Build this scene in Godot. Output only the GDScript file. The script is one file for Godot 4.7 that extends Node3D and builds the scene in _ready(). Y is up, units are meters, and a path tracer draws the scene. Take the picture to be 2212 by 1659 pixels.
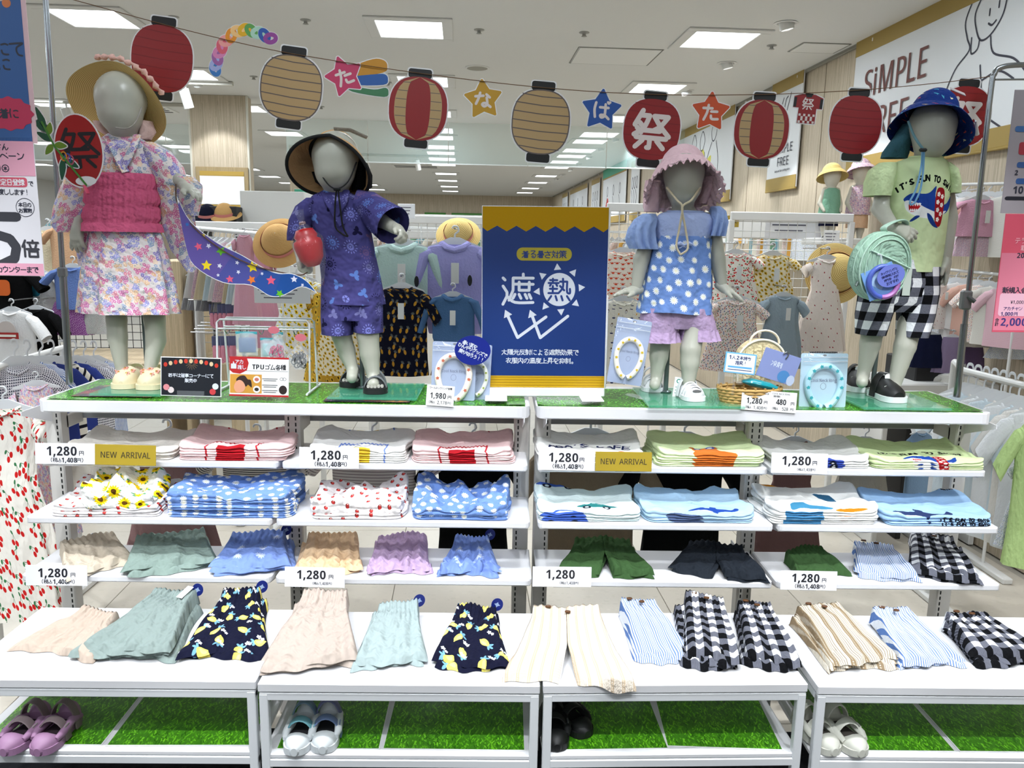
extends Node3D
# A children's clothes shop: a white gondola shelf with four mannequins under a festival garland. Units are metres, y is up.
# The shelf front runs along x at z = 0; the shop behind it is turned a little (ROOM).

const EYE := Vector3(0, 1.55, 2.4)
const SPAN := 1700.0                       # focal length in pixels of the 2212 x 1659 frame
var look := Basis(Vector3.UP, deg_to_rad(-1.0)) * Basis(Vector3.RIGHT, deg_to_rad(-10.2)) * Basis(Vector3.BACK, deg_to_rad(1.0))
var ROOM := Transform3D(Basis(Vector3.UP, deg_to_rad(2.7)), Vector3(0, 0, 2.4))
const CEIL := 2.95
const ORD := ["first", "second", "third", "fourth", "fifth", "sixth", "seventh", "eighth", "ninth", "tenth", "eleventh", "twelfth", "thirteenth", "fourteenth", "fifteenth", "sixteenth", "seventeenth", "eighteenth", "nineteenth", "twentieth"]
var used := {}
var rng := RandomNumberGenerator.new()
var rough := FastNoiseLite.new()


# ---------------------------------------------------------------- measuring the photograph
func ray(px: float, py: float) -> Vector3:
	return look * Vector3((px - 1106.0) / SPAN, (829.5 - py) / SPAN, -1.0)


func at(px: float, py: float, z: float) -> Vector3:      # the point of the upright plane z that the pixel shows
	var d := ray(px, py)
	return EYE + d * ((z - EYE.z) / d.z)


func lie(px: float, py: float, y: float) -> Vector3:     # the point of the level plane y that the pixel shows
	var d := ray(px, py)
	return EYE + d * ((y - EYE.y) / d.y)


# ---------------------------------------------------------------- mesh builder
class MB:
	var v := PackedVector3Array()
	var uv := PackedVector2Array()
	var ix := PackedInt32Array()

	func p(a: Vector3, t := Vector2.ZERO) -> int:
		v.append(a)
		uv.append(t)
		return v.size() - 1

	func tri(a: int, b: int, c: int) -> void:
		ix.append(a)
		ix.append(b)
		ix.append(c)

	func quad(a: int, b: int, c: int, d: int) -> void:
		tri(a, b, c)
		tri(a, c, d)

	func face(pts: Array) -> void:                        # a flat face with corners of its own, given clockwise from outside
		var first := v.size()
		var n: Vector3 = (pts[2] - pts[0]).cross(pts[1] - pts[0]).normalized()
		var e: Vector3 = (pts[1] - pts[0]).normalized()
		var w := n.cross(e)
		for q in pts:
			p(q, Vector2(q.dot(e), q.dot(w)))
		for i in range(1, pts.size() - 1):
			tri(first, first + i, first + i + 1)

	func box(c: Vector3, s: Vector3, ch := 0.002, b := Basis()) -> MB:   # chamfered box
		var h := s / 2.0
		ch = minf(ch, minf(h.x, minf(h.y, h.z)) * 0.9)
		var q := {}
		for x in [-1, 1]:
			for y in [-1, 1]:
				for z in [-1, 1]:
					q[[x, y, z, 0]] = c + b * Vector3(x * h.x, y * (h.y - ch), z * (h.z - ch))
					q[[x, y, z, 1]] = c + b * Vector3(x * (h.x - ch), y * h.y, z * (h.z - ch))
					q[[x, y, z, 2]] = c + b * Vector3(x * (h.x - ch), y * (h.y - ch), z * h.z)
		var put := func(l: Array, out: Vector3) -> void:
			var n: Vector3 = (l[2] - l[0]).cross(l[1] - l[0])
			if n.dot(out) < 0.0:
				l.reverse()
			face(l)
		for k in [-1, 1]:
			put.call([q[[k, -1, -1, 0]], q[[k, 1, -1, 0]], q[[k, 1, 1, 0]], q[[k, -1, 1, 0]]], b.x * k)
			put.call([q[[-1, k, -1, 1]], q[[1, k, -1, 1]], q[[1, k, 1, 1]], q[[-1, k, 1, 1]]], b.y * k)
			put.call([q[[-1, -1, k, 2]], q[[1, -1, k, 2]], q[[1, 1, k, 2]], q[[-1, 1, k, 2]]], b.z * k)
		if ch > 0.0:
			for i in [-1, 1]:
				for j in [-1, 1]:
					put.call([q[[i, j, -1, 0]], q[[i, j, 1, 0]], q[[i, j, 1, 1]], q[[i, j, -1, 1]]], b.x * i + b.y * j)
					put.call([q[[i, -1, j, 0]], q[[i, 1, j, 0]], q[[i, 1, j, 2]], q[[i, -1, j, 2]]], b.x * i + b.z * j)
					put.call([q[[-1, i, j, 1]], q[[1, i, j, 1]], q[[1, i, j, 2]], q[[-1, i, j, 2]]], b.y * i + b.z * j)
					for k in [-1, 1]:
						put.call([q[[i, j, k, 0]], q[[i, j, k, 1]], q[[i, j, k, 2]]], b.x * i + b.y * j + b.z * k)
		return self

	func loft(rings: Array, closed := true, cap0 := false, cap1 := false) -> MB:   # rings of points, joined in order; uv in metres
		var n: int = rings[0].size()
		var cols := n + 1 if closed else n
		var first := v.size()
		var down := 0.0
		var middle := n / 2
		for k in rings.size():
			var r: PackedVector3Array = rings[k]
			if k > 0:
				var before: PackedVector3Array = rings[k - 1]
				down += (r[0].distance_to(before[0]) + r[middle].distance_to(before[middle])) * 0.5
			var along := 0.0
			for i in cols:
				if i > 0:
					along += r[i % n].distance_to(r[i - 1])
				p(r[i % n], Vector2(along, down))
		for k in rings.size() - 1:
			var a := first + k * cols
			for i in cols - 1:
				quad(a + i, a + i + 1, a + cols + i + 1, a + cols + i)
		for e in [[cap0, 0, 1], [cap1, rings.size() - 1, -1]]:
			if e[0]:
				var r: PackedVector3Array = rings[e[1]]
				var m := Vector3.ZERO
				for q in r:
					m += q
				m /= n
				var f0 := p(m, Vector2(m.x, m.z))
				for q in r:
					p(q, Vector2(q.x, q.z))
				for i in n:
					if e[2] > 0:
						tri(f0, f0 + 1 + (i + 1) % n, f0 + 1 + i)
					else:
						tri(f0, f0 + 1 + i, f0 + 1 + (i + 1) % n)
		return self

	func tube(pts: Array, r, sides := 8, caps := true, flat := 1.0) -> MB:   # r: one radius or one for each point
		var rings := []
		var side := Vector3.ZERO
		for i in pts.size():
			var d: Vector3 = (pts[mini(i + 1, pts.size() - 1)] - pts[maxi(i - 1, 0)]).normalized()
			if side == Vector3.ZERO:
				side = d.cross(Vector3.UP if absf(d.y) < 0.9 else Vector3.RIGHT).normalized()
			side = (side - d * side.dot(d)).normalized()
			var other := d.cross(side)
			var rr: float = r[i] if r is Array else r
			var ring := PackedVector3Array()
			for k in sides:
				var a := TAU * k / sides
				ring.append(pts[i] + side * cos(a) * rr + other * sin(a) * rr * flat)
			rings.append(ring)
		return loft(rings, true, caps, caps)

	func lathe(prof: Array, segs := 24, xf := Transform3D()) -> MB:   # profile points (radius, height)
		var rings := []
		for q in prof:
			var ring := PackedVector3Array()
			for k in segs:
				var a := -TAU * k / segs
				ring.append(xf * Vector3(cos(a) * q.x, q.y, sin(a) * q.x))
			rings.append(ring)
		return loft(rings)

	func prism(poly: PackedVector2Array, z0: float, z1: float, xf := Transform3D()) -> MB:   # a card or plate cut to an outline
		var t := Geometry2D.triangulate_polygon(poly)
		for e in [z0, z1]:
			var first := v.size()
			for q in poly:
				p(xf * Vector3(q.x, q.y, e), q)
			for i in range(0, t.size(), 3):
				var a: Vector2 = poly[t[i]]
				var turn := (poly[t[i + 1]] - a).cross(poly[t[i + 2]] - a)
				if (turn < 0.0) == (e == z1):
					tri(first + t[i], first + t[i + 1], first + t[i + 2])
				else:
					tri(first + t[i], first + t[i + 2], first + t[i + 1])
		var n := poly.size()
		for i in n:
			var a := poly[i]
			var b := poly[(i + 1) % n]
			face([xf * Vector3(a.x, a.y, z0), xf * Vector3(b.x, b.y, z0), xf * Vector3(b.x, b.y, z1), xf * Vector3(a.x, a.y, z1)])
		return self

	func grid(nu: int, nv: int, f: Callable) -> MB:       # f(u, v) -> [point, uv]
		var first := v.size()
		for j in nv + 1:
			for i in nu + 1:
				var r: Array = f.call(float(i) / nu, float(j) / nv)
				p(r[0], r[1])
		for j in nv:
			for i in nu:
				var a := first + j * (nu + 1) + i
				quad(a, a + 1, a + nu + 2, a + nu + 1)
		return self

	func ribbon(pts: PackedVector2Array, w: float, z: float, closed := false) -> MB:   # a flat painted stroke in the xy plane
		var l := PackedVector2Array()
		for q in pts:
			if l.is_empty() or l[-1].distance_to(q) > 1e-6:
				l.append(q)
		if l.size() < 2:
			var d := PackedVector2Array()
			for i in 10:
				d.append(pts[0] + Vector2.from_angle(TAU * i / 10) * w * 0.5)
			return plate(d, z)
		var n := l.size()
		for i in n if closed else n - 1:
			var a := l[i]
			var b := l[(i + 1) % n]
			var d := (b - a).normalized() * w * 0.5
			var s := Vector2(-d.y, d.x)
			var f0 := v.size()
			for q in [a + s, b + s, b + s * 0.7 + d * 0.7, b + d, b - s * 0.7 + d * 0.7, b - s, a - s, a - s * 0.7 - d * 0.7, a - d, a + s * 0.7 - d * 0.7]:
				p(Vector3(q.x, q.y, z + i * 0.000002), q)
			for k in range(1, 9):
				tri(f0, f0 + k, f0 + k + 1)
		return self

	func plate(poly: PackedVector2Array, z: float) -> MB:   # one flat printed patch in the xy plane
		var t := Geometry2D.triangulate_polygon(poly)
		var first := v.size()
		for q in poly:
			p(Vector3(q.x, q.y, z), q)
		for i in range(0, t.size(), 3):
			var a: Vector2 = poly[t[i]]
			if (poly[t[i + 1]] - a).cross(poly[t[i + 2]] - a) < 0.0:
				tri(first + t[i], first + t[i + 1], first + t[i + 2])
			else:
				tri(first + t[i], first + t[i + 2], first + t[i + 1])
		return self

	func xf(t: Transform3D, from := 0) -> MB:
		for i in range(from, v.size()):
			v[i] = t * v[i]
		return self

	func mesh(welded := false) -> ArrayMesh:
		var nrm := PackedVector3Array()
		nrm.resize(v.size())
		for i in range(0, ix.size(), 3):
			var a := v[ix[i]]
			var n := (v[ix[i + 2]] - a).cross(v[ix[i + 1]] - a)
			nrm[ix[i]] += n
			nrm[ix[i + 1]] += n
			nrm[ix[i + 2]] += n
		if welded:
			var sum := {}
			for i in v.size():
				var key := Vector3i((v[i] * 20000.0).round())
				sum[key] = sum.get(key, Vector3.ZERO) + nrm[i]
			for i in v.size():
				nrm[i] = sum[Vector3i((v[i] * 20000.0).round())]
		for i in v.size():
			nrm[i] = nrm[i].normalized() if nrm[i].length_squared() > 0.0 else Vector3.UP
		var a := []
		a.resize(Mesh.ARRAY_MAX)
		a[Mesh.ARRAY_VERTEX] = v
		a[Mesh.ARRAY_NORMAL] = nrm
		a[Mesh.ARRAY_TEX_UV] = uv
		a[Mesh.ARRAY_INDEX] = ix
		var m := ArrayMesh.new()
		m.add_surface_from_arrays(Mesh.PRIMITIVE_TRIANGLES, a)
		return m


# ---------------------------------------------------------------- bodies: capsules joined smoothly, meshed as surface nets
class Blob:
	var o: Vector3
	var c: float
	var n: Vector3i
	var f := PackedFloat32Array()

	func _init(lo: Vector3, hi: Vector3, cell: float) -> void:
		o = lo
		c = cell
		n = Vector3i(((hi - lo) / cell).ceil()) + Vector3i.ONE
		f.resize(n.x * n.y * n.z)
		f.fill(1000.0)

	func cap(a: Vector3, b: Vector3, ra: float, rb: float, k := 0.02, squash := Vector3.ONE) -> void:   # squash: flattens about the bone along world axes
		var grow := Vector3.ONE * (maxf(ra, rb) * maxf(1.0, maxf(squash.x, squash.z)) + k + c * 2.0)
		var lo := Vector3i(((a.min(b) - grow - o) / c).floor()).clamp(Vector3i.ZERO, n - Vector3i.ONE)
		var hi := Vector3i(((a.max(b) + grow - o) / c).ceil()).clamp(Vector3i.ZERO, n - Vector3i.ONE)
		var ab := b - a
		var ll := maxf(ab.length_squared(), 1e-9)
		var inv := Vector3.ONE / squash
		for z in range(lo.z, hi.z + 1):
			for y in range(lo.y, hi.y + 1):
				var at_row := n.x * (y + n.y * z)
				for x in range(lo.x, hi.x + 1):
					var q := o + Vector3(x, y, z) * c - a
					var t := clampf(q.dot(ab) / ll, 0.0, 1.0)
					var d := ((q - ab * t) * inv).length() - lerpf(ra, rb, t)
					var e := f[at_row + x]
					var h := maxf(k - absf(d - e), 0.0) / k
					f[at_row + x] = minf(d, e) - h * h * k * 0.25

	func net(mb: MB) -> void:
		var vi := PackedInt32Array()
		vi.resize(f.size())
		vi.fill(-1)
		var far := c * 1.8
		var off := [0, 1, n.x, n.x + 1, n.x * n.y, n.x * n.y + 1, n.x * n.y + n.x, n.x * n.y + n.x + 1]
		for z in n.z - 1:
			for y in n.y - 1:
				var row := n.x * (y + n.y * z)
				for x in n.x - 1:
					var i := row + x
					if absf(f[i]) > far:
						continue
					var g := [f[i], f[i + off[1]], f[i + off[2]], f[i + off[3]], f[i + off[4]], f[i + off[5]], f[i + off[6]], f[i + off[7]]]
					var inside := 0
					for k in 8:
						if g[k] < 0.0:
							inside += 1
					if inside == 0 or inside == 8:
						continue
					var sum := Vector3.ZERO
					var count := 0
					for e in EDGES:
						var a: float = g[e[0]]
						var b: float = g[e[1]]
						if (a < 0.0) != (b < 0.0):
							sum += CORNER[e[0]].lerp(CORNER[e[1]], a / (a - b))
							count += 1
					var q := o + (Vector3(x, y, z) + sum / count) * c
					vi[i] = mb.p(q, Vector2(q.x + q.z, q.y))
		for z in range(1, n.z - 1):
			for y in range(1, n.y - 1):
				for x in range(1, n.x - 1):
					var i := x + n.x * (y + n.y * z)
					if vi[i] < 0:
						continue
					var here := f[i] < 0.0
					if here != (f[i + 1] < 0.0):
						link(mb, vi, i, n.x, n.x * n.y, here)
					if here != (f[i + n.x] < 0.0):
						link(mb, vi, i, n.x * n.y, 1, here)
					if here != (f[i + n.x * n.y] < 0.0):
						link(mb, vi, i, 1, n.x, here)

	func link(mb: MB, vi: PackedInt32Array, i: int, s: int, t: int, here: bool) -> void:
		var a := vi[i]
		var b := vi[i - s]
		var d := vi[i - s - t]
		var e := vi[i - t]
		if a < 0 or b < 0 or d < 0 or e < 0:
			return
		if here:
			mb.quad(a, e, d, b)
		else:
			mb.quad(a, b, d, e)

	const CORNER := [Vector3(0, 0, 0), Vector3(1, 0, 0), Vector3(0, 1, 0), Vector3(1, 1, 0), Vector3(0, 0, 1), Vector3(1, 0, 1), Vector3(0, 1, 1), Vector3(1, 1, 1)]
	const EDGES := [[0, 1], [2, 3], [4, 5], [6, 7], [0, 2], [1, 3], [4, 6], [5, 7], [0, 4], [1, 5], [2, 6], [3, 7]]


# ---------------------------------------------------------------- nodes
func numbered(called: String) -> String:
	var n: int = used.get(called, 0)
	used[called] = n + 1
	return called if n == 0 else "%s_%03d" % [called, n]


func tag(o: Node3D, label: String, category: String, group := "") -> Node3D:
	o.set_meta("label", label)
	o.set_meta("category", category)
	if group:
		o.set_meta("group", group)
	return o


func thing(called: String, label: String, category: String, where := Vector3.ZERO, turn := 0.0, group := "") -> Node3D:
	var o := Node3D.new()
	o.name = numbered(called)
	add_child(o)
	o.position = where
	o.rotation.y = turn
	return tag(o, label, category, group)


func part(called: String, m, mat: Material, parent: Node, where := Vector3.ZERO, basis_ := Basis()) -> MeshInstance3D:
	var o := MeshInstance3D.new()
	o.name = called
	o.mesh = m.mesh() if m is MB else m
	o.material_override = mat
	parent.add_child(o, true)
	o.transform = Transform3D(basis_, where)
	return o


func solo(called: String, m, mat: Material, label: String, category: String, where := Vector3.ZERO, turn := 0.0, group := "") -> MeshInstance3D:
	var o := part(numbered(called), m, mat, self, where, Basis(Vector3.UP, turn))
	tag(o, label, category, group)
	return o


func struct(called: String, m, mat: Material, xf := Transform3D()) -> MeshInstance3D:
	var o := part(called, m, mat, self)
	o.transform = xf
	o.set_meta("kind", "structure")
	return o


func copy(o: Node3D, xf: Transform3D, label: String, group := "") -> Node3D:
	var c: Node3D = o.duplicate()
	c.name = numbered(o.get_meta("stem", o.name))
	add_child(c)
	c.transform = xf
	c.set_meta("label", label)
	if group:
		c.set_meta("group", group)
	return c


# ---------------------------------------------------------------- small shapes
func ring(m: Vector3, rx: float, rz: float, n := 32, wave := 0.0, folds := 0, turn := 0.0, wob := 0.0) -> PackedVector3Array:
	var r := PackedVector3Array()
	for i in n:
		var a := TAU * i / n
		var k := 1.0
		if folds:
			k += wave * (sin(a * folds + turn) + 0.6 * sin(a * (folds * 0.53) + turn * 2.0 + 1.0))
		r.append(m + Vector3(cos(a) * rx * k, wob * sin(a * 3.0 + turn) , sin(a) * rz * k))
	return r


func rect(w: float, h: float, r := 0.0, n := 4) -> PackedVector2Array:
	var l := PackedVector2Array()
	if r <= 0.0:
		return PackedVector2Array([Vector2(-w, -h) / 2, Vector2(w, -h) / 2, Vector2(w, h) / 2, Vector2(-w, h) / 2])
	for k in 4:
		var m := Vector2((w / 2 - r) * [1, -1, -1, 1][k], (h / 2 - r) * [1, 1, -1, -1][k])
		for i in n + 1:
			l.append(m + Vector2.from_angle(PI / 2 * (k + float(i) / n)) * r)
	return l


func oval(rx: float, ry: float, n := 32, m := Vector2.ZERO) -> PackedVector2Array:
	var l := PackedVector2Array()
	for i in n:
		l.append(m + Vector2(cos(TAU * i / n) * rx, sin(TAU * i / n) * ry))
	return l


func star(r: float, inner := 0.5, points := 5, turn := 0.0, m := Vector2.ZERO) -> PackedVector2Array:
	var l := PackedVector2Array()
	for i in points * 2:
		l.append(m + Vector2.from_angle(PI / 2 + turn + PI * i / points) * (r if i % 2 == 0 else r * inner))
	return l


func curve(pts: Array, steps := 6, closed := false) -> PackedVector2Array:   # a smooth line through the points
	var l := PackedVector2Array()
	var n := pts.size()
	for i in n if closed else n - 1:
		var a: Vector2 = pts[(i - 1 + n) % n] if closed or i > 0 else pts[0]
		var b: Vector2 = pts[i]
		var c: Vector2 = pts[(i + 1) % n]
		var d: Vector2 = pts[(i + 2) % n] if closed or i < n - 2 else pts[n - 1]
		for s in steps:
			l.append(b.cubic_interpolate(c, a, d, float(s) / steps))
	if not closed:
		l.append(pts[n - 1])
	return l


func curve3(pts: Array, steps := 6) -> Array:
	var l := []
	var n := pts.size()
	for i in n - 1:
		for s in steps:
			l.append(pts[i].cubic_interpolate(pts[i + 1], pts[maxi(i - 1, 0)], pts[mini(i + 2, n - 1)], float(s) / steps))
	l.append(pts[n - 1])
	return l


func box(s: Vector3, ch := 0.002, m := Vector3.ZERO) -> ArrayMesh:
	return MB.new().box(m, s, ch).mesh()


# ---------------------------------------------------------------- lettering
var fonts := {}


func letters(t: String, h: float, mat: Material, parent: Node3D, where: Vector3, bold := true, wide := 1.0, tilt := 0.0) -> MeshInstance3D:   # h: height of a capital
	var key := "b" if bold else "r"
	if not fonts.has(key):
		var f := SystemFont.new()
		f.font_names = PackedStringArray(["Droid Sans"])
		f.font_weight = 700 if bold else 400
		fonts[key] = f
	var m := TextMesh.new()
	m.font = fonts[key]
	m.text = t
	m.font_size = 24
	m.pixel_size = h / 17.0
	m.depth = minf(0.0006, h * 0.05)
	m.curve_step = 2.0
	var o := part("lettering", m, mat, parent, where + Vector3(0, 0, m.depth * 0.5))
	o.transform.basis = Basis(Vector3.BACK, tilt) * Basis.from_scale(Vector3(wide, 1, 1))
	return o


func strokes(glyph: String, size: float, w: float, where: Vector2, mb: MB, z: float, slant := 0.0) -> void:   # draws one written sign, its middle at where
	for s in glyph.split(" ", false):
		var soft := s.begins_with("~")
		var l := []
		for q in s.trim_prefix("~").split("-"):
			var x := (q.substr(0, 1).hex_to_int() - 7.5) / 15.0 * size
			var y := (7.5 - q.substr(2, 1).hex_to_int()) / 15.0 * size
			l.append(where + Vector2(x, y).rotated(slant))
		mb.ribbon(curve(l, 4) if soft and l.size() > 2 else PackedVector2Array(l), w, z)
		z += 0.000003


func write(t: String, size: float, w: float, mat: Material, parent: Node3D, where: Vector3, step := 1.08, slant := 0.0, called := "lettering") -> MeshInstance3D:   # a line of written signs, centred
	var mb := MB.new()
	var n := t.length()
	for i in n:
		var g: String = SIGNS.get(t[i], "")
		if g:
			strokes(g, size, w, Vector2((i - (n - 1) * 0.5) * size * step, 0).rotated(slant), mb, i * 0.00002, slant)
	return part(called, mb, mat, parent, where)


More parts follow.
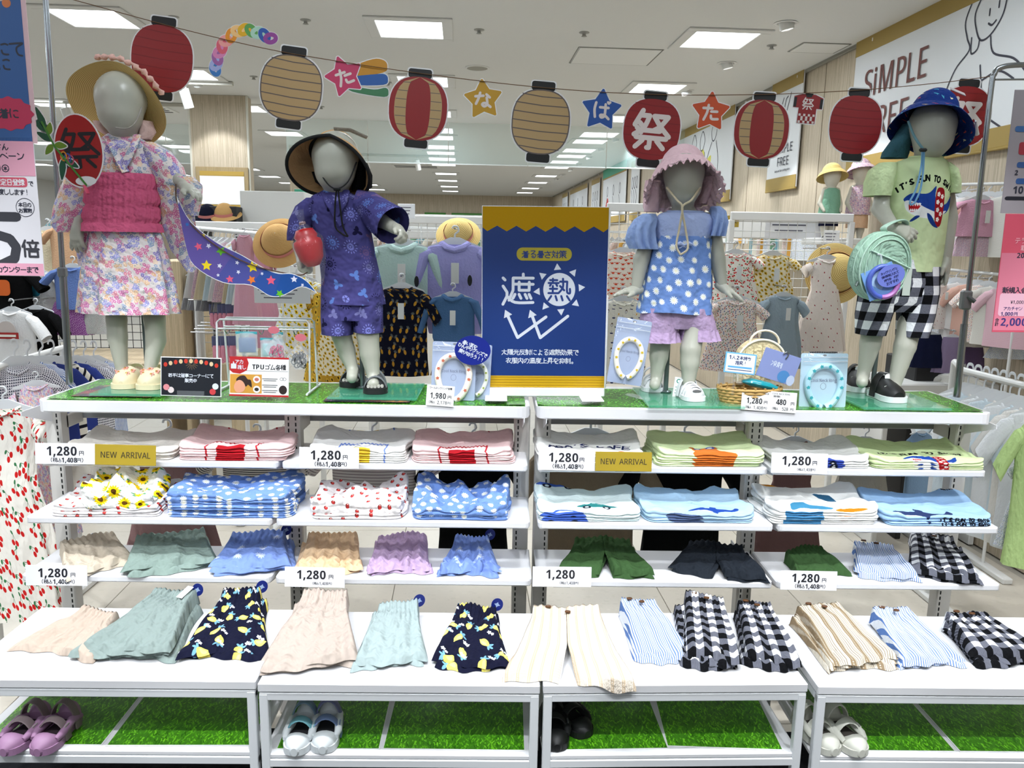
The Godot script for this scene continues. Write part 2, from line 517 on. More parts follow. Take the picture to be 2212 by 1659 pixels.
# Written signs as strokes on a 16 x 16 field: x.y in hex digits (y down), points joined by -, strokes apart by blanks; ~ marks a round stroke.
const SIGNS := {
	"円": "1.f-1.2-e.2-e.e 1.8-e.8 8.2-8.8",
	"税": "1.1-5.0 0.5-6.5 3.1-3.f ~3.6-2.8-0.b ~3.6-4.8-6.a ~8.0-9.3 ~d.0-c.3 8.4-d.4-d.8-8.8-8.4 ~9.8-9.c-7.f ~c.8-c.e-f.e-f.c",
	"込": "0.2-1.3 0.6-2.9-2.b ~2.b-0.f ~2.b-6.e-f.e ~8.2-9.2-a.4 ~a.4-9.8-6.b ~a.4-b.8-f.b",
	"(": "~b.0-8.4-8.b-b.f",
	")": "~4.0-7.4-7.b-4.f",
	"。": "~2.b-1.d-2.f-4.f-5.d-4.b-2.b",
	"!": "7.1-7.9 7.e-7.e",
	"着": "4.1-5.3 b.1-a.3 2.3-d.3 4.5-b.5 0.7-f.7 7.3-7.7 ~7.7-4.b-0.f 5.9-5.f-c.f-c.9-5.9 5.b-c.b 5.d-c.d",
	"る": "~3.1-c.1-4.8-7.7-c.8-d.b-b.f-7.f-5.d-7.b-9.d",
	"暑": "4.1-c.1-c.5-4.5-4.1 4.3-c.3 2.7-e.7 8.5-8.9 0.9-f.9 d.6-1.e 5.b-c.b-c.f-5.f-5.b 5.d-c.d",
	"さ": "~0.4-8.4-e.3 ~6.1-9.6-c.a ~c.a-6.9-2.b-3.e-7.f-b.f",
	"対": "3.0-3.3 0.3-7.3 ~5.3-4.9-0.f ~1.6-5.b-7.e 8.5-f.5 c.1-c.f-a.e 9.9-a.b",
	"策": "2.0-0.4 2.1-7.1 4.2-5.4 9.0-8.3 9.1-f.1 b.2-c.4 1.5-f.5 7.3-7.f 2.b-2.8-d.8-d.b ~7.8-4.c-0.f ~7.8-b.c-f.f",
	"遮": "0.2-1.3 0.6-2.9-2.b ~2.b-0.f ~2.b-6.e-f.e a.0-a.2 5.2-f.2 5.2-5.8-3.d 5.5-f.5 8.4-8.8-d.8-d.4 6.a-5.c 8.a-9.c b.a-c.c d.a-e.c",
	"熱": "3.0-3.3 1.1-6.1 0.3-7.3 2.3-1.5 5.3-6.5 3.5-3.a 1.7-6.7 0.a-7.a 8.2-d.2 ~a.0-a.6-7.a ~d.2-d.9-f.a-f.7 8.5-b.8 2.c-0.f 5.c-6.f 9.c-a.f d.c-f.f",
	"太": "1.5-e.5 ~7.1-7.7-1.f ~7.7-9.b-f.f 8.b-9.d",
	"陽": "1.f-1.1-5.1 ~5.1-3.5-5.9-2.a 7.1-e.1-e.5-7.5-7.1 7.3-e.3 6.7-f.7 ~9.7-8.a-5.d 8.9-e.9 ~e.9-e.e-c.f ~b.9-a.c-7.f ~d.9-c.c-a.e",
	"光": "7.1-7.6 3.2-4.5 c.2-b.5 0.7-f.7 ~5.7-5.b-0.f ~a.7-a.d-b.f-f.f-f.c",
	"反": "2.2-f.2 ~2.2-2.a-0.f 3.6-d.6 ~d.6-a.c-4.f ~5.6-9.c-f.f",
	"射": "3.0-2.2 1.2-6.2-6.e-4.f 1.2-1.8 1.4-6.4 1.6-6.6 0.9-7.9 ~6.9-4.c-0.e 8.5-f.5 d.1-d.f-b.e 9.9-a.b",
	"に": "~2.1-1.7-2.e ~7.4-b.3-e.4 ~7.a-8.d-b.e-e.e",
	"よ": "~7.1-7.d-5.f-3.d-6.c-a.d-d.f 7.5-d.5",
	"効": "3.0-3.2 0.2-7.2 ~2.4-1.6-0.7 ~4.4-6.6 ~6.7-4.b-0.f ~1.8-6.e 8.5-e.5-e.d-c.f ~a.1-a.9-7.f",
	"果": "2.1-d.1-d.7-2.7-2.1 2.4-d.4 7.1-7.f 0.9-f.9 ~7.9-4.c-0.f ~7.9-b.c-f.f",
	"で": "~0.3-e.2-8.6-7.a-9.e-d.f c.6-d.8 e.5-f.7",
	"て": "~0.3-e.2-8.6-7.a-9.e-d.f",
	"衣": "7.0-7.3 1.3-f.3 ~7.3-5.7-0.a 4.7-4.e-7.c ~7.5-a.b-f.f ~d.6-a.9",
	"服": "2.1-2.8-0.f 2.1-6.1-6.f-4.f 2.5-6.5 2.9-6.9 8.1-8.f 8.1-e.1-e.4-b.4 8.7-e.7 ~e.7-c.c-8.f ~9.7-b.c-f.f",
	"内": "1.f-1.3-e.3-e.f-c.e 7.0-7.5 ~7.5-6.9-3.c ~7.5-9.9-c.c",
	"の": "~8.3-6.9-3.d-1.a-2.6-6.3-b.3-e.7-d.c-9.f",
	"温": "1.1-2.3 0.5-2.7 ~0.f-3.a 5.1-d.1-d.6-5.6-5.1 5.3-d.3 4.8-e.8 5.8-5.e 8.8-8.e b.8-b.e e.8-e.e 3.e-f.e",
	"度": "7.0-7.2 2.2-f.2 ~2.2-2.a-0.f 4.5-f.5 6.3-6.8-c.8-c.3 4.a-d.a ~d.a-9.d-4.f ~5.a-9.d-f.f",
	"上": "7.1-7.e 7.7-d.7 0.e-f.e",
	"昇": "3.0-c.0-c.5-3.5-3.0 3.2-c.2 7.6-2.8 0.a-f.a 4.7-4.b-1.f b.6-b.f",
	"を": "~1.3-d.3 ~6.1-1.9-6.8-8.c ~e.6-6.a-5.d-8.f-d.f",
	"抑": "0.4-5.4 3.1-3.f-1.e 0.b-5.9 ~9.1-6.3-6.c-a.a a.3-e.3-e.b-c.b a.3-a.f",
	"制": "2.1-1.4 0.6-8.6 1.3-8.3 4.0-4.f 1.e-1.9-7.9-7.d b.2-b.b e.1-e.f-c.e",
	"祭": "~3.0-0.6 2.2-6.2 ~6.2-4.7-0.a 2.5-4.7 1.7-3.9 8.2-e.2 ~e.2-b.6-8.8 ~8.2-b.6-f.a 4.8-b.8 1.b-e.b 7.b-7.f-6.f ~4.c-1.f ~a.c-d.f",
	"甚": "0.3-f.3 4.1-4.8 b.1-b.8 4.5-b.5 0.8-f.8 ~6.8-3.c ~9.8-c.b 2.9-2.e-e.e",
	"平": "2.2-d.2 4.4-5.7 b.4-a.7 0.9-f.9 7.2-7.f",
	"は": "~2.1-1.7-2.e 6.4-f.4 ~b.1-b.c-8.e-7.c-b.c-f.f",
	"催": "~3.0-0.6 2.4-2.f 6.1-6.4-f.4-f.1 a.0-a.4 ~7.5-4.a 6.7-6.f 6.7-f.7 a.5-a.7 6.a-e.a 6.c-e.c 6.f-f.f a.7-a.f",
	"事": "0.2-f.2 3.4-c.4-c.6-3.6-3.4 2.8-d.8-d.c-2.c 0.a-f.a 7.0-7.f-5.f",
	"コ": "2.4-d.4-d.d 2.d-d.d",
	"ー": "1.8-e.8",
	"ナ": "1.5-e.5 ~8.1-8.8-3.f",
	"販": "1.1-6.1-6.b-1.b-1.1 1.4-6.4 1.7-6.7 2.c-0.f 5.c-6.f 8.2-f.2 ~8.2-8.a-6.f 9.6-e.6 ~e.6-b.c-7.f ~9.6-b.b-f.f",
	"売": "1.2-e.2 7.0-7.4 3.4-c.4 1.9-1.6-e.6-e.9 ~5.8-5.c-0.f ~9.8-9.e-f.e-f.b",
	"中": "2.4-d.4-d.a-2.a-2.4 7.1-7.f",
	"ゴ": "1.4-b.4-b.d 1.d-b.d d.0-e.2 f.0-f.1",
	"ム": "~7.1-2.e 1.e-d.d ~a.9-e.f",
	"各": "~6.0-1.7 5.2-c.2 ~c.2-8.8-0.b ~4.4-9.8-f.a 4.b-b.b-b.f-4.f-4.b",
	"種": "1.2-5.0 0.5-6.5 3.1-3.f ~3.6-0.b ~3.6-6.a e.0-8.1 7.3-f.3 8.5-e.5-e.a-8.a-8.5 8.7-e.7 b.1-b.e 8.c-e.c 7.e-f.e",
	"ア": "1.3-e.3 ~e.3-d.6-9.8 ~8.5-7.b-3.f",
	"カ": "1.5-d.5 ~d.5-d.c-b.f-9.e ~7.1-6.9-1.f",
	"推": "0.4-5.4 3.1-3.f-1.e 0.b-5.9 ~9.0-6.6 8.4-8.f 8.4-f.4 c.1-b.4 8.8-e.8 8.b-e.b 8.f-f.f b.4-b.f",
	"し": "~3.1-3.b-6.f-b.e-e.b",
	"い": "~2.3-2.a-4.d-6.b ~b.3-e.6-e.a",
	"夏": "1.1-e.1 4.3-b.3-b.9-4.9-4.3 4.5-b.5 4.7-b.7 ~6.9-5.b-1.d 5.b-b.b ~b.b-8.d-2.f ~5.c-9.d-f.f",
	"ひ": "~1.3-6.2-2.9-4.e-9.d-b.7-a.3-f.8",
	"ん": "~7.1-1.f-6.8-8.9-9.e-c.e-f.a",
	"や": "~0.8-8.4-d.3-f.6-c.9-9.8 ~4.2-8.f 9.1-a.3",
	"り": "~3.1-3.8-4.9-6.5 ~b.1-c.8-6.f",
	"グ": "~5.1-1.8 4.3-b.3 ~b.3-9.a-3.f d.0-e.2 f.0-f.1",
	"ッ": "2.6-3.9 6.5-7.8 ~d.5-b.b-5.f",
	"ズ": "2.2-b.2 ~b.2-8.8-1.f ~8.9-d.f d.0-e.2 f.0-f.1",
	"乗": "c.0-2.1 1.3-f.3 4.3-4.9 b.3-b.9 1.6-e.6 0.9-f.9 7.1-7.f ~6.a-0.f ~8.a-f.f",
	"切": "2.1-2.b-6.a 0.6-7.4 8.3-e.3 ~e.3-e.c-c.f-a.e ~a.3-9.a-5.f",
	"ろ": "~3.1-b.1-2.9-8.6-d.9-b.d-6.f",
	"う": "~5.1-a.2 ~3.6-9.5-c.8-a.c-5.f",
	"ネ": "7.0-8.2 2.4-c.4 ~c.4-8.9-1.c 7.8-7.f a.9-d.c",
	"ク": "~5.1-1.7 4.3-d.3 ~d.3-b.a-4.f",
	"リ": "3.1-3.9 ~c.1-c.9-6.f",
	"ン": "2.3-5.5 ~e.4-a.b-2.e",
	"と": "~4.1-6.7 ~d.5-4.9-3.c-5.e-d.e",
	"保": "~3.0-0.6 2.4-2.f 6.1-e.1-e.5-6.5-6.1 5.8-f.8 a.5-a.f ~a.8-5.d ~a.8-f.d",
	"冷": "0.2-2.4 0.e-3.9 ~a.0-4.6 ~a.0-f.6 8.6-c.6 6.9-d.9-d.c-b.b 9.9-9.f",
	"剤": "4.0-4.2 0.2-8.2 ~6.2-4.5-0.8 ~1.2-4.5-8.8 ~2.8-2.b-0.f 6.8-6.f 2.a-6.a 2.c-6.c b.2-b.b e.1-e.f-c.e",
	"入": "4.1-7.1 ~7.1-7.7-0.f ~7.4-a.b-f.f",
	"れ": "~3.1-3.f ~0.5-5.4-0.d ~3.7-9.3-a.8-a.d-c.e-f.b",
	"持": "0.4-5.4 3.1-3.f-1.e 0.b-5.9 b.0-b.6 7.3-f.3 6.6-f.6 6.9-f.9 d.6-d.f-b.e 8.b-9.d",
	"歩": "7.0-7.7 7.3-c.3 3.2-3.7 0.7-f.7 7.7-7.c ~3.9-1.c ~b.9-d.a ~d.a-9.e-2.f",
	"が": "~0.5-9.5-8.b-6.f-4.e ~5.1-0.e b.4-d.9 c.0-d.2 e.0-f.1",
	"お": "~0.4-9.4 ~4.1-4.c-2.f-1.c-5.8-b.8-d.b-b.e-7.f c.2-f.5",
	"す": "0.4-f.4 ~9.1-9.9-6.b-5.8-9.8-9.c-5.f",
	"め": "~3.3-5.a-7.d ~9.1-6.b-3.e-1.b-3.7-9.4-d.7-d.b-a.f",
	"人": "~7.1-7.6-0.f ~7.5-a.b-f.f",
	"本": "1.4-e.4 7.0-7.f ~7.4-4.9-0.c ~7.4-b.9-f.c 4.b-b.b",
	"ち": "1.4-e.4 ~6.1-4.8-9.7-d.9-b.d-6.f",
	"奨": "4.0-4.8 1.2-2.4 1.7-4.5 ~8.0-6.3 8.2-d.2 ~d.2-9.7-6.8 9.4-a.5 0.a-f.a ~7.8-6.b-0.f ~7.a-a.d-f.f",
	"定": "7.0-7.2 1.5-1.2-e.2-e.5 3.7-c.7 7.7-7.e 7.a-c.a ~4.a-3.d-0.f ~3.c-7.f-f.f",
	"日": "3.1-c.1-c.f-3.f-3.1 3.8-c.8",
	"登": "2.1-6.1 ~6.1-4.4-0.7 1.4-3.5 ~9.0-b.4-f.7 c.1-a.3 e.2-b.4 4.6-b.6 4.8-b.8-b.b-4.b-4.8 5.c-6.e b.c-9.e 1.f-e.f",
	"録": "~3.0-0.5 ~3.0-7.4 2.5-5.5 1.8-6.8 3.5-3.e 0.f-7.d 8.1-d.1-d.5 8.3-d.3 7.5-f.5 b.5-b.f-9.f 8.8-9.a e.8-c.a ~b.a-7.d ~b.a-f.e",
	"予": "2.1-c.1 ~c.1-8.5 5.3-9.6 1.8-e.8-c.b 7.8-7.f-5.f",
	"渡": "1.1-2.3 0.5-2.7 ~0.f-3.a a.0-a.2 5.2-f.2 ~5.2-5.9-3.f 6.5-f.5 8.3-8.8-d.8-d.3 6.a-d.a ~d.a-a.d-5.f ~7.a-a.d-f.f",
	"ま": "2.3-d.3 2.7-d.7 ~8.1-8.c-5.f-2.d-5.b-9.c-d.f",
	"買": "2.1-d.1-d.4-2.4-2.1 5.1-5.4 a.1-a.4 3.6-c.6-c.d-3.d-3.6 3.8-c.8 3.a-c.a ~5.d-1.f ~a.d-e.f",
	"物": "2.1-0.6 1.4-6.4 3.0-3.f 0.b-6.9 ~8.0-5.6 7.3-f.3 ~f.3-e.c-d.f-b.e ~a.3-6.9 ~d.3-7.e",
	"倍": "~3.0-0.6 2.4-2.f a.0-a.2 5.2-f.2 7.4-8.7 d.4-c.7 4.8-f.8 6.a-e.a-e.f-6.f-6.a",
	"新": "4.0-4.2 0.2-8.2 2.3-3.5 6.3-5.5 0.6-8.6 1.9-7.9 4.6-4.f 3.a-0.d 5.a-7.d e.0-a.2 ~a.2-a.9-8.f a.6-f.6 d.6-d.f",
	"規": "0.4-6.4 ~3.0-3.8-0.f 0.8-6.8 ~4.9-6.d 8.1-e.1-e.a-8.a-8.1 8.4-e.4 8.7-e.7 ~9.a-9.c-6.f ~c.a-c.e-f.e-f.c",
	"会": "~7.0-0.7 ~7.0-f.7 4.6-b.6 1.9-e.9 ~6.9-3.e-c.d ~a.b-d.f",
	"計": "2.1-5.1 0.4-7.4 2.7-5.7 2.9-5.9 2.b-5.b-5.f-2.f-2.b 8.6-f.6 b.0-b.f",
	"合": "~7.0-0.7 ~7.0-f.7 4.6-b.6 3.9-c.9-c.f-3.f-3.9",
	"チ": "c.1-4.3 1.7-e.7 ~8.3-8.a-4.f",
	"テ": "3.2-c.2 1.7-e.7 ~7.7-7.b-3.f",
	"ラ": "3.2-c.2 2.6-d.6 ~d.6-b.c-5.f",
	"ペ": "~0.a-5.5-f.c d.3-d.3",
	"ウ": "7.0-7.3 2.8-2.3-d.3 ~d.3-c.a-5.f",
	"タ": "~5.1-1.7 4.3-d.3 ~d.3-b.a-4.f 5.7-a.b",
	"た": "0.4-9.4 ~5.1-4.8-1.f 8.7-e.7 ~8.b-9.e-f.e",
	"な": "0.4-8.4 ~5.1-3.6-0.b b.3-e.6 ~b.6-b.c-8.e-6.c-9.b-e.f",
	"ば": "~2.1-1.7-2.e 6.5-e.5 ~b.2-b.c-8.e-7.c-b.c-f.f d.0-e.1 f.0-f.0",
	"ャ": "~2.8-9.6-d.5-e.7-b.a ~5.4-8.f",
	"ス": "2.3-c.3 ~c.3-9.9-1.f ~8.a-e.f",
	"マ": "1.3-e.3 ~e.3-b.8-8.b 5.8-a.e",
	"ル": "~5.2-5.9-1.f ~a.1-a.e-f.9",
	"ポ": "1.6-e.6 7.1-7.f 4.9-2.c a.9-c.c d.2-d.2",
	"使": "~3.0-0.6 2.4-2.f 5.2-f.2 a.0-a.9 6.5-e.5-e.9-6.9-6.5 ~a.9-8.d-4.f ~6.a-a.d-f.f",
	"え": "~5.1-a.2 ~3.6-b.5-1.f-7.a-9.e-f.e",
}


# ---------------------------------------------------------------- printed cloth: flat shapes drawn into tiling pictures
class Ink:
	var im: Image
	var w: int
	var h: int
	var r := RandomNumberGenerator.new()

	func _init(size: int, ground: Color, high := 0) -> void:
		w = size
		h = high if high else size
		im = Image.create(w, h, false, Image.FORMAT_RGB8)
		im.fill(ground)

	func poly(pts: PackedVector2Array, c: Color, wrap := true) -> void:   # pts in pixels; what runs off one side comes in on the other
		var lo := pts[0]
		var hi := pts[0]
		for q in pts:
			lo = lo.min(q)
			hi = hi.max(q)
		var n := pts.size()
		for dx in ([-w, 0, w] if wrap else [0]):
			if hi.x + dx < 0 or lo.x + dx >= w:
				continue
			for dy in ([-h, 0, h] if wrap else [0]):
				if hi.y + dy < 0 or lo.y + dy >= h:
					continue
				for y in range(maxi(0, int(lo.y + dy)), mini(h - 1, int(hi.y + dy)) + 1):
					var cut := []
					var yy: float = y + 0.5 - dy
					for i in n:
						var a := pts[i]
						var b := pts[(i + 1) % n]
						if (a.y <= yy) != (b.y <= yy):
							cut.append(a.x + (yy - a.y) / (b.y - a.y) * (b.x - a.x) + dx)
					cut.sort()
					for k in range(0, cut.size() - 1, 2):
						var x0 := maxi(0, roundi(cut[k]))
						var x1 := mini(w, roundi(cut[k + 1]))
						if x1 > x0:
							im.fill_rect(Rect2i(x0, y, x1 - x0, 1), c)

	func oval(m: Vector2, rx: float, ry: float, c: Color, turn := 0.0, wrap := true) -> void:
		var l := PackedVector2Array()
		for i in 18:
			l.append(m + Vector2(cos(TAU * i / 18) * rx, sin(TAU * i / 18) * ry).rotated(turn))
		poly(l, c, wrap)

	func petals(m: Vector2, n: int, reach: float, fat: float, c: Color, turn := 0.0) -> void:
		for i in n:
			var d := Vector2.from_angle(turn + TAU * i / n)
			oval(m + d * reach * 0.58, reach * 0.45, fat, c, d.angle())

	func line(a: Vector2, b: Vector2, t: float, c: Color, wrap := true) -> void:
		var s := (b - a).normalized().orthogonal() * t * 0.5
		poly(PackedVector2Array([a + s, b + s, b - s, a - s]), c, wrap)

	func path(pts: PackedVector2Array, t: float, c: Color) -> void:
		for i in pts.size() - 1:
			line(pts[i], pts[i + 1], t, c, false)
			oval(pts[i + 1], t * 0.5, t * 0.5, c, 0.0, false)

	func leaf(m: Vector2, d: Vector2, t: float, c: Color) -> void:
		oval(m + d * 0.5, d.length() * 0.5, t, c, d.angle())

	func spots(n: int, gap: float) -> Array:               # scattered places that keep their distance, across the seams too
		var out := []
		for k in n * 30:
			if out.size() >= n:
				break
			var q := Vector2(r.randf() * w, r.randf() * h)
			var ok := true
			for o in out:
				var d: Vector2 = (q - o).abs()
				d = d.min(Vector2(w, h) - d)
				if d.length() < gap:
					ok = false
					break
			if ok:
				out.append(q)
		return out

	func done() -> ImageTexture:
		return ImageTexture.create_from_image(im)


var tex := {}
var fab := {}


func noise_tex(freq: float, normal := true, seed_ := 1, strength := 6.0, size := 256, octaves := 3) -> NoiseTexture2D:
	var t := NoiseTexture2D.new()
	var n := FastNoiseLite.new()
	n.noise_type = FastNoiseLite.TYPE_SIMPLEX_SMOOTH
	n.frequency = freq
	n.seed = seed_
	n.fractal_octaves = octaves
	t.noise = n
	t.width = size
	t.height = size
	t.seamless = true
	t.as_normal_map = normal
	t.bump_strength = strength
	return t


func plain(c: Color, rough_ := 0.5, metal := 0.0) -> StandardMaterial3D:
	var key := [c, rough_, metal]
	if not fab.has(key):
		var m := StandardMaterial3D.new()
		m.albedo_color = c
		m.roughness = rough_
		m.metallic = metal
		fab[key] = m
	return fab[key]


func glow(c: Color, e: float) -> StandardMaterial3D:
	var m := StandardMaterial3D.new()
	m.albedo_color = c
	m.emission_enabled = true
	m.emission = c
	m.emission_energy_multiplier = e
	return m


func clear(c: Color, alpha: float, rough_ := 0.05) -> StandardMaterial3D:
	var m := StandardMaterial3D.new()
	m.transparency = BaseMaterial3D.TRANSPARENCY_ALPHA
	m.albedo_color = Color(c, alpha)
	m.roughness = rough_
	return m


func cloth(what, tile := 0.25, crease := 0.6, back := 0.0) -> StandardMaterial3D:   # what: a colour, or the name of a printed pattern
	var key := ["cloth", what, tile, crease, back]
	if not fab.has(key):
		var m := StandardMaterial3D.new()
		if what is Color:
			m.albedo_color = what
		else:
			m.albedo_texture = tex[what]
		m.uv1_scale = Vector3(1.0 / tile, 1.0 / tile, 1)
		m.roughness = 0.92
		m.metallic_specular = 0.25
		if not tex.has("crease"):
			tex["crease"] = noise_tex(0.022, true, 5, 9.0)
		m.normal_enabled = true
		m.normal_texture = tex["crease"]
		m.normal_scale = crease
		if back > 0.0:
			m.backlight_enabled = true
			m.backlight = Color(back, back, back)
		fab[key] = m
	return fab[key]


const BLUE := Color(0.44, 0.565, 0.81)
const NAVY := Color(0.075, 0.085, 0.17)


func make_patterns() -> void:
	var k: Ink
	k = Ink.new(512, BLUE)                                   # white daisies on blue, tile 0.16
	k.r.seed = 3
	for q in k.spots(62, 53):
		var r := k.r.randf_range(17, 22)
		k.petals(q, 11, r, r * 0.17, Color(0.95, 0.96, 0.96), k.r.randf() * 3)
		k.oval(q, r * 0.4, r * 0.4, Color(0.96, 0.95, 0.86))
	tex["daisy"] = k.done()
	k = Ink.new(512, Color(0.48, 0.58, 0.82))                # pale daisies, sparse
	k.r.seed = 4
	for q in k.spots(14, 96):
		k.petals(q, 10, 27, 4, Color(0.76, 0.81, 0.92), k.r.randf() * 3)
		k.oval(q, 9, 9, Color(0.82, 0.85, 0.9))
	tex["pale_daisy"] = k.done()
	for v in [["sunflower", Color(0.95, 0.95, 0.93), Color(0.98, 0.84, 0.1)], ["sunflower_cream", Color(0.93, 0.88, 0.76), Color(0.86, 0.68, 0.14)], ["sunflower_gold", Color(0.84, 0.66, 0.25), Color(0.93, 0.78, 0.28)]]:
		k = Ink.new(512, v[1])
		k.r.seed = 5
		for q in k.spots(15, 112):
			for i in 3:
				k.leaf(q, Vector2.from_angle(k.r.randf() * TAU) * 62, 12, Color(0.36, 0.58, 0.42))
			var r := k.r.randf_range(40, 54)
			k.petals(q, 14, r, 8, v[2], k.r.randf())
			k.oval(q, r * 0.42, r * 0.38, Color(0.35, 0.23, 0.07))
		tex[v[0]] = k.done()
	for v in [["strawberry", Color(0.95, 0.93, 0.93), 62, 62], ["cherry", Color(0.94, 0.92, 0.88), 26, 88]]:
		k = Ink.new(512, v[1])
		k.r.seed = 6
		for q in k.spots(v[2], v[3] * 0.85):
			if v[0] == "strawberry":
				var a := k.r.randf_range(-0.6, 0.6)
				k.oval(q, 11, 15, Color(0.45, 0.08, 0.1), a)
				k.oval(q + Vector2(1, 2), 8, 11, Color(0.83, 0.26, 0.25), a)
				k.oval(q + Vector2(2, -8), 5, 3, Color(0.95, 0.75, 0.7), a)
			else:
				var red := Color(0.8, 0.14, 0.13)
				var l := k.r.randf_range(-1.0, 1.0)
				var top: Vector2 = q + Vector2(26, -44).rotated(l)
				k.line(q, top, 3, Color(0.2, 0.4, 0.22))
				k.line(q + Vector2(36, 4).rotated(l), top, 3, Color(0.2, 0.4, 0.22))
				k.oval(q, 17, 16, red)
				k.oval(q + Vector2(36, 4).rotated(l), 17, 16, red)
				k.leaf(top, Vector2(24, -12).rotated(l * 2.0), 9, Color(0.22, 0.47, 0.3))
		tex[v[0]] = k.done()
	k = Ink.new(512, NAVY)                                   # lemons on navy, tile 0.16
	k.r.seed = 8
	for q in k.spots(19, 92):
		var a := k.r.randf() * TAU
		var d := Vector2.from_angle(a)
		for i in 3:
			k.leaf(q - d * 26, Vector2.from_angle(a + PI + (i - 1) * 0.9) * 34, 7, Color(0.46, 0.66, 0.76))
		k.oval(q, 31, 23, Color(0.95, 0.88, 0.42), a)
		k.oval(q + d * 30, 7, 6, Color(0.95, 0.88, 0.42), a)
		k.oval(q + d.orthogonal() * 7, 20, 9, Color(0.97, 0.92, 0.56), a)
	for q in k.spots(16, 80):
		k.petals(q, 5, 15, 5, Color(0.93, 0.94, 0.96), k.r.randf())
		k.petals(q + Vector2(19, 12), 5, 11, 4, Color(0.93, 0.94, 0.96), k.r.randf())
	tex["lemon"] = k.done()
	k = Ink.new(256, Color(0.93, 0.94, 0.95))                # black and white gingham, tile = one check and one gap
	for y in 256:
		for x in 2:
			var dark := (1 if x == 1 else 0) + (1 if y >= 128 else 0)
			k.im.fill_rect(Rect2i(x * 128, y, 128, 1), [Color(0.93, 0.94, 0.95), Color(0.37, 0.38, 0.42), Color(0.045, 0.05, 0.06)][dark])
	for i in 32:
		for q in [[0, 128], [128, 0]]:
			k.im.fill_rect(Rect2i(q[0] + i * 4 if i < 32 else 0, q[1], 1, 128), Color(0.6, 0.61, 0.65) if i % 2 else Color(0.2, 0.2, 0.24))
	tex["gingham"] = k.done()
	k = Ink.new(256, Color(0.9, 0.92, 0.95))                 # fine blue stripes, tile 0.03
	for i in 4:
		k.im.fill_rect(Rect2i(i * 64, 0, 28, 256), Color(0.37, 0.5, 0.74))
	tex["blue_stripe"] = k.done()
	for v in [["beige_stripe", Color(0.8, 0.77, 0.71), Color(0.55, 0.475, 0.375)], ["cream_stripe", Color(0.88, 0.84, 0.79), Color(0.78, 0.7, 0.6)]]:
		k = Ink.new(256, v[1])                               # a broad stripe among fine lines, tile 0.05
		k.im.fill_rect(Rect2i(4, 0, 76, 256), v[2])
		for i in 5:
			k.im.fill_rect(Rect2i(90 + i * 30, 0, 7, 256), v[2].darkened(0.12))
		for i in 12:
			k.oval(Vector2(38, 10 + i * 21), 9, 6, v[1])
		tex[v[0]] = k.done()
	for v in [["navy_band", Color(0.9, 0.88, 0.83), Color(0.1, 0.1, 0.14), 0.34], ["grey_band", Color(0.86, 0.84, 0.82), Color(0.5, 0.44, 0.46), 0.22]]:
		k = Ink.new(64, v[1])                                # stripes across, tile 0.05
		k.im.fill_rect(Rect2i(0, 0, 64, int(64 * v[3])), v[2])
		tex[v[0]] = k.done()
	k = Ink.new(1024, Color(0.9, 0.87, 0.86))                # clustered small blossoms in pink, lilac, apricot and blue, tile 0.34
	k.r.seed = 11
	for q in k.spots(40, 120):
		k.oval(q, 50, 34, [Color(0.93, 0.84, 0.76), Color(0.88, 0.84, 0.9), Color(0.93, 0.84, 0.86)][k.r.randi() % 3], k.r.randf() * 3)
	for q in k.spots(125, 66):
		var c: Color = [Color(0.83, 0.42, 0.62), Color(0.86, 0.52, 0.6), Color(0.55, 0.5, 0.78), Color(0.6, 0.6, 0.84), Color(0.9, 0.72, 0.56), Color(0.55, 0.62, 0.74), Color(0.82, 0.46, 0.68)][k.r.randi() % 7]
		for i in 7:
			var m: Vector2 = q + Vector2.from_angle(k.r.randf() * TAU) * k.r.randf_range(8, 52)
			k.petals(m, 5, 19, 7, c.lightened(k.r.randf() * 0.25), k.r.randf() * 3)
			k.oval(m, 5, 5, Color(0.96, 0.93, 0.87))
		for i in 3:
			k.oval(q + Vector2.from_angle(k.r.randf() * TAU) * 55, 8, 4, Color(0.6, 0.66, 0.66), k.r.randf() * 3)
	tex["blossom"] = k.done()
	for v in [["jinbei", Color(0.29, 0.275, 0.5)]]:
		k = Ink.new(1024, v[1])                              # fireworks, birds, fans and balls on violet, tile 0.3
		k.r.seed = 14
		for q in k.spots(44, 116):
			var kind := k.r.randi() % 5
			var c: Color = [Color(0.38, 0.5, 0.78), Color(0.48, 0.48, 0.7), Color(0.42, 0.33, 0.5), Color(0.1, 0.09, 0.22), Color(0.5, 0.52, 0.8)][k.r.randi() % 5]
			if kind < 2:
				for ring_ in 2:
					for i in 14:
						var d := Vector2.from_angle(TAU * i / 14 + ring_ * 0.2)
						k.line(q + d * (14 + ring_ * 26), q + d * (30 + ring_ * 26), 7, c)
				k.oval(q, 8, 8, c)
			elif kind < 4:
				var a := k.r.randf() * TAU
				for b in [[0.0, 44, 13], [2.2, 46, 15], [-2.0, 50, 15], [3.1, 34, 9]]:
					k.leaf(q, Vector2.from_angle(a + b[0]) * b[1], b[2], c)
			else:
				k.oval(q, 30, 30, c)
				for i in 5:
					k.line(q, q + Vector2.from_angle(TAU * i / 5) * 30, 5, v[1])
				k.oval(q, 10, 10, v[1])
		tex[v[0]] = k.done()
	k = Ink.new(512, Color(0.06, 0.07, 0.13))                # pineapples, tile 0.25
	k.r.seed = 17
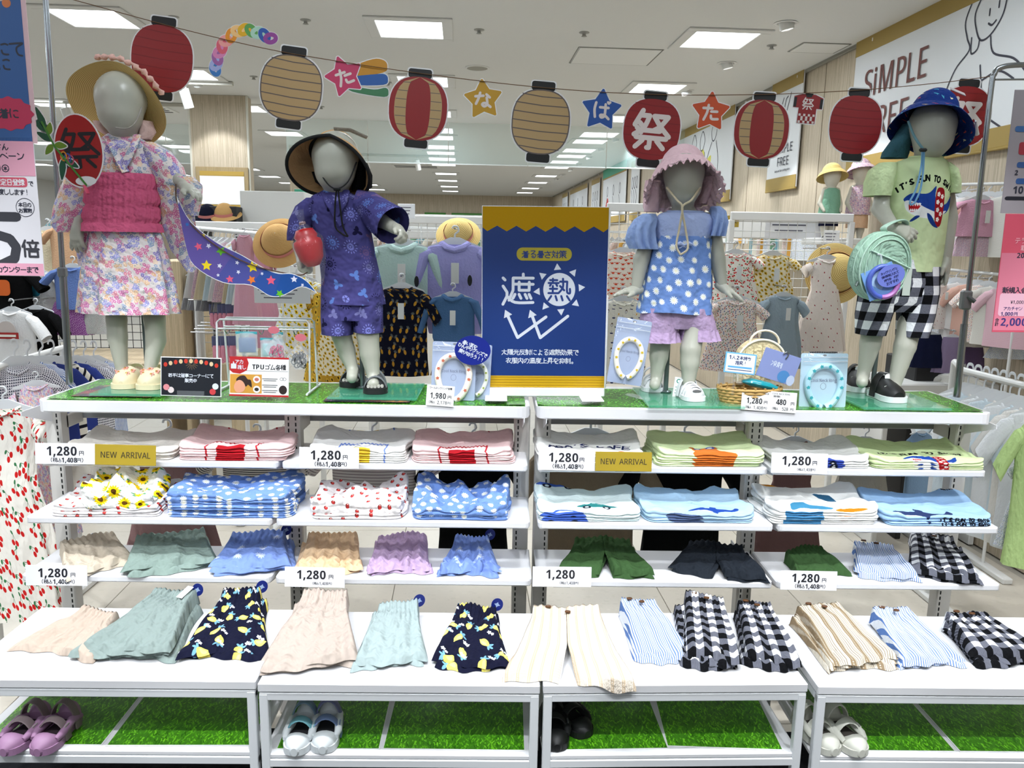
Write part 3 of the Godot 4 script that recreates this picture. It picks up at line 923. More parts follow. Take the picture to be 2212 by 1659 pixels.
	for q in k.spots(12, 118):
		var a := k.r.randf_range(-0.7, 0.7)
		var u := Vector2(0, -1).rotated(a)
		for i in 5:
			k.leaf(q + u * 34, Vector2.from_angle(u.angle() + (i - 2) * 0.5) * 48, 7, Color(0.36, 0.37, 0.36))
		k.oval(q, 27, 39, Color(0.76, 0.56, 0.19), a)
		for i in 4:
			k.line(q + Vector2(-22, -24 + i * 16).rotated(a), q + Vector2(22, -24 + i * 16).rotated(a), 3, Color(0.5, 0.34, 0.1))
	tex["pineapple"] = k.done()
	k = Ink.new(512, Color(0.93, 0.88, 0.82))                # small crabs, tile 0.2
	k.r.seed = 19
	for q in k.spots(9, 150):
		for i in 8:
			k.line(q, q + Vector2.from_angle(0.35 + TAU * i / 8) * 62, 7, Color(0.78, 0.22, 0.1))
		k.oval(q, 44, 28, Color(0.83, 0.25, 0.11))
		k.oval(q + Vector2(-60, -28), 18, 13, Color(0.83, 0.25, 0.11))
		k.oval(q + Vector2(60, -28), 18, 13, Color(0.83, 0.25, 0.11))
	tex["crab"] = k.done()
	k = Ink.new(512, Color(0.92, 0.9, 0.85))                 # penguins, stars and boats, tile 0.22
	k.r.seed = 20
	for q in k.spots(11, 128):
		match k.r.randi() % 3:
			0:
				k.oval(q, 28, 44, Color(0.1, 0.1, 0.14))
				k.oval(q + Vector2(0, 8), 18, 30, Color(0.93, 0.92, 0.9))
				k.oval(q + Vector2(0, -22), 7, 5, Color(0.9, 0.6, 0.2))
			1:
				var l := PackedVector2Array()
				for i in 10:
					l.append(q + Vector2.from_angle(-PI / 2 + PI * i / 5) * (32 if i % 2 == 0 else 14))
				k.poly(l, Color(0.88, 0.66, 0.25))
			2:
				k.poly(PackedVector2Array([q + Vector2(-48, 0), q + Vector2(48, 0), q + Vector2(34, 26), q + Vector2(-34, 26)]), Color(0.17, 0.2, 0.36))
				k.line(q, q + Vector2(0, -44), 6, Color(0.17, 0.2, 0.36))
	tex["penguin"] = k.done()
	for v in [["posy", Color(0.92, 0.87, 0.84), 44, [Color(0.76, 0.3, 0.28), Color(0.3, 0.36, 0.55), Color(0.8, 0.55, 0.4), Color(0.4, 0.5, 0.38)]], ["bluebell", Color(0.88, 0.89, 0.9), 40, [Color(0.4, 0.5, 0.74), Color(0.5, 0.62, 0.8), Color(0.52, 0.6, 0.6)]], ["lilac", Color(0.78, 0.68, 0.72), 44, [Color(0.88, 0.84, 0.88), Color(0.6, 0.46, 0.66), Color(0.92, 0.72, 0.76)]]]:
		k = Ink.new(256, v[1])                               # small scattered flowers, tile 0.12
		k.r.seed = 23
		for q in k.spots(v[2], 26):
			k.petals(q, 5, 11, 4, v[3][k.r.randi() % v[3].size()], k.r.randf() * 3)
			k.leaf(q + Vector2(8, 8), Vector2(7, 5), 2.5, Color(0.4, 0.5, 0.42))
		tex[v[0]] = k.done()
	for v in [["heart_dot", Color(0.91, 0.87, 0.84), Color(0.6, 0.1, 0.14), 6, 8], ["pink_dot", Color(0.52, 0.28, 0.54), Color(0.87, 0.75, 0.86), 20, 13], ["black_dot", Color(0.75, 0.6, 0.56), Color(0.1, 0.08, 0.1), 16, 5]]:
		k = Ink.new(256, v[1])
		k.r.seed = 25
		for q in k.spots(v[3], 44):
			k.oval(q, v[4], v[4] * 0.9, v[2])
		tex[v[0]] = k.done()
	k = Ink.new(256, Color(0.9, 0.9, 0.92))                  # rows of navy triangles, tile 0.08
	for i in 4:
		for j in 4:
			k.poly(PackedVector2Array([Vector2(i * 64 + 4, j * 64 + 58), Vector2(i * 64 + 60, j * 64 + 58), Vector2(i * 64 + 32, j * 64 + 8)]), Color(0.08, 0.1, 0.22))
	tex["triangle"] = k.done()
	k = Ink.new(128, Color(0.93, 0.93, 0.92))                # checkerboard
	for i in 2:
		k.im.fill_rect(Rect2i(i * 64, i * 64, 64, 64), Color(0.06, 0.06, 0.07))
	tex["checker"] = k.done()
	k = Ink.new(512, Color(0.24, 0.5, 0.12))                 # the turf photograph on the mats: blades of many greens
	k.r.seed = 31
	for i in 5200:
		var q := Vector2(k.r.randf() * 512, k.r.randf() * 512)
		var g := k.r.randf()
		k.line(q, q + Vector2(k.r.randf_range(-8, 8), k.r.randf_range(-18, -5)), 3.2, Color(0.13 + 0.36 * g, 0.36 + 0.46 * g, 0.04 + 0.17 * g))
	tex["turf"] = k.done()
	k = Ink.new(512, Color(0.77, 0.73, 0.66))                # wood-grain wall paper: fine upright streaks, tile 1 m
	k.r.seed = 33
	for i in 900:
		var g := k.r.randf_range(-0.075, 0.06)
		var x := k.r.randf() * 512
		var y := k.r.randf() * 512
		var t := k.r.randf_range(1.2, 5.0)
		k.poly(PackedVector2Array([Vector2(x, y), Vector2(x + t, y), Vector2(x + t, y + k.r.randf_range(60, 400)), Vector2(x, y + 200)]), Color(0.77 + g, 0.73 + g, 0.66 + g * 1.1))
	tex["grain"] = k.done()
	k = Ink.new(256, Color(0.86, 0.85, 0.82))                # pale stone floor tiles: faint flecks, tile 0.6 m
	k.r.seed = 35
	for i in 420:
		var g := k.r.randf_range(-0.03, 0.02)
		k.oval(Vector2(k.r.randf() * 256, k.r.randf() * 256), k.r.randf_range(1, 6), k.r.randf_range(1, 4), Color(0.86 + g, 0.85 + g, 0.82 + g))
	tex["stone"] = k.done()
	k = Ink.new(256, Color(0.72, 0.55, 0.08))                # the diagonal stripes of the yellow band, tile 0.04
	for i in range(-256, 512, 64):
		k.poly(PackedVector2Array([Vector2(i, 256), Vector2(i + 22, 256), Vector2(i + 278, 0), Vector2(i + 256, 0)]), Color(0.6, 0.45, 0.06), false)
	tex["gold_band"] = k.done()
	k = Ink.new(128, Color(0.86, 0.76, 0.5))                # coiled straw braid, tile 0.018 across the rows
	for i in 4:
		k.im.fill_rect(Rect2i(0, i * 32, 128, 9), Color(0.62, 0.5, 0.26))
		k.im.fill_rect(Rect2i(0, i * 32 + 17, 128, 6), Color(0.9, 0.8, 0.56))
	tex["straw"] = k.done()
	k = Ink.new(512, NAVY.darkened(0.3))                     # the night-sky sheet under the glass stands: printed fireworks
	k.r.seed = 41
	for q in k.spots(9, 130):
		var c: Color = [Color(0.7, 0.2, 0.2), Color(0.85, 0.7, 0.25), Color(0.25, 0.4, 0.75), Color(0.7, 0.35, 0.6), Color(0.8, 0.5, 0.2)][k.r.randi() % 5]
		for i in 30:
			var d := Vector2.from_angle(TAU * i / 30)
			k.line(q + d * 14, q + d * k.r.randf_range(50, 96), 3, c)
	tex["fireworks"] = k.done()
	k = Ink.new(512, Color(0.1, 0.19, 0.44))                 # small printed animals on the blue hat, tile 0.2
	k.r.seed = 43
	for q in k.spots(20, 84):
		var c: Color = [Color(0.85, 0.72, 0.42), Color(0.75, 0.3, 0.3), Color(0.3, 0.62, 0.72), Color(0.9, 0.86, 0.72)][k.r.randi() % 4]
		var d := Vector2.from_angle(k.r.randf() * TAU)
		k.leaf(q, d * 46, 7, c)
		k.leaf(q + d * 30, d.orthogonal() * 18, 4, c)
	tex["hat_print"] = k.done()


func print_tex(called: String, ground: Color, draw: Callable, w := 512, h := 384) -> StandardMaterial3D:   # a garment with one printed picture; its uv runs 0..1 over the cloth
	var k := Ink.new(w, ground, h)
	draw.call(k)
	tex[called] = k.done()
	var m: StandardMaterial3D = cloth(called, 1.0, 0.35).duplicate()
	m.uv1_scale = Vector3.ONE
	return m


# ================================================================ the scene
func _ready() -> void:
	var cam := Camera3D.new()
	cam.name = "camera"
	add_child(cam)
	cam.fov = 2.0 * rad_to_deg(atan(829.5 / SPAN))
	cam.transform = Transform3D(look, EYE)
	cam.near = 0.05
	cam.far = 200.0
	cam.current = true
	var env := Environment.new()
	env.background_mode = Environment.BG_COLOR
	env.background_color = Color(0.05, 0.05, 0.05)
	env.tonemap_mode = Environment.TONE_MAPPER_LINEAR
	env.tonemap_exposure = 1.0
	env.sdfgi_enabled = true
	env.ssao_enabled = true
	env.ssil_enabled = true
	var we := WorldEnvironment.new()
	we.name = "world"
	we.environment = env
	add_child(we)
	rng.seed = 7
	rough.seed = 3
	rough.frequency = 1.0
	rough.noise_type = FastNoiseLite.TYPE_SIMPLEX_SMOOTH
	rough.fractal_octaves = 3
	make_patterns()
	ceiling_lights()
	spotlights()
	room_shell()
	wall_banners()
	ceiling_fittings()
	gondola()
	tables()
	mannequins()
	top_shelf_things()
	garland()
	shelf_clothes()
	table_clothes()
	sandals()
	backs_of_the_gondola()
	shop_behind()
	posters()


const PANEL_ENERGY := 1.05
const SPOT_ENERGY := 2.3


func ceiling_lights() -> void:
	var proto: Node3D
	var hole := MB.new()                                      # a square trim with a shallow tray
	for s in [[0, -0.25, 0.57, 0.07], [0, 0.25, 0.57, 0.07], [-0.25, 0, 0.07, 0.43], [0.25, 0, 0.07, 0.43]]:
		hole.box(Vector3(s[0], -0.006, s[1]), Vector3(s[2], 0.012, s[3]), 0.003)
	var i := 0
	for x in [1.75, -0.36, -2.42, -4.45, -6.5, -8.6]:
		for z in [3.9, 2.0, 0.1, -1.8, -3.7, -5.65, -7.4, -9.2, -11.25, -13.15, -15.1, -17.1, -19.0, -21.0, -22.9]:
			var o := thing("ceiling_light", "", "ceiling light", ROOM * Vector3(x, CEIL, z), deg_to_rad(2.7), "square panel lights in the ceiling")
			part("trim", hole, plain(Color(0.82, 0.82, 0.81), 0.5), o)
			part("diffuser", MB.new().box(Vector3(0, -0.004, 0), Vector3(0.43, 0.006, 0.43), 0.002), glow(Color(0.96, 0.98, 1.0), 4.0), o)
			var l := AreaLight3D.new()
			l.name = "lamp"
			l.area_size = Vector2(0.45, 0.45)
			l.light_energy = PANEL_ENERGY
			l.light_color = Color(0.93, 0.97, 1.0)
			l.shadow_enabled = true
			l.area_range = 30.0
			l.area_attenuation = 2.0
			o.add_child(l)
			l.rotation.x = -PI / 2
			l.position.y = -0.016
			o.set_meta("label", "square ceiling light, %s from the front in the %s row from the right wall" % [ORD[i % 15], ORD[i / 15]])
			i += 1


func spotlights() -> void:
	var can := MB.new().lathe([Vector2(0.0, 0.07), Vector2(0.04, 0.07), Vector2(0.045, 0.06), Vector2(0.045, -0.05), Vector2(0.042, -0.055), Vector2(0.037, -0.05), Vector2(0.036, -0.03), Vector2(0.0, -0.03)], 20).mesh()
	var rim := MB.new().lathe([Vector2(0.075, 0.0), Vector2(0.078, -0.004), Vector2(0.06, -0.006), Vector2(0.05, 0.0), Vector2(0.05, 0.05)], 24).mesh()
	var lens := MB.new().lathe([Vector2(0.036, -0.036), Vector2(0.02, -0.04), Vector2(0.0, -0.041)], 20).mesh()
	var all := []
	for i in 6:                                               # two rows above the aisle, aimed at the shelf
		all.append([Vector3(-1.95 + i * 0.8, CEIL, 1.0), Vector3(-1.9 + i * 0.78, 0.45, 0.3), SPOT_ENERGY, 25.0, "spotlight over the aisle aimed at the gondola, front row"])
	for i in 5:
		all.append([Vector3(-1.8 + i * 0.95, CEIL, 2.05), Vector3(-1.6 + i * 0.85, 0.5, 0.3), SPOT_ENERGY * 1.2, 22.0, "spotlight over the aisle aimed at the gondola, second row"])
	for i in 12:                                              # the row beside the right wall
		all.append([ROOM * Vector3(2.04, CEIL, -5.21 - i * 1.14), ROOM * Vector3(2.5, 0.9, -5.21 - i * 1.14), 1.6, 35.0, "small round spotlight in the ceiling beside the right wall"])
	for i in 5:                                               # above the racks behind the gondola
		all.append([ROOM * Vector3(-2.9 + i * 1.15, CEIL, -4.55), ROOM * Vector3(-2.6 + i * 1.1, 0.9, -4.0), 2.2, 35.0, "small round spotlight above the racks behind the gondola"])
	all.append([ROOM * Vector3(-2.44, CEIL, -7.75), ROOM * Vector3(-2.44, 2.1, -8.35), 0.9, 30.0, "small spotlight in the ceiling aimed at the framed poster"])
	var n := 0
	var row := ""
	for s in all:
		n = n + 1 if row == s[4] else 0
		row = s[4]
		var o := thing("spotlight", "%s, %s of its row" % [s[4], ORD[n]], "spotlight", s[0], 0.0, "round spotlights in the ceiling")
		part("trim_ring", rim, plain(Color(0.85, 0.85, 0.84), 0.5), o)
		var down: Vector3 = (s[1] - s[0]).normalized()
		var b := Basis.looking_at(down, Vector3.RIGHT if absf(down.dot(Vector3.RIGHT)) < 0.9 else Vector3.BACK)
		var head := part("lamp_head", can, plain(Color(0.85, 0.85, 0.84), 0.5), o, Vector3(0, 0.012, 0), b * Basis(Vector3.RIGHT, PI / 2))
		part("lens", lens, glow(Color(1, 1, 1), 6.0), head)
		var l := SpotLight3D.new()
		l.name = "lamp"
		l.spot_angle = s[3]
		l.spot_angle_attenuation = 0.35
		l.spot_range = 30.0
		l.spot_attenuation = 2.0
		l.light_energy = s[2]
		l.light_color = Color(0.97, 0.985, 1.0)
		l.light_size = 0.035
		l.shadow_enabled = true
		o.add_child(l)
		l.transform = Transform3D(b, Vector3(0, 0.012, 0) + down * 0.07)


func surf(pattern: String, tile: float, c := Color.WHITE, rough_ := 0.6, world := true) -> StandardMaterial3D:
	var m := StandardMaterial3D.new()
	m.albedo_texture = tex[pattern]
	m.albedo_color = c
	m.uv1_triplanar = true
	m.uv1_world_triplanar = world
	m.uv1_scale = Vector3.ONE / tile
	m.roughness = rough_
	return m


func room_shell() -> void:
	var white := plain(Color(0.84, 0.84, 0.83), 0.9)
	var wood := surf("grain", 0.9, Color(0.95, 0.93, 0.9), 0.65, false)
	struct("ceiling", MB.new().box(Vector3(-5.5, CEIL + 0.06, -9.0), Vector3(17.4, 0.12, 32.0), 0), white, ROOM)
	var floor_ := struct("floor", MB.new().box(Vector3(-5.5, -0.06, -9.0), Vector3(17.4, 0.1, 32.0), 0), plain(Color(0.66, 0.64, 0.6), 0.4), ROOM)
	var stone := surf("stone", 0.6, Color(0.9, 0.88, 0.85), 0.3, false)
	var tile := MB.new().box(Vector3(0, -0.006, 0), Vector3(0.597, 0.012, 0.597), 0.0015).mesh()
	for i in 22:
		for j in 21:
			var q := Vector3(2.4 - i * 0.6, 0, -2.0 - j * 0.6)
			if q.x < -2.8 - j * 0.4:
				continue
			part("floor_tile", tile, stone, floor_, q)
	struct("floor_front", MB.new().box(Vector3(-0.4, -0.002, 3.1), Vector3(8.0, 0.012, 6.0), 0.002), cloth(Color(0.075, 0.085, 0.1), 0.3, 0.4))
	struct("wall_right", MB.new().box(Vector3(2.81, CEIL / 2, -9.0), Vector3(0.12, CEIL, 32.0), 0), wood, ROOM)
	struct("wall_left", MB.new().box(Vector3(-11.0, CEIL / 2, -9.0), Vector3(0.12, CEIL, 32.0), 0), white, ROOM)
	struct("wall_back", MB.new().box(Vector3(-5.5, CEIL / 2, -24.9), Vector3(17.4, CEIL, 0.12), 0), wood, ROOM)
	struct("wall_front", MB.new().box(Vector3(-5.5, CEIL / 2, 6.9), Vector3(17.4, CEIL, 0.12), 0), white, ROOM)
	var line := plain(Color(0.55, 0.54, 0.5), 0.5, 0.3)
	var rail := struct("trim_1", MB.new().box(Vector3(2.735, CEIL - 0.012, -9.0), Vector3(0.025, 0.024, 31.0), 0.003), line, ROOM)
	for i in 14:
		part("hook", MB.new().lathe([Vector2(0.0, 0.0), Vector2(0.012, 0.0), Vector2(0.012, -0.02), Vector2(0.0, -0.026)], 8), white, rail, Vector3(2.72, CEIL - 0.02, -4.2 - i * 1.2))
	for i in 12:                                              # grooves between the wall boards
		part("board_joint", MB.new().box(Vector3(2.7495, CEIL / 2, -4.6 - i * 1.55), Vector3(0.003, CEIL, 0.006), 0), plain(Color(0.4, 0.34, 0.26), 0.8), rail)
	# the wood-faced pillar with its lit poster
	var pillar := struct("column_1", MB.new().box(Vector3(0, CEIL / 2, 0), Vector3(0.56, CEIL, 0.2), 0.004), wood, ROOM * Transform3D(Basis(), Vector3(-2.46, 0, -8.52)))
	for x in [-0.285, 0.285]:
		part("corner_strip", MB.new().box(Vector3(x, CEIL / 2, 0.09), Vector3(0.02, CEIL, 0.03), 0.003), plain(Color(0.8, 0.79, 0.74), 0.5), pillar)
	var far_pillar := struct("column_2", MB.new().box(Vector3(0, CEIL / 2, 0), Vector3(0.6, CEIL, 0.6), 0.004), wood, ROOM * Transform3D(Basis(), Vector3(-2.35, 0, -12.9)))
	part("sign_panel", MB.new().box(Vector3(0, 2.05, 0.31), Vector3(0.46, 0.5, 0.02), 0.003), plain(Color(0.93, 0.93, 0.92), 0.6), far_pillar)
	part("green_band", MB.new().box(Vector3(0, 2.27, 0.322), Vector3(0.46, 0.05, 0.004), 0.001), plain(Color(0.25, 0.62, 0.5), 0.6), far_pillar)
	var poster := thing("framed_poster", "blank white poster in a gold frame lit by a spotlight on the wood pillar", "poster", ROOM * Vector3(-2.44, 2.02, -8.4), deg_to_rad(2.7))
	part("frame", MB.new().box(Vector3(0, 0, 0), Vector3(0.52, 0.46, 0.02), 0.003), surf("grain", 0.4, Color(0.8, 0.74, 0.6), 0.6), poster)
	part("sheet", MB.new().box(Vector3(0, 0, 0.012), Vector3(0.44, 0.28, 0.004), 0.001), plain(Color(0.95, 0.95, 0.95), 0.5), poster)
	for y in [-0.165, 0.165]:
		part("gold_band", MB.new().box(Vector3(0, y, 0.012), Vector3(0.44, 0.045, 0.004), 0.001), plain(Color(0.68, 0.56, 0.25), 0.5), poster)
	# glass smoke screens hanging from the ceiling
	for s in [["smoke_screen", Vector3(-2.1, 0, -9.85), 5, "clear glass smoke screen hanging across the ceiling behind the lanterns"], ["smoke_screen", Vector3(-7.6, 0, -10.6), 5, "clear glass smoke screen hanging from the ceiling left of the wood pillar"]]:
		var o := thing(s[0], s[3], "glass screen", ROOM * s[1], deg_to_rad(2.7))
		for i in s[2]:
			part("glass_pane", MB.new().box(Vector3(i * 0.96 + 0.48, CEIL - 0.24, 0), Vector3(0.952, 0.47, 0.008), 0.001), clear(Color(0.8, 0.93, 0.92), 0.14, 0.02), o)
			part("bottom_edge", MB.new().box(Vector3(i * 0.96 + 0.48, CEIL - 0.482, 0), Vector3(0.952, 0.014, 0.018), 0.003), plain(Color(0.88, 0.9, 0.9), 0.25, 0.2), o)
	# screens and partitions deeper in the shop
	var green := plain(Color(0.3, 0.55, 0.25), 0.7)
	for s in [[-0.85, 0.55], [0.15, 0.9], [-1.9, 0.5], [-3.4, 0.8], [1.5, 0.6]]:
		var o := thing("wall_sign", "", "sign", ROOM * Vector3(s[0], 1.72, -24.82), deg_to_rad(2.7), "white signs on the far wall")
		part("board", MB.new().box(Vector3.ZERO, Vector3(s[1], 1.05, 0.03), 0.004), plain(Color(0.9, 0.9, 0.89), 0.6), o)
		part("green_band", MB.new().box(Vector3(0, 0.62, 0), Vector3(s[1] + 0.1, 0.14, 0.03), 0.004), green, o)
		o.set_meta("label", {-0.85: "white sign with a drawn baby on the far wall left of the red roof sign", 0.15: "white far wall sign with a red roof drawing", -1.9: "narrow white sign on the far wall beside the violet suit", -3.4: "wide white sign on the far wall behind the pillar", 1.5: "white sign on the far wall nearest the right wall"}[s[0]])
		if s[0] == 0.15:
			part("red_roof", MB.new().prism(PackedVector2Array([Vector2(-0.26, 0.14), Vector2(0.26, 0.14), Vector2(0, 0.34)]), 0.016, 0.02), plain(Color(0.75, 0.1, 0.08), 0.6), o)
			letters("room 10-", 0.12, plain(Color(0.3, 0.3, 0.3), 0.7), o, Vector3(0, -0.02, 0.017), false)
		else:
			var d := MB.new()
			d.ribbon(curve([Vector2(-0.1, -0.1), Vector2(-0.12, 0.1), Vector2(0, 0.22), Vector2(0.12, 0.1), Vector2(0.08, -0.12)], 5), 0.02, 0.017)
			d.ribbon(curve([Vector2(-0.04, -0.02), Vector2(0.02, -0.08), Vector2(0.06, 0.02)], 5), 0.02, 0.017)
			part("drawing", d, plain(Color(0.25, 0.25, 0.25), 0.7), o)


func banner(called_label: String, z0: float, z1: float, y0: float, y1: float, draw: Callable) -> void:   # a roll hung flat on the right wall, its face towards the shop
	var w := z0 - z1
	var h := y1 - y0
	var o := thing("wall_banner", called_label, "banner", ROOM * Vector3(2.722, (y0 + y1) / 2, (z0 + z1) / 2), 0.0, "white banners along the right wall")
	o.basis = ROOM.basis * Basis(Vector3.UP, -PI / 2)
	var gold := plain(Color(0.62, 0.52, 0.26), 0.6)
	part("sheet", MB.new().box(Vector3.ZERO, Vector3(w, h, 0.012), 0.002), plain(Color(0.86, 0.87, 0.88), 0.6), o)
	var b := 0.1 if h > 0.8 else 0.05
	part("gold_band", MB.new().box(Vector3(0, h / 2 - b / 2, 0.008), Vector3(w, b, 0.006), 0.001), gold, o)
	part("gold_band", MB.new().box(Vector3(0, -h / 2 + b / 2, 0.008), Vector3(w, b, 0.006), 0.001), gold, o)
	part("weight_bar", MB.new().box(Vector3(0, -h / 2 - 0.008, 0.004), Vector3(w, 0.016, 0.02), 0.004), gold, o)
	draw.call(o)


func wall_banners() -> void:
	var ink := plain(Color(0.22, 0.22, 0.27), 0.7)
	var brown := plain(Color(0.42, 0.24, 0.22), 0.7)
	banner("largest white wall banner with brown SIMPLE FREE lettering and a drawn woman", -3.1, -5.62, 2.07, 2.95, func(o):
		letters("SiMPLE", 0.175, brown, o, Vector3(-0.72, 0.13, 0.012), false, 0.95)
		letters("FREE", 0.175, brown, o, Vector3(-0.76, -0.13, 0.012), false, 0.95)
		for l in [
			[Vector2(0.02, 0.36), Vector2(-0.03, 0.26), Vector2(0.0, 0.17), Vector2(0.03, 0.1), Vector2(-0.08, 0.02), Vector2(-0.16, -0.12), Vector2(-0.2, -0.3)],
			[Vector2(0.1, 0.36), Vector2(0.05, 0.28), Vector2(0.07, 0.2), Vector2(0.12, 0.13), Vector2(0.2, 0.14), Vector2(0.28, 0.22), Vector2(0.3, 0.34)],
			[Vector2(0.04, 0.16), Vector2(0.05, 0.08), Vector2(0.1, 0.09), Vector2(0.11, 0.14)], [Vector2(0.2, 0.13), Vector2(0.24, 0.04), Vector2(0.4, -0.02), Vector2(0.5, -0.1)],
			[Vector2(0.14, 0.0), Vector2(0.17, -0.16), Vector2(0.06, -0.14)], [Vector2(0.17, -0.08), Vector2(0.3, -0.06), Vector2(0.42, -0.12)],
			[Vector2(-0.1, -0.3), Vector2(0.02, -0.26), Vector2(0.12, -0.2), Vector2(0.25, -0.28), Vector2(0.36, -0.34)], [Vector2(0.17, 0.27), Vector2(0.17, 0.24)], [Vector2(0.24, 0.29), Vector2(0.24, 0.26)], [Vector2(0.17, 0.2), Vector2(0.2, 0.185), Vector2(0.23, 0.2)],
			[Vector2(0.0, -0.1), Vector2(0.1, -0.16), Vector2(0.1, -0.32)], [Vector2(0.5, -0.1), Vector2(0.56, -0.25), Vector2(0.52, -0.36)]]:
			part("drawn_line", MB.new().ribbon(curve(l, 6), 0.011, 0.0075), ink, o))
	banner("narrow white wall banner with a drawn bottle and small SIMPLE FREE lettering", -6.48, -7.12, 2.04, 2.95, func(o):
		letters("SiMPLE", 0.072, ink, o, Vector3(0.03, -0.12, 0.012), false, 1.15)
		letters("FREE", 0.072, ink, o, Vector3(0.03, -0.225, 0.012), false, 1.15)
		letters("baby and kids clothing store", 0.018, ink, o, Vector3(0.03, -0.3, 0.012), false)
		for l in [[Vector2(-0.05, 0.3), Vector2(-0.12, 0.18), Vector2(-0.14, 0.06), Vector2(-0.02, 0.04), Vector2(0.02, 0.16), Vector2(0.1, 0.32)], [Vector2(-0.14, 0.1), Vector2(-0.02, 0.08)], [Vector2(-0.02, 0.22), Vector2(0.0, 0.28), Vector2(0.04, 0.3)]]:
			part("drawn_line", MB.new().ribbon(curve(l, 6), 0.012, 0.0075), ink, o))
	banner("white banner on the right wall with drawn parents and a child in a yellow shirt", -8.1, -10.6, 2.02, 2.95, func(o):
		letters("FREE", 0.15, ink, o, Vector3(-0.95, -0.1, 0.012), false)
		var y := MB.new()
		y.plate(curve([Vector2(0.1, 0.1), Vector2(0.28, 0.12), Vector2(0.32, -0.14), Vector2(0.12, -0.16)], 5, true), 0.0071)
		y.plate(curve([Vector2(0.4, 0.0), Vector2(0.55, 0.04), Vector2(0.5, -0.12)], 5, true), 0.0071)
		part("yellow_shirt", y, plain(Color(0.83, 0.8, 0.35), 0.7), o)
		for m in [Vector2(-0.12, 0.24), Vector2(0.2, 0.24), Vector2(0.62, 0.3)]:
			part("drawn_head", MB.new().ribbon(curve([m + Vector2(-0.09, 0), m + Vector2(0, 0.1), m + Vector2(0.09, 0), m + Vector2(0.03, -0.1), m + Vector2(-0.05, -0.1)], 5, true), 0.013, 0.0075, true), ink, o)
		for l in [[Vector2(-0.2, 0.14), Vector2(-0.3, -0.1), Vector2(-0.22, -0.38)], [Vector2(-0.05, 0.13), Vector2(0.06, 0.02), Vector2(0.1, -0.15), Vector2(0.02, -0.36)], [Vector2(0.1, 0.12), Vector2(0.08, -0.1), Vector2(0.14, -0.2), Vector2(0.12, -0.38)], [Vector2(0.3, 0.1), Vector2(0.34, -0.12), Vector2(0.28, -0.38)], [Vector2(0.55, 0.18), Vector2(0.4, 0.0), Vector2(0.42, -0.2), Vector2(0.7, -0.24)], [Vector2(0.7, 0.18), Vector2(0.8, -0.05), Vector2(0.72, -0.36)]]:
			part("drawn_line", MB.new().ribbon(curve(l, 6), 0.013, 0.0075), ink, o))
	var red := plain(Color(0.78, 0.16, 0.14), 0.7)
	for s in [[-12.4, -13.0, "slim white banner with a small drawn figure on the right wall"], [-13.4, -15.6, "white banner under a green strip on the right wall, with red drawings"], [-16.0, -17.0, "narrow white banner with drawn figures far along the right wall"], [-17.6, -20.4, "white banner with a red shape far along the right wall"], [-20.9, -22.0, "farthest white banner on the right wall"]]:
		banner(s[2], s[0], s[1], 1.95, 2.86, func(o):
			var w: float = s[0] - s[1]
			for i in 3:
				var d := MB.new()
				var m := Vector2(w * (i - 1) * 0.27, 0.1)
				d.ribbon(curve([m + Vector2(-0.06, 0), m + Vector2(0, 0.1), m + Vector2(0.06, 0), m + Vector2(0, -0.08)], 4, true), 0.02, 0.0075, true)
				d.ribbon(curve([m + Vector2(-0.08, -0.1), m + Vector2(0.0, -0.22), m + Vector2(-0.05, -0.32)], 4), 0.02, 0.0075)
				part("drawing", d, ink, o)
			if w > 1.5:
				part("red_mark", MB.new().plate(curve([Vector2(-w * 0.35, -0.2), Vector2(-w * 0.25, 0.0), Vector2(-w * 0.2, -0.2)], 4, true), 0.0074), red, o)
			if s[0] == -13.4:
				part("green_strip", MB.new().box(Vector3(0, 0.46, 0.01), Vector3(w, 0.16, 0.01), 0.002), plain(Color(0.25, 0.62, 0.5), 0.6), o))


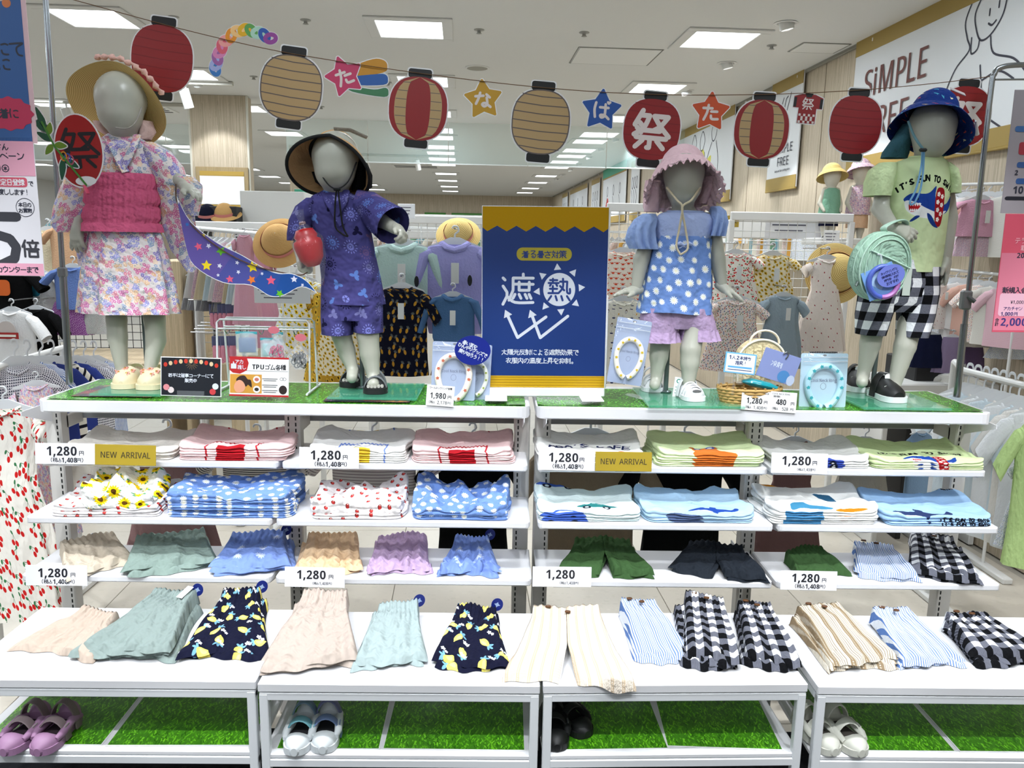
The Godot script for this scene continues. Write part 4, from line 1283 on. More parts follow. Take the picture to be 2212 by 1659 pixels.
func ceiling_fittings() -> void:
	var edge := plain(Color(0.52, 0.52, 0.5), 0.7)
	var white := plain(Color(0.86, 0.86, 0.85), 0.8)
	for s in [[Vector3(1.14, 0, -6.25), 0.62, 0.52, "wide access hatch in the ceiling above the girl in the pink hat"], [Vector3(2.52, 0, -5.79), 0.34, 0.27, "small access hatch in the ceiling beside the right wall"]]:
		var o := thing("ceiling_hatch", s[3], "ceiling hatch", ROOM * (s[0] + Vector3(0, CEIL, 0)), deg_to_rad(2.7))
		part("lid", MB.new().box(Vector3(0, -0.003, 0), Vector3(s[1] - 0.02, 0.006, s[2] - 0.02), 0.001), white, o)
		for x in [[0.0, s[2] / 2, s[1], 0.008], [0.0, -s[2] / 2, s[1], 0.008], [s[1] / 2, 0.0, 0.008, s[2]], [-s[1] / 2, 0.0, 0.008, s[2]]]:
			part("frame_strip", MB.new().box(Vector3(x[0], -0.002, x[1]), Vector3(x[2], 0.004, x[3]), 0.001), edge, o)
	var sp := thing("ceiling_speaker", "round perforated loudspeaker in the ceiling right of the yellow star", "speaker", ROOM * Vector3(0.11, CEIL, -6.79))
	part("rim", MB.new().lathe([Vector2(0.1, 0.0), Vector2(0.1, -0.006), Vector2(0.085, -0.008)], 24), white, sp)
	part("grille", MB.new().lathe([Vector2(0.086, -0.007), Vector2(0.0, -0.009)], 24), plain(Color(0.6, 0.59, 0.55), 0.7), sp)
	var head := MB.new().lathe([Vector2(0.035, 0.0), Vector2(0.035, -0.004), Vector2(0.012, -0.006), Vector2(0.012, -0.02), Vector2(0.02, -0.026), Vector2(0.0, -0.03)], 12).mesh()
	var n := 0
	for q in [[660, 43, "left of the centre light"], [1035, 64, "between the two front lights"], [1667, 98, "near the small hatch"], [375, 36, "above the red lantern"], [840, 178, "above the star streamer"], [694, 230, "right of the cream lantern"], [1262, 70, "above the wide hatch"], [548, 165, "below the paper chain"]]:
		var w := lie(q[0], q[1], CEIL)
		solo("sprinkler", head, plain(Color(0.62, 0.62, 0.6), 0.5), "small ceiling sprinkler head " + q[2], "sprinkler", w, 0.0, "small ceiling detectors")
		n += 1
	for s in [[Vector3(-0.9, CEIL, -15.6), 0.0], [Vector3(-3.7, CEIL, -9.4), 0.0]]:
		var o := thing("ceiling_vent", ["slotted air vent in the ceiling beyond the smoke screen", "slotted air vent in the ceiling left of the pillar"][0 if s[0].z < -12 else 1], "air vent", ROOM * s[0], deg_to_rad(2.7))
		part("frame", MB.new().box(Vector3(0, -0.006, 0), Vector3(0.9, 0.012, 0.5), 0.003), white, o)
		for k in 4:
			part("slot", MB.new().box(Vector3(0, -0.013, -0.18 + k * 0.12), Vector3(0.8, 0.003, 0.04), 0), plain(Color(0.12, 0.12, 0.12), 0.8), o)
	for s in [[Vector3(-2.55, CEIL, -7.7), 0.9, "short white lighting rail with one spotlight in front of the pillar"], [Vector3(-4.2, CEIL, -9.0), 2.6, "long white lighting rail left of the pillar"], [Vector3(-1.6, CEIL, -13.6), 2.4, "long white lighting rail beyond the smoke screen"]]:
		var o := thing("lighting_rail", s[2], "lighting rail", ROOM * s[0], deg_to_rad(2.7))
		part("rail", MB.new().box(Vector3(0, -0.02, 0), Vector3(s[1], 0.035, 0.035), 0.004), plain(Color(0.75, 0.74, 0.7), 0.5), o)
		for k in (1 if s[1] < 1 else 3):
			var x: float = 0.02 if s[1] < 1 else -s[1] * 0.35 + k * s[1] * 0.35
			part("spot_head", MB.new().tube([Vector3(x, -0.04, 0), Vector3(x, -0.09, 0)], 0.01, 6).tube([Vector3(x - 0.01, -0.08, 0.02), Vector3(x + 0.02, -0.24, -0.02)], 0.045, 12), plain(Color(0.85, 0.85, 0.84), 0.5), o)


# ---------------------------------------------------------------- the white gondola and the tables before it
const ROWS := [[0.857, 0.004], [0.70, 0.09], [0.525, 0.12]]      # height of each shelf row and how far it reaches forward


func board(w: float, d: float, t: float, r := 0.03) -> ArrayMesh:       # a shelf board, its top at y = 0, its front edge at z = 0, front corners rounded
	var l := PackedVector2Array([Vector2(-w / 2, d), Vector2(-w / 2, r)])
	for i in 5:
		l.append(Vector2(-w / 2 + r, r) + Vector2.from_angle(PI + PI / 2 * i / 4.0) * r)
	for i in 5:
		l.append(Vector2(w / 2 - r, r) + Vector2.from_angle(PI * 1.5 + PI / 2 * i / 4.0) * r)
	l.append(Vector2(w / 2, d))
	var mb := MB.new()
	var rings := []
	for s in [[0.0, 0.004], [-0.003, 0.0], [-t + 0.004, 0.0], [-t, 0.004]]:
		var ring_ := PackedVector3Array()
		for q in l:
			var k := Vector2(clampf(q.x, -w / 2 + s[1], w / 2 - s[1]), maxf(q.y, s[1]))
			ring_.append(Vector3(k.x, s[0], -k.y))
		rings.append(ring_)
	for k in 3:
		for i in l.size():
			var j := (i + 1) % l.size()
			mb.face([rings[k][i], rings[k + 1][i], rings[k + 1][j], rings[k][j]])
	var top: Array = Array(rings[0])
	mb.face(top)
	var low: Array = Array(rings[3])
	low.reverse()
	mb.face(low)
	return mb.mesh()


func gondola() -> void:
	var white := plain(Color(0.86, 0.86, 0.87), 0.38)
	var post := plain(Color(0.78, 0.77, 0.75), 0.45)
	var dark := plain(Color(0.07, 0.07, 0.07), 0.8)
	var grey := plain(Color(0.55, 0.56, 0.57), 0.4, 0.3)
	for g in [["white gondola shelf under the yukata girl and the violet boy", -1.432, 0.1, [-1.475, -0.685, 0.082]], ["white gondola shelf under the blue girl and the shark shirt boy", 0.12, 1.567, [0.152, 0.868, 1.575]]]:
		var x0: float = g[1]
		var x1: float = g[2]
		var o := thing("gondola", g[0], "shelf unit", Vector3((x0 + x1) / 2, 0, 0))
		var m := (x0 + x1) / 2
		part("top_board", board(x1 - x0, 0.385, 0.037, 0.04), white, o, Vector3(0, 1.045, 0))
		var n := 0
		for ux in g[3]:
			var u := part("upright", MB.new().box(Vector3(0, 0.505, 0), Vector3(0.052, 1.0, 0.05), 0.004), post, o, Vector3(ux - m, 0, -0.19))
			var slots := MB.new()
			for k in 44:
				for s in ([-0.012, 0.012] if n == 1 else [0.014 if n == 0 else -0.014]):
					slots.box(Vector3(s, 0.1 + k * 0.0205, 0.0252), Vector3(0.0045, 0.0125, 0.001), 0)
			part("slot_column", slots, dark, u)
			part("foot", MB.new().box(Vector3(0, 0.03, 0), Vector3(0.05, 0.055, 0.42), 0.006), post, u)
			part("foot_screw", MB.new().lathe([Vector2(0.0, 0.012), Vector2(0.012, 0.012), Vector2(0.016, 0.006), Vector2(0.016, 0.0), Vector2(0.0, 0.0)], 10), grey, u, Vector3(0, 0, 0.19))
			n += 1
		for r in 3:
			for half in 2:
				var a: float = [x0 + 0.004 - r * 0.012, (g[3][1] + 0.006)][half]
				var b: float = [g[3][1] - 0.006, x1 - 0.004 + r * 0.008][half]
				if g[1] > 0.0 and half == 0:
					a = x0 + 0.008
				var s := part("shelf", board(b - a, 0.25, 0.02, 0.02), white, o, Vector3((a + b) / 2 - m, ROWS[r][0], ROWS[r][1]))
				for e in [-1, 1]:
					var br := MB.new().prism(PackedVector2Array([Vector2(0, -0.02), Vector2(0, -0.03), Vector2(0.17, -0.065), Vector2(0.26 + ROWS[r][1], -0.085), Vector2(0.26 + ROWS[r][1], -0.02)]), -0.0015, 0.0015, Transform3D(Basis(Vector3.UP, PI / 2), Vector3(e * ((b - a) / 2 - 0.012), 0, -0.03)))
					part("bracket", br, white, s)
		for half in 2:                                        # the rail for the clothes on the back side, with its arms
			var a: float = g[3][half] + 0.05
			var b: float = g[3][half + 1] - 0.05
			var rail := part("hanging_rail", MB.new().box(Vector3.ZERO, Vector3(b - a + 0.06, 0.03, 0.012), 0.003), grey, o, Vector3((a + b) / 2 - m, 0.936, -0.31))
			for e in [-1, 1]:
				part("rail_arm", MB.new().box(Vector3(e * ((b - a) / 2 + 0.03), -0.005, 0.055), Vector3(0.012, 0.045, 0.11), 0.003), post, rail)
		for e in [g[3][0], g[3][2]]:
			part("top_bracket", MB.new().prism(PackedVector2Array([Vector2(-0.19, 0), Vector2(0.19, 0), Vector2(0.19, -0.012), Vector2(0.02, -0.07), Vector2(-0.02, -0.07), Vector2(-0.19, -0.012)]), -0.0015, 0.0015, Transform3D(Basis(Vector3.UP, PI / 2), Vector3(e - m, 1.008, -0.19))), white, o)
	# turf mats on the tops
	var turf := surf("turf", 0.5, Color(0.85, 0.9, 0.95), 0.25, false)
	for s in [[-1.40, 0.085, -0.36, -0.012, "turf mat covering the left gondola top, under the yukata girl"], [0.125, 0.56, -0.33, -0.02, "turf mat under the right foot of the blue poster"], [0.565, 1.535, -0.35, -0.014, "turf mat under the girl in blue and the boy in the shark shirt"]]:
		var mb := MB.new()
		var w: float = s[1] - s[0]
		var d: float = s[3] - s[2]
		mb.grid(24, 8, func(u, v):
			var y := 0.0016 + 0.0022 * absf(rough.get_noise_2d(u * w * 7.0 + s[0] * 9.0, v * 3.0)) + (0.004 * pow(absf(u * 2 - 1), 9.0))
			return [Vector3((u - 0.5) * w, y, (v - 0.5) * d), Vector2(u * w, v * d)])
		mb.box(Vector3(0, 0.0008, 0), Vector3(w, 0.0014, d), 0.0003)
		solo("turf_mat", mb, turf, s[4], "turf mat", Vector3((s[0] + s[1]) / 2, 1.045, (s[2] + s[3]) / 2), 0.0, "turf-printed mats")
	# price cards
	var k := 0
	for c in [[141, 980, 130, 46, 0.03, 0, "far left end of the top shelf row"], [271, 983, 132, 45, 0.031, 1, "left gondola, beside the leftmost price card"], [711, 989, 129, 46, 0.03, 0, "top row before the zigzag shirts"], [1224, 994, 122, 45, 0.03, 0, "top row by the lettered white shirts"], [1347, 997, 122, 42, 0.031, 1, "right gondola, before the white and green shirts"], [1727, 1001, 122, 44, 0.03, 2, "top shelf row left of the green shark shirts"],
			[122, 1243, 133, 45, 0.155, 0, "lowest shelf row before the beige trousers"], [680, 1247, 130, 44, 0.155, 2, "lowest shelf row before the apricot shorts"], [1214, 1246, 127, 44, 0.155, 3, "lowest shelf row before the wide green shorts"], [1747, 1254, 122, 42, 0.155, 0, "lowest shelf row before the small green shorts"]]:
		var mid := at(c[0], c[1], c[4])
		var sc := at(c[0] + 50, c[1], c[4]).distance_to(at(c[0] - 50, c[1], c[4])) / 100.0
		price_card(mid, c[2] * sc, c[3] * sc, c[5], c[6], 0.0 if k % 2 else 0.012)
		k += 1


func price_card(mid: Vector3, w: float, h: float, kind: int, where: String, tilt := 0.0) -> void:
	var ink := plain(Color(0.06, 0.06, 0.1), 0.6)
	var o := thing("arrival_card" if kind == 1 else "price_card", ("mustard NEW ARRIVAL card on the " if kind == 1 else "white 1,280 yen card on the ") + where, "price card", mid, 0.0, "cards along the shelf edges")
	o.basis = Basis(Vector3.RIGHT, -0.12) * Basis(Vector3.BACK, tilt - 0.012)
	part("card", MB.new().box(Vector3.ZERO, Vector3(w, h, 0.0012), 0.0004), plain(Color(0.64, 0.55, 0.15) if kind == 1 else Color(0.88, 0.88, 0.9), 0.45), o)
	part("clip", MB.new().box(Vector3(0, -h * 0.3, -0.005), Vector3(w * 0.3, h * 0.5, 0.008), 0.002), clear(Color(0.9, 0.95, 0.95), 0.2), o)
	if kind == 1:
		letters("NEW  ARRIVAL", h * 0.29, plain(Color(0.2, 0.18, 0.12), 0.6), o, Vector3(0, 0, 0.0007), false, 0.92)
		return
	letters("1,280", h * 0.43, ink, o, Vector3(-w * 0.06 if kind != 3 else -w * 0.03, h * 0.13, 0.0007), true, 0.95)
	if kind != 3:
		write("円", h * 0.22, h * 0.03, ink, o, Vector3(w * 0.27, h * 0.04, 0.0007))
	var s := 1.0 if kind == 0 else 0.6
	var y := -h * 0.3
	var x := w * (0.02 if kind == 0 else 0.12)
	write("(税込", h * 0.2 * s, h * 0.028 * s, ink, o, Vector3(x - w * 0.19 * s, y, 0.0007), 0.95)
	letters("1,408", h * 0.23 * s, ink, o, Vector3(x + w * 0.045 * s, y, 0.0007), kind == 0, 0.9)
	write("円)", h * 0.2 * s, h * 0.028 * s, ink, o, Vector3(x + w * 0.24 * s, y, 0.0007), 0.95)


const TABLES := [[-1.36, -0.602, 0.572, 0.0], [-0.594, 0.116, 0.582, 0.0], [0.124, 0.805, 0.572, 0.025], [0.826, 1.62, 0.576, -0.004]]
const TABLE_TOP := 0.45
const DECK_TOP := 0.25


func tables() -> void:
	var white := plain(Color(0.86, 0.86, 0.87), 0.3)
	var steel := plain(Color(0.86, 0.87, 0.88), 0.35)
	var turf := surf("turf", 0.5, Color(1.0, 1.0, 0.8), 0.3, false)
	var n := 0
	for t in TABLES:
		var w: float = t[1] - t[0]
		var o := thing("display_table", ["white two-tier table with lilac sandals on its lower deck", "white two-tier table with pastel strapped sandals on its lower deck", "white two-tier table with black sandals on its lower deck", "white two-tier table with white sandals on its lower deck"][n], "display table", Vector3((t[0] + t[1]) / 2, 0, t[2]), t[3], "white display tables in a row")
		var d := 0.395
		part("tabletop", MB.new().box(Vector3(0, TABLE_TOP - 0.012, -d / 2), Vector3(w, 0.024, d), 0.0025), white, o)
		for s in [[0.0, -0.012, w - 0.004, 0.02], [0.0, -d + 0.012, w - 0.004, 0.02]]:
			part("top_frame", MB.new().box(Vector3(s[0], TABLE_TOP - 0.037, s[1]), Vector3(s[2], 0.022, s[3]), 0.002), steel, o)
			part("deck_frame", MB.new().box(Vector3(s[0], DECK_TOP - 0.024, s[1]), Vector3(s[2], 0.022, s[3]), 0.002), steel, o)
		for e in [-1, 1]:
			part("side_frame", MB.new().box(Vector3(e * (w / 2 - 0.012), TABLE_TOP - 0.037, -d / 2), Vector3(0.02, 0.022, d - 0.05), 0.002), steel, o)
			for z in [-0.012, -d + 0.012]:
				part("leg", MB.new().box(Vector3(e * (w / 2 - 0.013), (TABLE_TOP - 0.03) / 2, z), Vector3(0.022, TABLE_TOP - 0.03, 0.022), 0.002), steel, o)
		part("deck", MB.new().box(Vector3(0, DECK_TOP - 0.006, -d / 2), Vector3(w - 0.008, 0.012, d - 0.01), 0.002), white, o)
		for h in 2:
			var split: float = [0.46, 0.42, 0.5, 0.5][n]
			var a: float = [-w / 2 + 0.03, -w / 2 + 0.03 + (w - 0.06) * split + 0.004][h]
			var b: float = [-w / 2 + 0.03 + (w - 0.06) * split - 0.004, w / 2 - 0.03][h]
			var turn: float = [[0.0, 0.012], [0.008, -0.01], [0.01, -0.07], [0.0, 0.0]][n][h]
			var q := thing("turf_sheet", "%s sheet of printed turf on the lower deck with the %s" % [["left-hand", "right-hand"][h], ["lilac sandals", "pastel sandals", "black sandals", "white sandals"][n]], "printed sheet", Vector3((t[0] + t[1]) / 2, DECK_TOP, t[2]) + Basis(Vector3.UP, t[3]) * Vector3((a + b) / 2, 0.0004 + h * 0.0003, -0.19), t[3] + turn, "turf-printed sheets on the decks")
			part("paper", MB.new().box(Vector3(0, 0.0004, 0), Vector3(b - a, 0.0008, 0.33), 0.0002), white, q)
			part("picture", MB.new().box(Vector3(0, 0.001, 0), Vector3(b - a - 0.008, 0.0004, 0.322), 0.0001), turf, q)
		n += 1


# ---------------------------------------------------------------- the four mannequins
func scale_at(z: float) -> float:                          # metres that one pixel spans on the upright plane z, near the mannequins
	return (at(1206, 500, z) - at(1006, 500, z)).length() / 200.0


func shell(rows: Array, base: Vector3, n := 40, pad := 0.0) -> MB:   # cloth hung round level rings: [x px, y px, half width px, depth m, z, wave, folds]
	var rings := []
	for r in rows:
		var z: float = r[4] if r.size() > 4 else -0.17
		var m := at(r[0], r[1], z) - base
		rings.append(ring(m, r[2] * scale_at(z) + pad, r[3] * 0.5 + pad, n, r[5] if r.size() > 5 else 0.0, r[6] if r.size() > 6 else 0, 0.7 + r[1] * 0.002, r[7] if r.size() > 7 else 0.0))
	return MB.new().loft(rings)


func hand(mb: MB, wrist: Vector3, towards: Vector3, palm: Vector3, thumb: Vector3, size := 0.1, curl := [0.25, 0.3, 0.35, 0.4], spread := 0.12) -> void:
	var d := towards.normalized()
	var n := (palm - d * palm.dot(d)).normalized()
	var s := d.cross(n).normalized()
	if s.dot(thumb) < 0.0:
		s = -s
	var b := Blob.new(wrist - Vector3.ONE * size * 0.45 + d * size * 0.5 - Vector3.ONE * size * 0.35, wrist + Vector3.ONE * size * 0.45 + d * size * 0.5 + Vector3.ONE * size * 0.35, 0.0027)
	var q := size
	b.cap(wrist - d * q * 0.15, wrist + d * q * 0.08, q * 0.17, q * 0.17, 0.01)
	for i in 4:                                               # the palm, one bone to each knuckle
		b.cap(wrist + d * q * 0.05 + s * q * (0.09 - i * 0.06), wrist + d * q * (0.46 - absf(i - 1.2) * 0.03) + s * q * (0.19 - i * 0.125), q * 0.12, q * 0.095, 0.012)
	for i in 4:
		var f := (d + s * spread * (1.5 - i)).normalized()
		var p0 := wrist + d * q * (0.46 - absf(i - 1.2) * 0.03) + s * q * (0.19 - i * 0.125)
		var l: float = q * [0.21, 0.235, 0.22, 0.17][i]
		var a := 0.0
		for k in 3:
			a += curl[i] * [0.8, 1.1, 0.8][k]
			var p1: Vector3 = p0 + (f * cos(a) + n * sin(a)) * l
			b.cap(p0, p1, q * (0.082 - k * 0.008), q * (0.074 - k * 0.01), 0.004)
			p0 = p1
			l *= 0.72
	var t0 := wrist + d * q * 0.14 + s * q * 0.14 + n * q * 0.04
	var t1 := t0 + (d * 0.6 + s * 0.72 + n * 0.3).normalized() * q * 0.27
	var t2 := t1 + (d * 0.9 + s * 0.3 + n * 0.3).normalized() * q * 0.22
	b.cap(t0, t1, q * 0.115, q * 0.09, 0.012)
	b.cap(t1, t2, q * 0.088, q * 0.066, 0.004)
	b.net(mb)


func body_mesh(base: Vector3, bones: Array, hands: Array) -> MB:
	var lo := Vector3.ONE * 100.0
	var hi := -lo
	for b in bones:
		for q in [b[0], b[1]]:
			lo = lo.min(q - Vector3.ONE * 0.12)
			hi = hi.max(q + Vector3.ONE * 0.12)
	var blob := Blob.new(lo, hi, 0.0085)
	for b in bones:
		blob.cap(b[0], b[1], b[2], b[3], b[4] if b.size() > 4 else 0.02, b[5] if b.size() > 5 else Vector3.ONE)
	var mb := MB.new()
	blob.net(mb)
	for h in hands:
		hand(mb, h[0], h[1], h[2], h[3], h[4], h[5], h[6] if h.size() > 6 else 0.12)
	return mb.xf(Transform3D(Basis(), -base))


func chain(pts: Array, radii: Array, k := 0.006) -> Array:
	var out := []
	for i in pts.size() - 1:
		out.append([pts[i], pts[i + 1], radii[i] - 0.0035, radii[i + 1] - 0.0035, k])
	return out


func frame_bones(head: Vector3, hr: float, hh: float, neck: Vector3, sl: Vector3, sr: Vector3, pelvis: Vector3, hips: float) -> Array:
	var chest := (sl + sr) / 2 + Vector3(0, -0.06, 0)
	return [
		[head + Vector3(0, hh * 0.3, -0.012), head + Vector3(0, hh * 0.26, -0.012), hr * 1.02, hr * 1.02, 0.02, Vector3(1, 1, 1.05)], [head + Vector3(0, 0.01, 0), head + Vector3(0, -hh * 0.3, 0.006), hr, hr * 0.93, 0.02],
		[head + Vector3(0, -hh * 0.6, -0.02), neck + Vector3(0, -0.03, -0.01), 0.032, 0.036, 0.03], [neck + Vector3(0, -0.03, -0.01), sl, 0.032, 0.022, 0.02], [neck + Vector3(0, -0.03, -0.01), sr, 0.032, 0.022, 0.02],
		[chest, pelvis, 0.044, 0.044, 0.03, Vector3(1.2, 1, 0.9)], [pelvis + Vector3(-hips, 0, 0), pelvis + Vector3(hips, 0, 0), 0.036, 0.036, 0.03]]


func hat_mesh(hole: float, crown: float, brim: Callable, n := 56, rows := 9) -> MB:   # brim(angle) -> [reach, drop]; y is the hat's axis, z its front
	var rings := []
	for k in 7:
		var a := PI / 2 * (k / 6.0)
		var r := PackedVector3Array()
		for i in n:
			var t := TAU * i / n
			r.append(Vector3(cos(t) * hole * maxf(sin(a), 0.02), crown * cos(a), sin(t) * hole * maxf(sin(a), 0.02)))
		rings.append(r)
	for k in range(1, rows + 1):
		var u := float(k) / rows
		var r := PackedVector3Array()
		for i in n:
			var t := TAU * i / n
			var b: Array = brim.call(t)
			r.append(Vector3(cos(t) * lerpf(hole, b[0], u), -b[1] * u * u + (b[2] if b.size() > 2 else 0.0) * u * sin(t * 7.0), sin(t) * lerpf(hole, b[0], u)))
		rings.append(r)
	return MB.new().loft(rings)


func shoe_mesh(stations: Array, y0 := 0.0, n := 18) -> MB:   # [z, half width, height, x shift]: closed rings with a flat base, heel to toe
	var rings := []
	for s in stations:
		var r := PackedVector3Array()
		for i in n:
			var a := TAU * i / n
			var y := sin(a)
			r.append(Vector3(cos(a) * s[1] * (1.0 if y > 0.0 else 1.0 - 0.12 * y * y) + (s[3] if s.size() > 3 else 0.0), y0 + (s[2] * pow(y, 0.75) if y > 0.0 else 0.012 * pow(absf(y), 0.4) * -1.0), s[0]))
		rings.append(r)
	return MB.new().loft(rings, true, true, true)


func sole_mesh(l: float, w: float, t: float) -> MB:
	var o := PackedVector2Array()
	for q in curve([Vector2(0, -l / 2), Vector2(w * 0.36, -l * 0.42), Vector2(w * 0.38, -l * 0.1), Vector2(w * 0.5, l * 0.22), Vector2(w * 0.36, l * 0.44), Vector2(0, l / 2), Vector2(-w * 0.36, l * 0.44), Vector2(-w * 0.5, l * 0.22), Vector2(-w * 0.38, -l * 0.1), Vector2(-w * 0.36, -l * 0.42)], 4, true):
		o.append(Vector2(q.x, -q.y))
	return MB.new().prism(o, 0.0, t, Transform3D(Basis(Vector3.RIGHT, -PI / 2), Vector3.ZERO))


func strap(mb: MB, z: float, half: float, top: float, wide: float, t := 0.003) -> MB:   # a band over the foot
	var rings := []
	for i in 13:
		var a := PI * i / 12.0
		var m := Vector3(cos(a) * half, maxf(0.004, sin(a) * top), z)
		var out := Vector3(cos(a), sin(a), 0)
		rings.append(PackedVector3Array([m + Vector3(0, 0, wide / 2), m + out * t + Vector3(0, 0, wide / 2 - 0.001), m + out * t - Vector3(0, 0, wide / 2 - 0.001), m - Vector3(0, 0, wide / 2)]))
	return mb.loft(rings)


func stand_of(o: Node3D, base: Vector3, x0: float, x1: float, y0: float, y1: float, rod_px: float, rod_top: float) -> void:   # the glass foot and the rod of a mannequin
	var a := lie(x0, y1, 1.055) - base
	var b := lie(x1, y1, 1.055) - base
	var c := lie((x0 + x1) / 2, y0, 1.055) - base
	part("glass_base", MB.new().box(Vector3((a.x + b.x) / 2, 0.008, (a.z + c.z) / 2), Vector3(b.x - a.x, 0.008, absf(a.z - c.z)), 0.0015), clear(Color(0.35, 0.75, 0.6), 0.35, 0.03), o)
	var foot := at(rod_px, rod_top, -0.2) - base
	part("support_rod", MB.new().tube([Vector3(foot.x, 0.012, foot.z), Vector3(foot.x, foot.y, foot.z)], 0.008, 10).lathe([Vector2(0.02, 0.016), Vector2(0.02, 0.012), Vector2(0.008, 0.02)], 14, Transform3D(Basis(), Vector3(foot.x, 0, foot.z))), plain(Color(0.45, 0.5, 0.5), 0.3, 0.8), o)


func cord(o: Node3D, base: Vector3, called: String, pts: Array, r: float, mat: Material) -> MeshInstance3D:   # pts: [x px, y px, z]
	var l := []
	for q in pts:
		l.append(at(q[0], q[1], q[2]) - base)
	return part(called, MB.new().tube(curve3(l, 5), r, 7), mat, o)


func mannequins() -> void:
	var skin := plain(Color(0.69, 0.69, 0.64), 0.32)
	girl_in_yukata(skin)
	boy_in_violet(skin)
	girl_in_blue(skin)
	boy_in_shark_shirt(skin)


func girl_in_yukata(skin: Material) -> void:
	var base := Vector3(-1.19, 1.049, -0.17)
	var o := thing("mannequin", "child mannequin in a pink blossom yukata with a pink ruffled sash and a straw hat", "mannequin", base)
	var z := -0.17
	var bones := frame_bones(at(260, 224, -0.15), 0.07, 0.09, at(262, 296, -0.17), at(222, 322, z), at(318, 322, z), at(268, 505, z), 0.04)
	bones += chain([at(240, 520, z), at(252, 690, z), at(254, 728, z), at(264, 806, z), at(265, 822, z + 0.02)], [0.036, 0.035, 0.034, 0.021, 0.022])
	bones += chain([at(300, 520, z), at(334, 690, z - 0.02), at(337, 735, z - 0.03), at(322, 806, z), at(320, 822, z + 0.02)], [0.036, 0.037, 0.035, 0.021, 0.022])
	bones += chain([at(218, 322, z), at(178, 425, z), at(168, 492, z + 0.03)], [0.02, 0.022, 0.019])
	bones += chain([at(322, 322, z), at(384, 388, z + 0.02), at(400, 404, z + 0.07)], [0.02, 0.022, 0.019])
	var hands := [
		[at(168, 492, z + 0.03), Vector3(-0.12, -1, 0.1), Vector3(0.3, 0.1, -1), Vector3(-1, -0.4, 0.3), 0.082, [0.2, 0.3, 0.3, 0.35], 0.18],
		[at(400, 404, z + 0.07), Vector3(1, -0.4, 0.5), Vector3(-0.2, -1, 0.0), Vector3(0, -0.2, 1), 0.078, [0.25, 0.3, 0.35, 0.4], 0.14]]
	part("body", body_mesh(base, bones, hands), skin, o)
	var print_ := cloth("blossom", 0.3, 0.7, 0.15)
	part("skirt", shell([[268, 480, 70, 0.11, z], [270, 500, 74, 0.115, z, 0.02, 10], [274, 560, 88, 0.135, z, 0.055, 10], [277, 620, 96, 0.15, z, 0.08, 10], [279, 676, 102, 0.16, z, 0.095, 10]], base, 72), print_, o)
	part("bodice", shell([[262, 290, 27, 0.06, -0.175], [263, 303, 48, 0.08], [266, 316, 66, 0.1], [266, 340, 71, 0.11], [267, 372, 72, 0.115], [266, 400, 74, 0.115]], base), print_, o)
	var sl := MB.new()
	sl.v = PackedVector3Array()
	part("sleeve", shell([[214, 312, 14, 0.05], [207, 332, 30, 0.1], [191, 370, 39, 0.1], [176, 410, 43, 0.1], [162, 450, 44, 0.09], [149, 486, 38, 0.07, z, 0.03, 5], [150, 502, 26, 0.05, z, 0.03, 5]], base, 28), print_, o)
	part("sleeve_drop", shell([[178, 470, 16, 0.03, -0.2], [180, 530, 15, 0.04, -0.21], [180, 575, 10, 0.03, -0.21]], base, 18), print_, o)
	part("sleeve", shell([[322, 308, 14, 0.05], [338, 326, 28, 0.09], [360, 360, 34, 0.09], [374, 400, 34, 0.08], [380, 440, 36, 0.07, -0.19, 0.03, 4], [386, 490, 36, 0.06, -0.19, 0.05, 4], [397, 540, 27, 0.05, -0.19, 0.06, 4], [413, 588, 8, 0.03, -0.19]], base, 30), print_, o)
	part("sleeve_cuff", shell([[398, 382, 20, 0.05, -0.15], [407, 400, 29, 0.07, -0.15], [412, 430, 24, 0.05, -0.16], [420, 466, 8, 0.03, -0.17]], base, 24), print_, o)
	var cl := MB.new()
	for s in [[[232, 296, -0.14], [246, 322, -0.115], [272, 372, -0.108]], [[296, 292, -0.14], [286, 322, -0.112], [262, 366, -0.106]]]:
		var l := []
		for q in s:
			l.append(at(q[0], q[1], q[2]) - base)
		cl.tube(curve3(l, 5), 0.013, 8, true, 0.35)
	part("collar", cl, print_, o)
	var pink := cloth(Color(0.82, 0.38, 0.52), 0.2, 0.8)
	var rows := []
	var ys := [376, 382, 400, 408, 416, 436, 444, 452, 472, 480, 484, 492, 501]
	for i in ys.size():
		var bulge: float = [74, 80, 82, 76, 82, 83, 76, 82, 82, 77, 82, 86, 88][i]
		rows.append([266 - i * 0.4, ys[i], bulge, bulge * 0.00175, z, 0.016 if i < 10 else 0.03, 46 if i < 10 else 16])
	part("sash", shell(rows, base, 300), pink, o)
	# hat
	var straw := cloth("straw", 0.02, 0.2, 0.2)
	var tilt := Basis(Vector3.BACK, deg_to_rad(-13)) * Basis(Vector3.RIGHT, deg_to_rad(-56))
	var hat := part("straw_hat", hat_mesh(0.076, 0.1, func(t): return [0.15 + 0.012 * sin(t * 2.0 + 0.5), 0.022 + 0.012 * sin(t * 3.0)], 64, 8), straw, o, at(259, 226, -0.2) - base, tilt)
	part("lining", MB.new().lathe([Vector2(0.075, 0.012), Vector2(0.077, 0.0), Vector2(0.079, -0.008)], 40), plain(Color(0.86, 0.8, 0.62), 0.8), hat)
	var frill := MB.new()
	var wavy := []
	var fat := []
	for i in 33:
		var a := deg_to_rad(24 + i * 3)
		wavy.append(Vector3(cos(a) * 0.14, 0.022 + 0.004 * sin(i * 1.3), sin(a) * 0.14))
		fat.append(0.007 + 0.004 * sin(i * 1.9))
	frill.tube(wavy, fat, 8)
	part("ribbon", frill, cloth(Color(0.86, 0.7, 0.66), 0.1), hat)
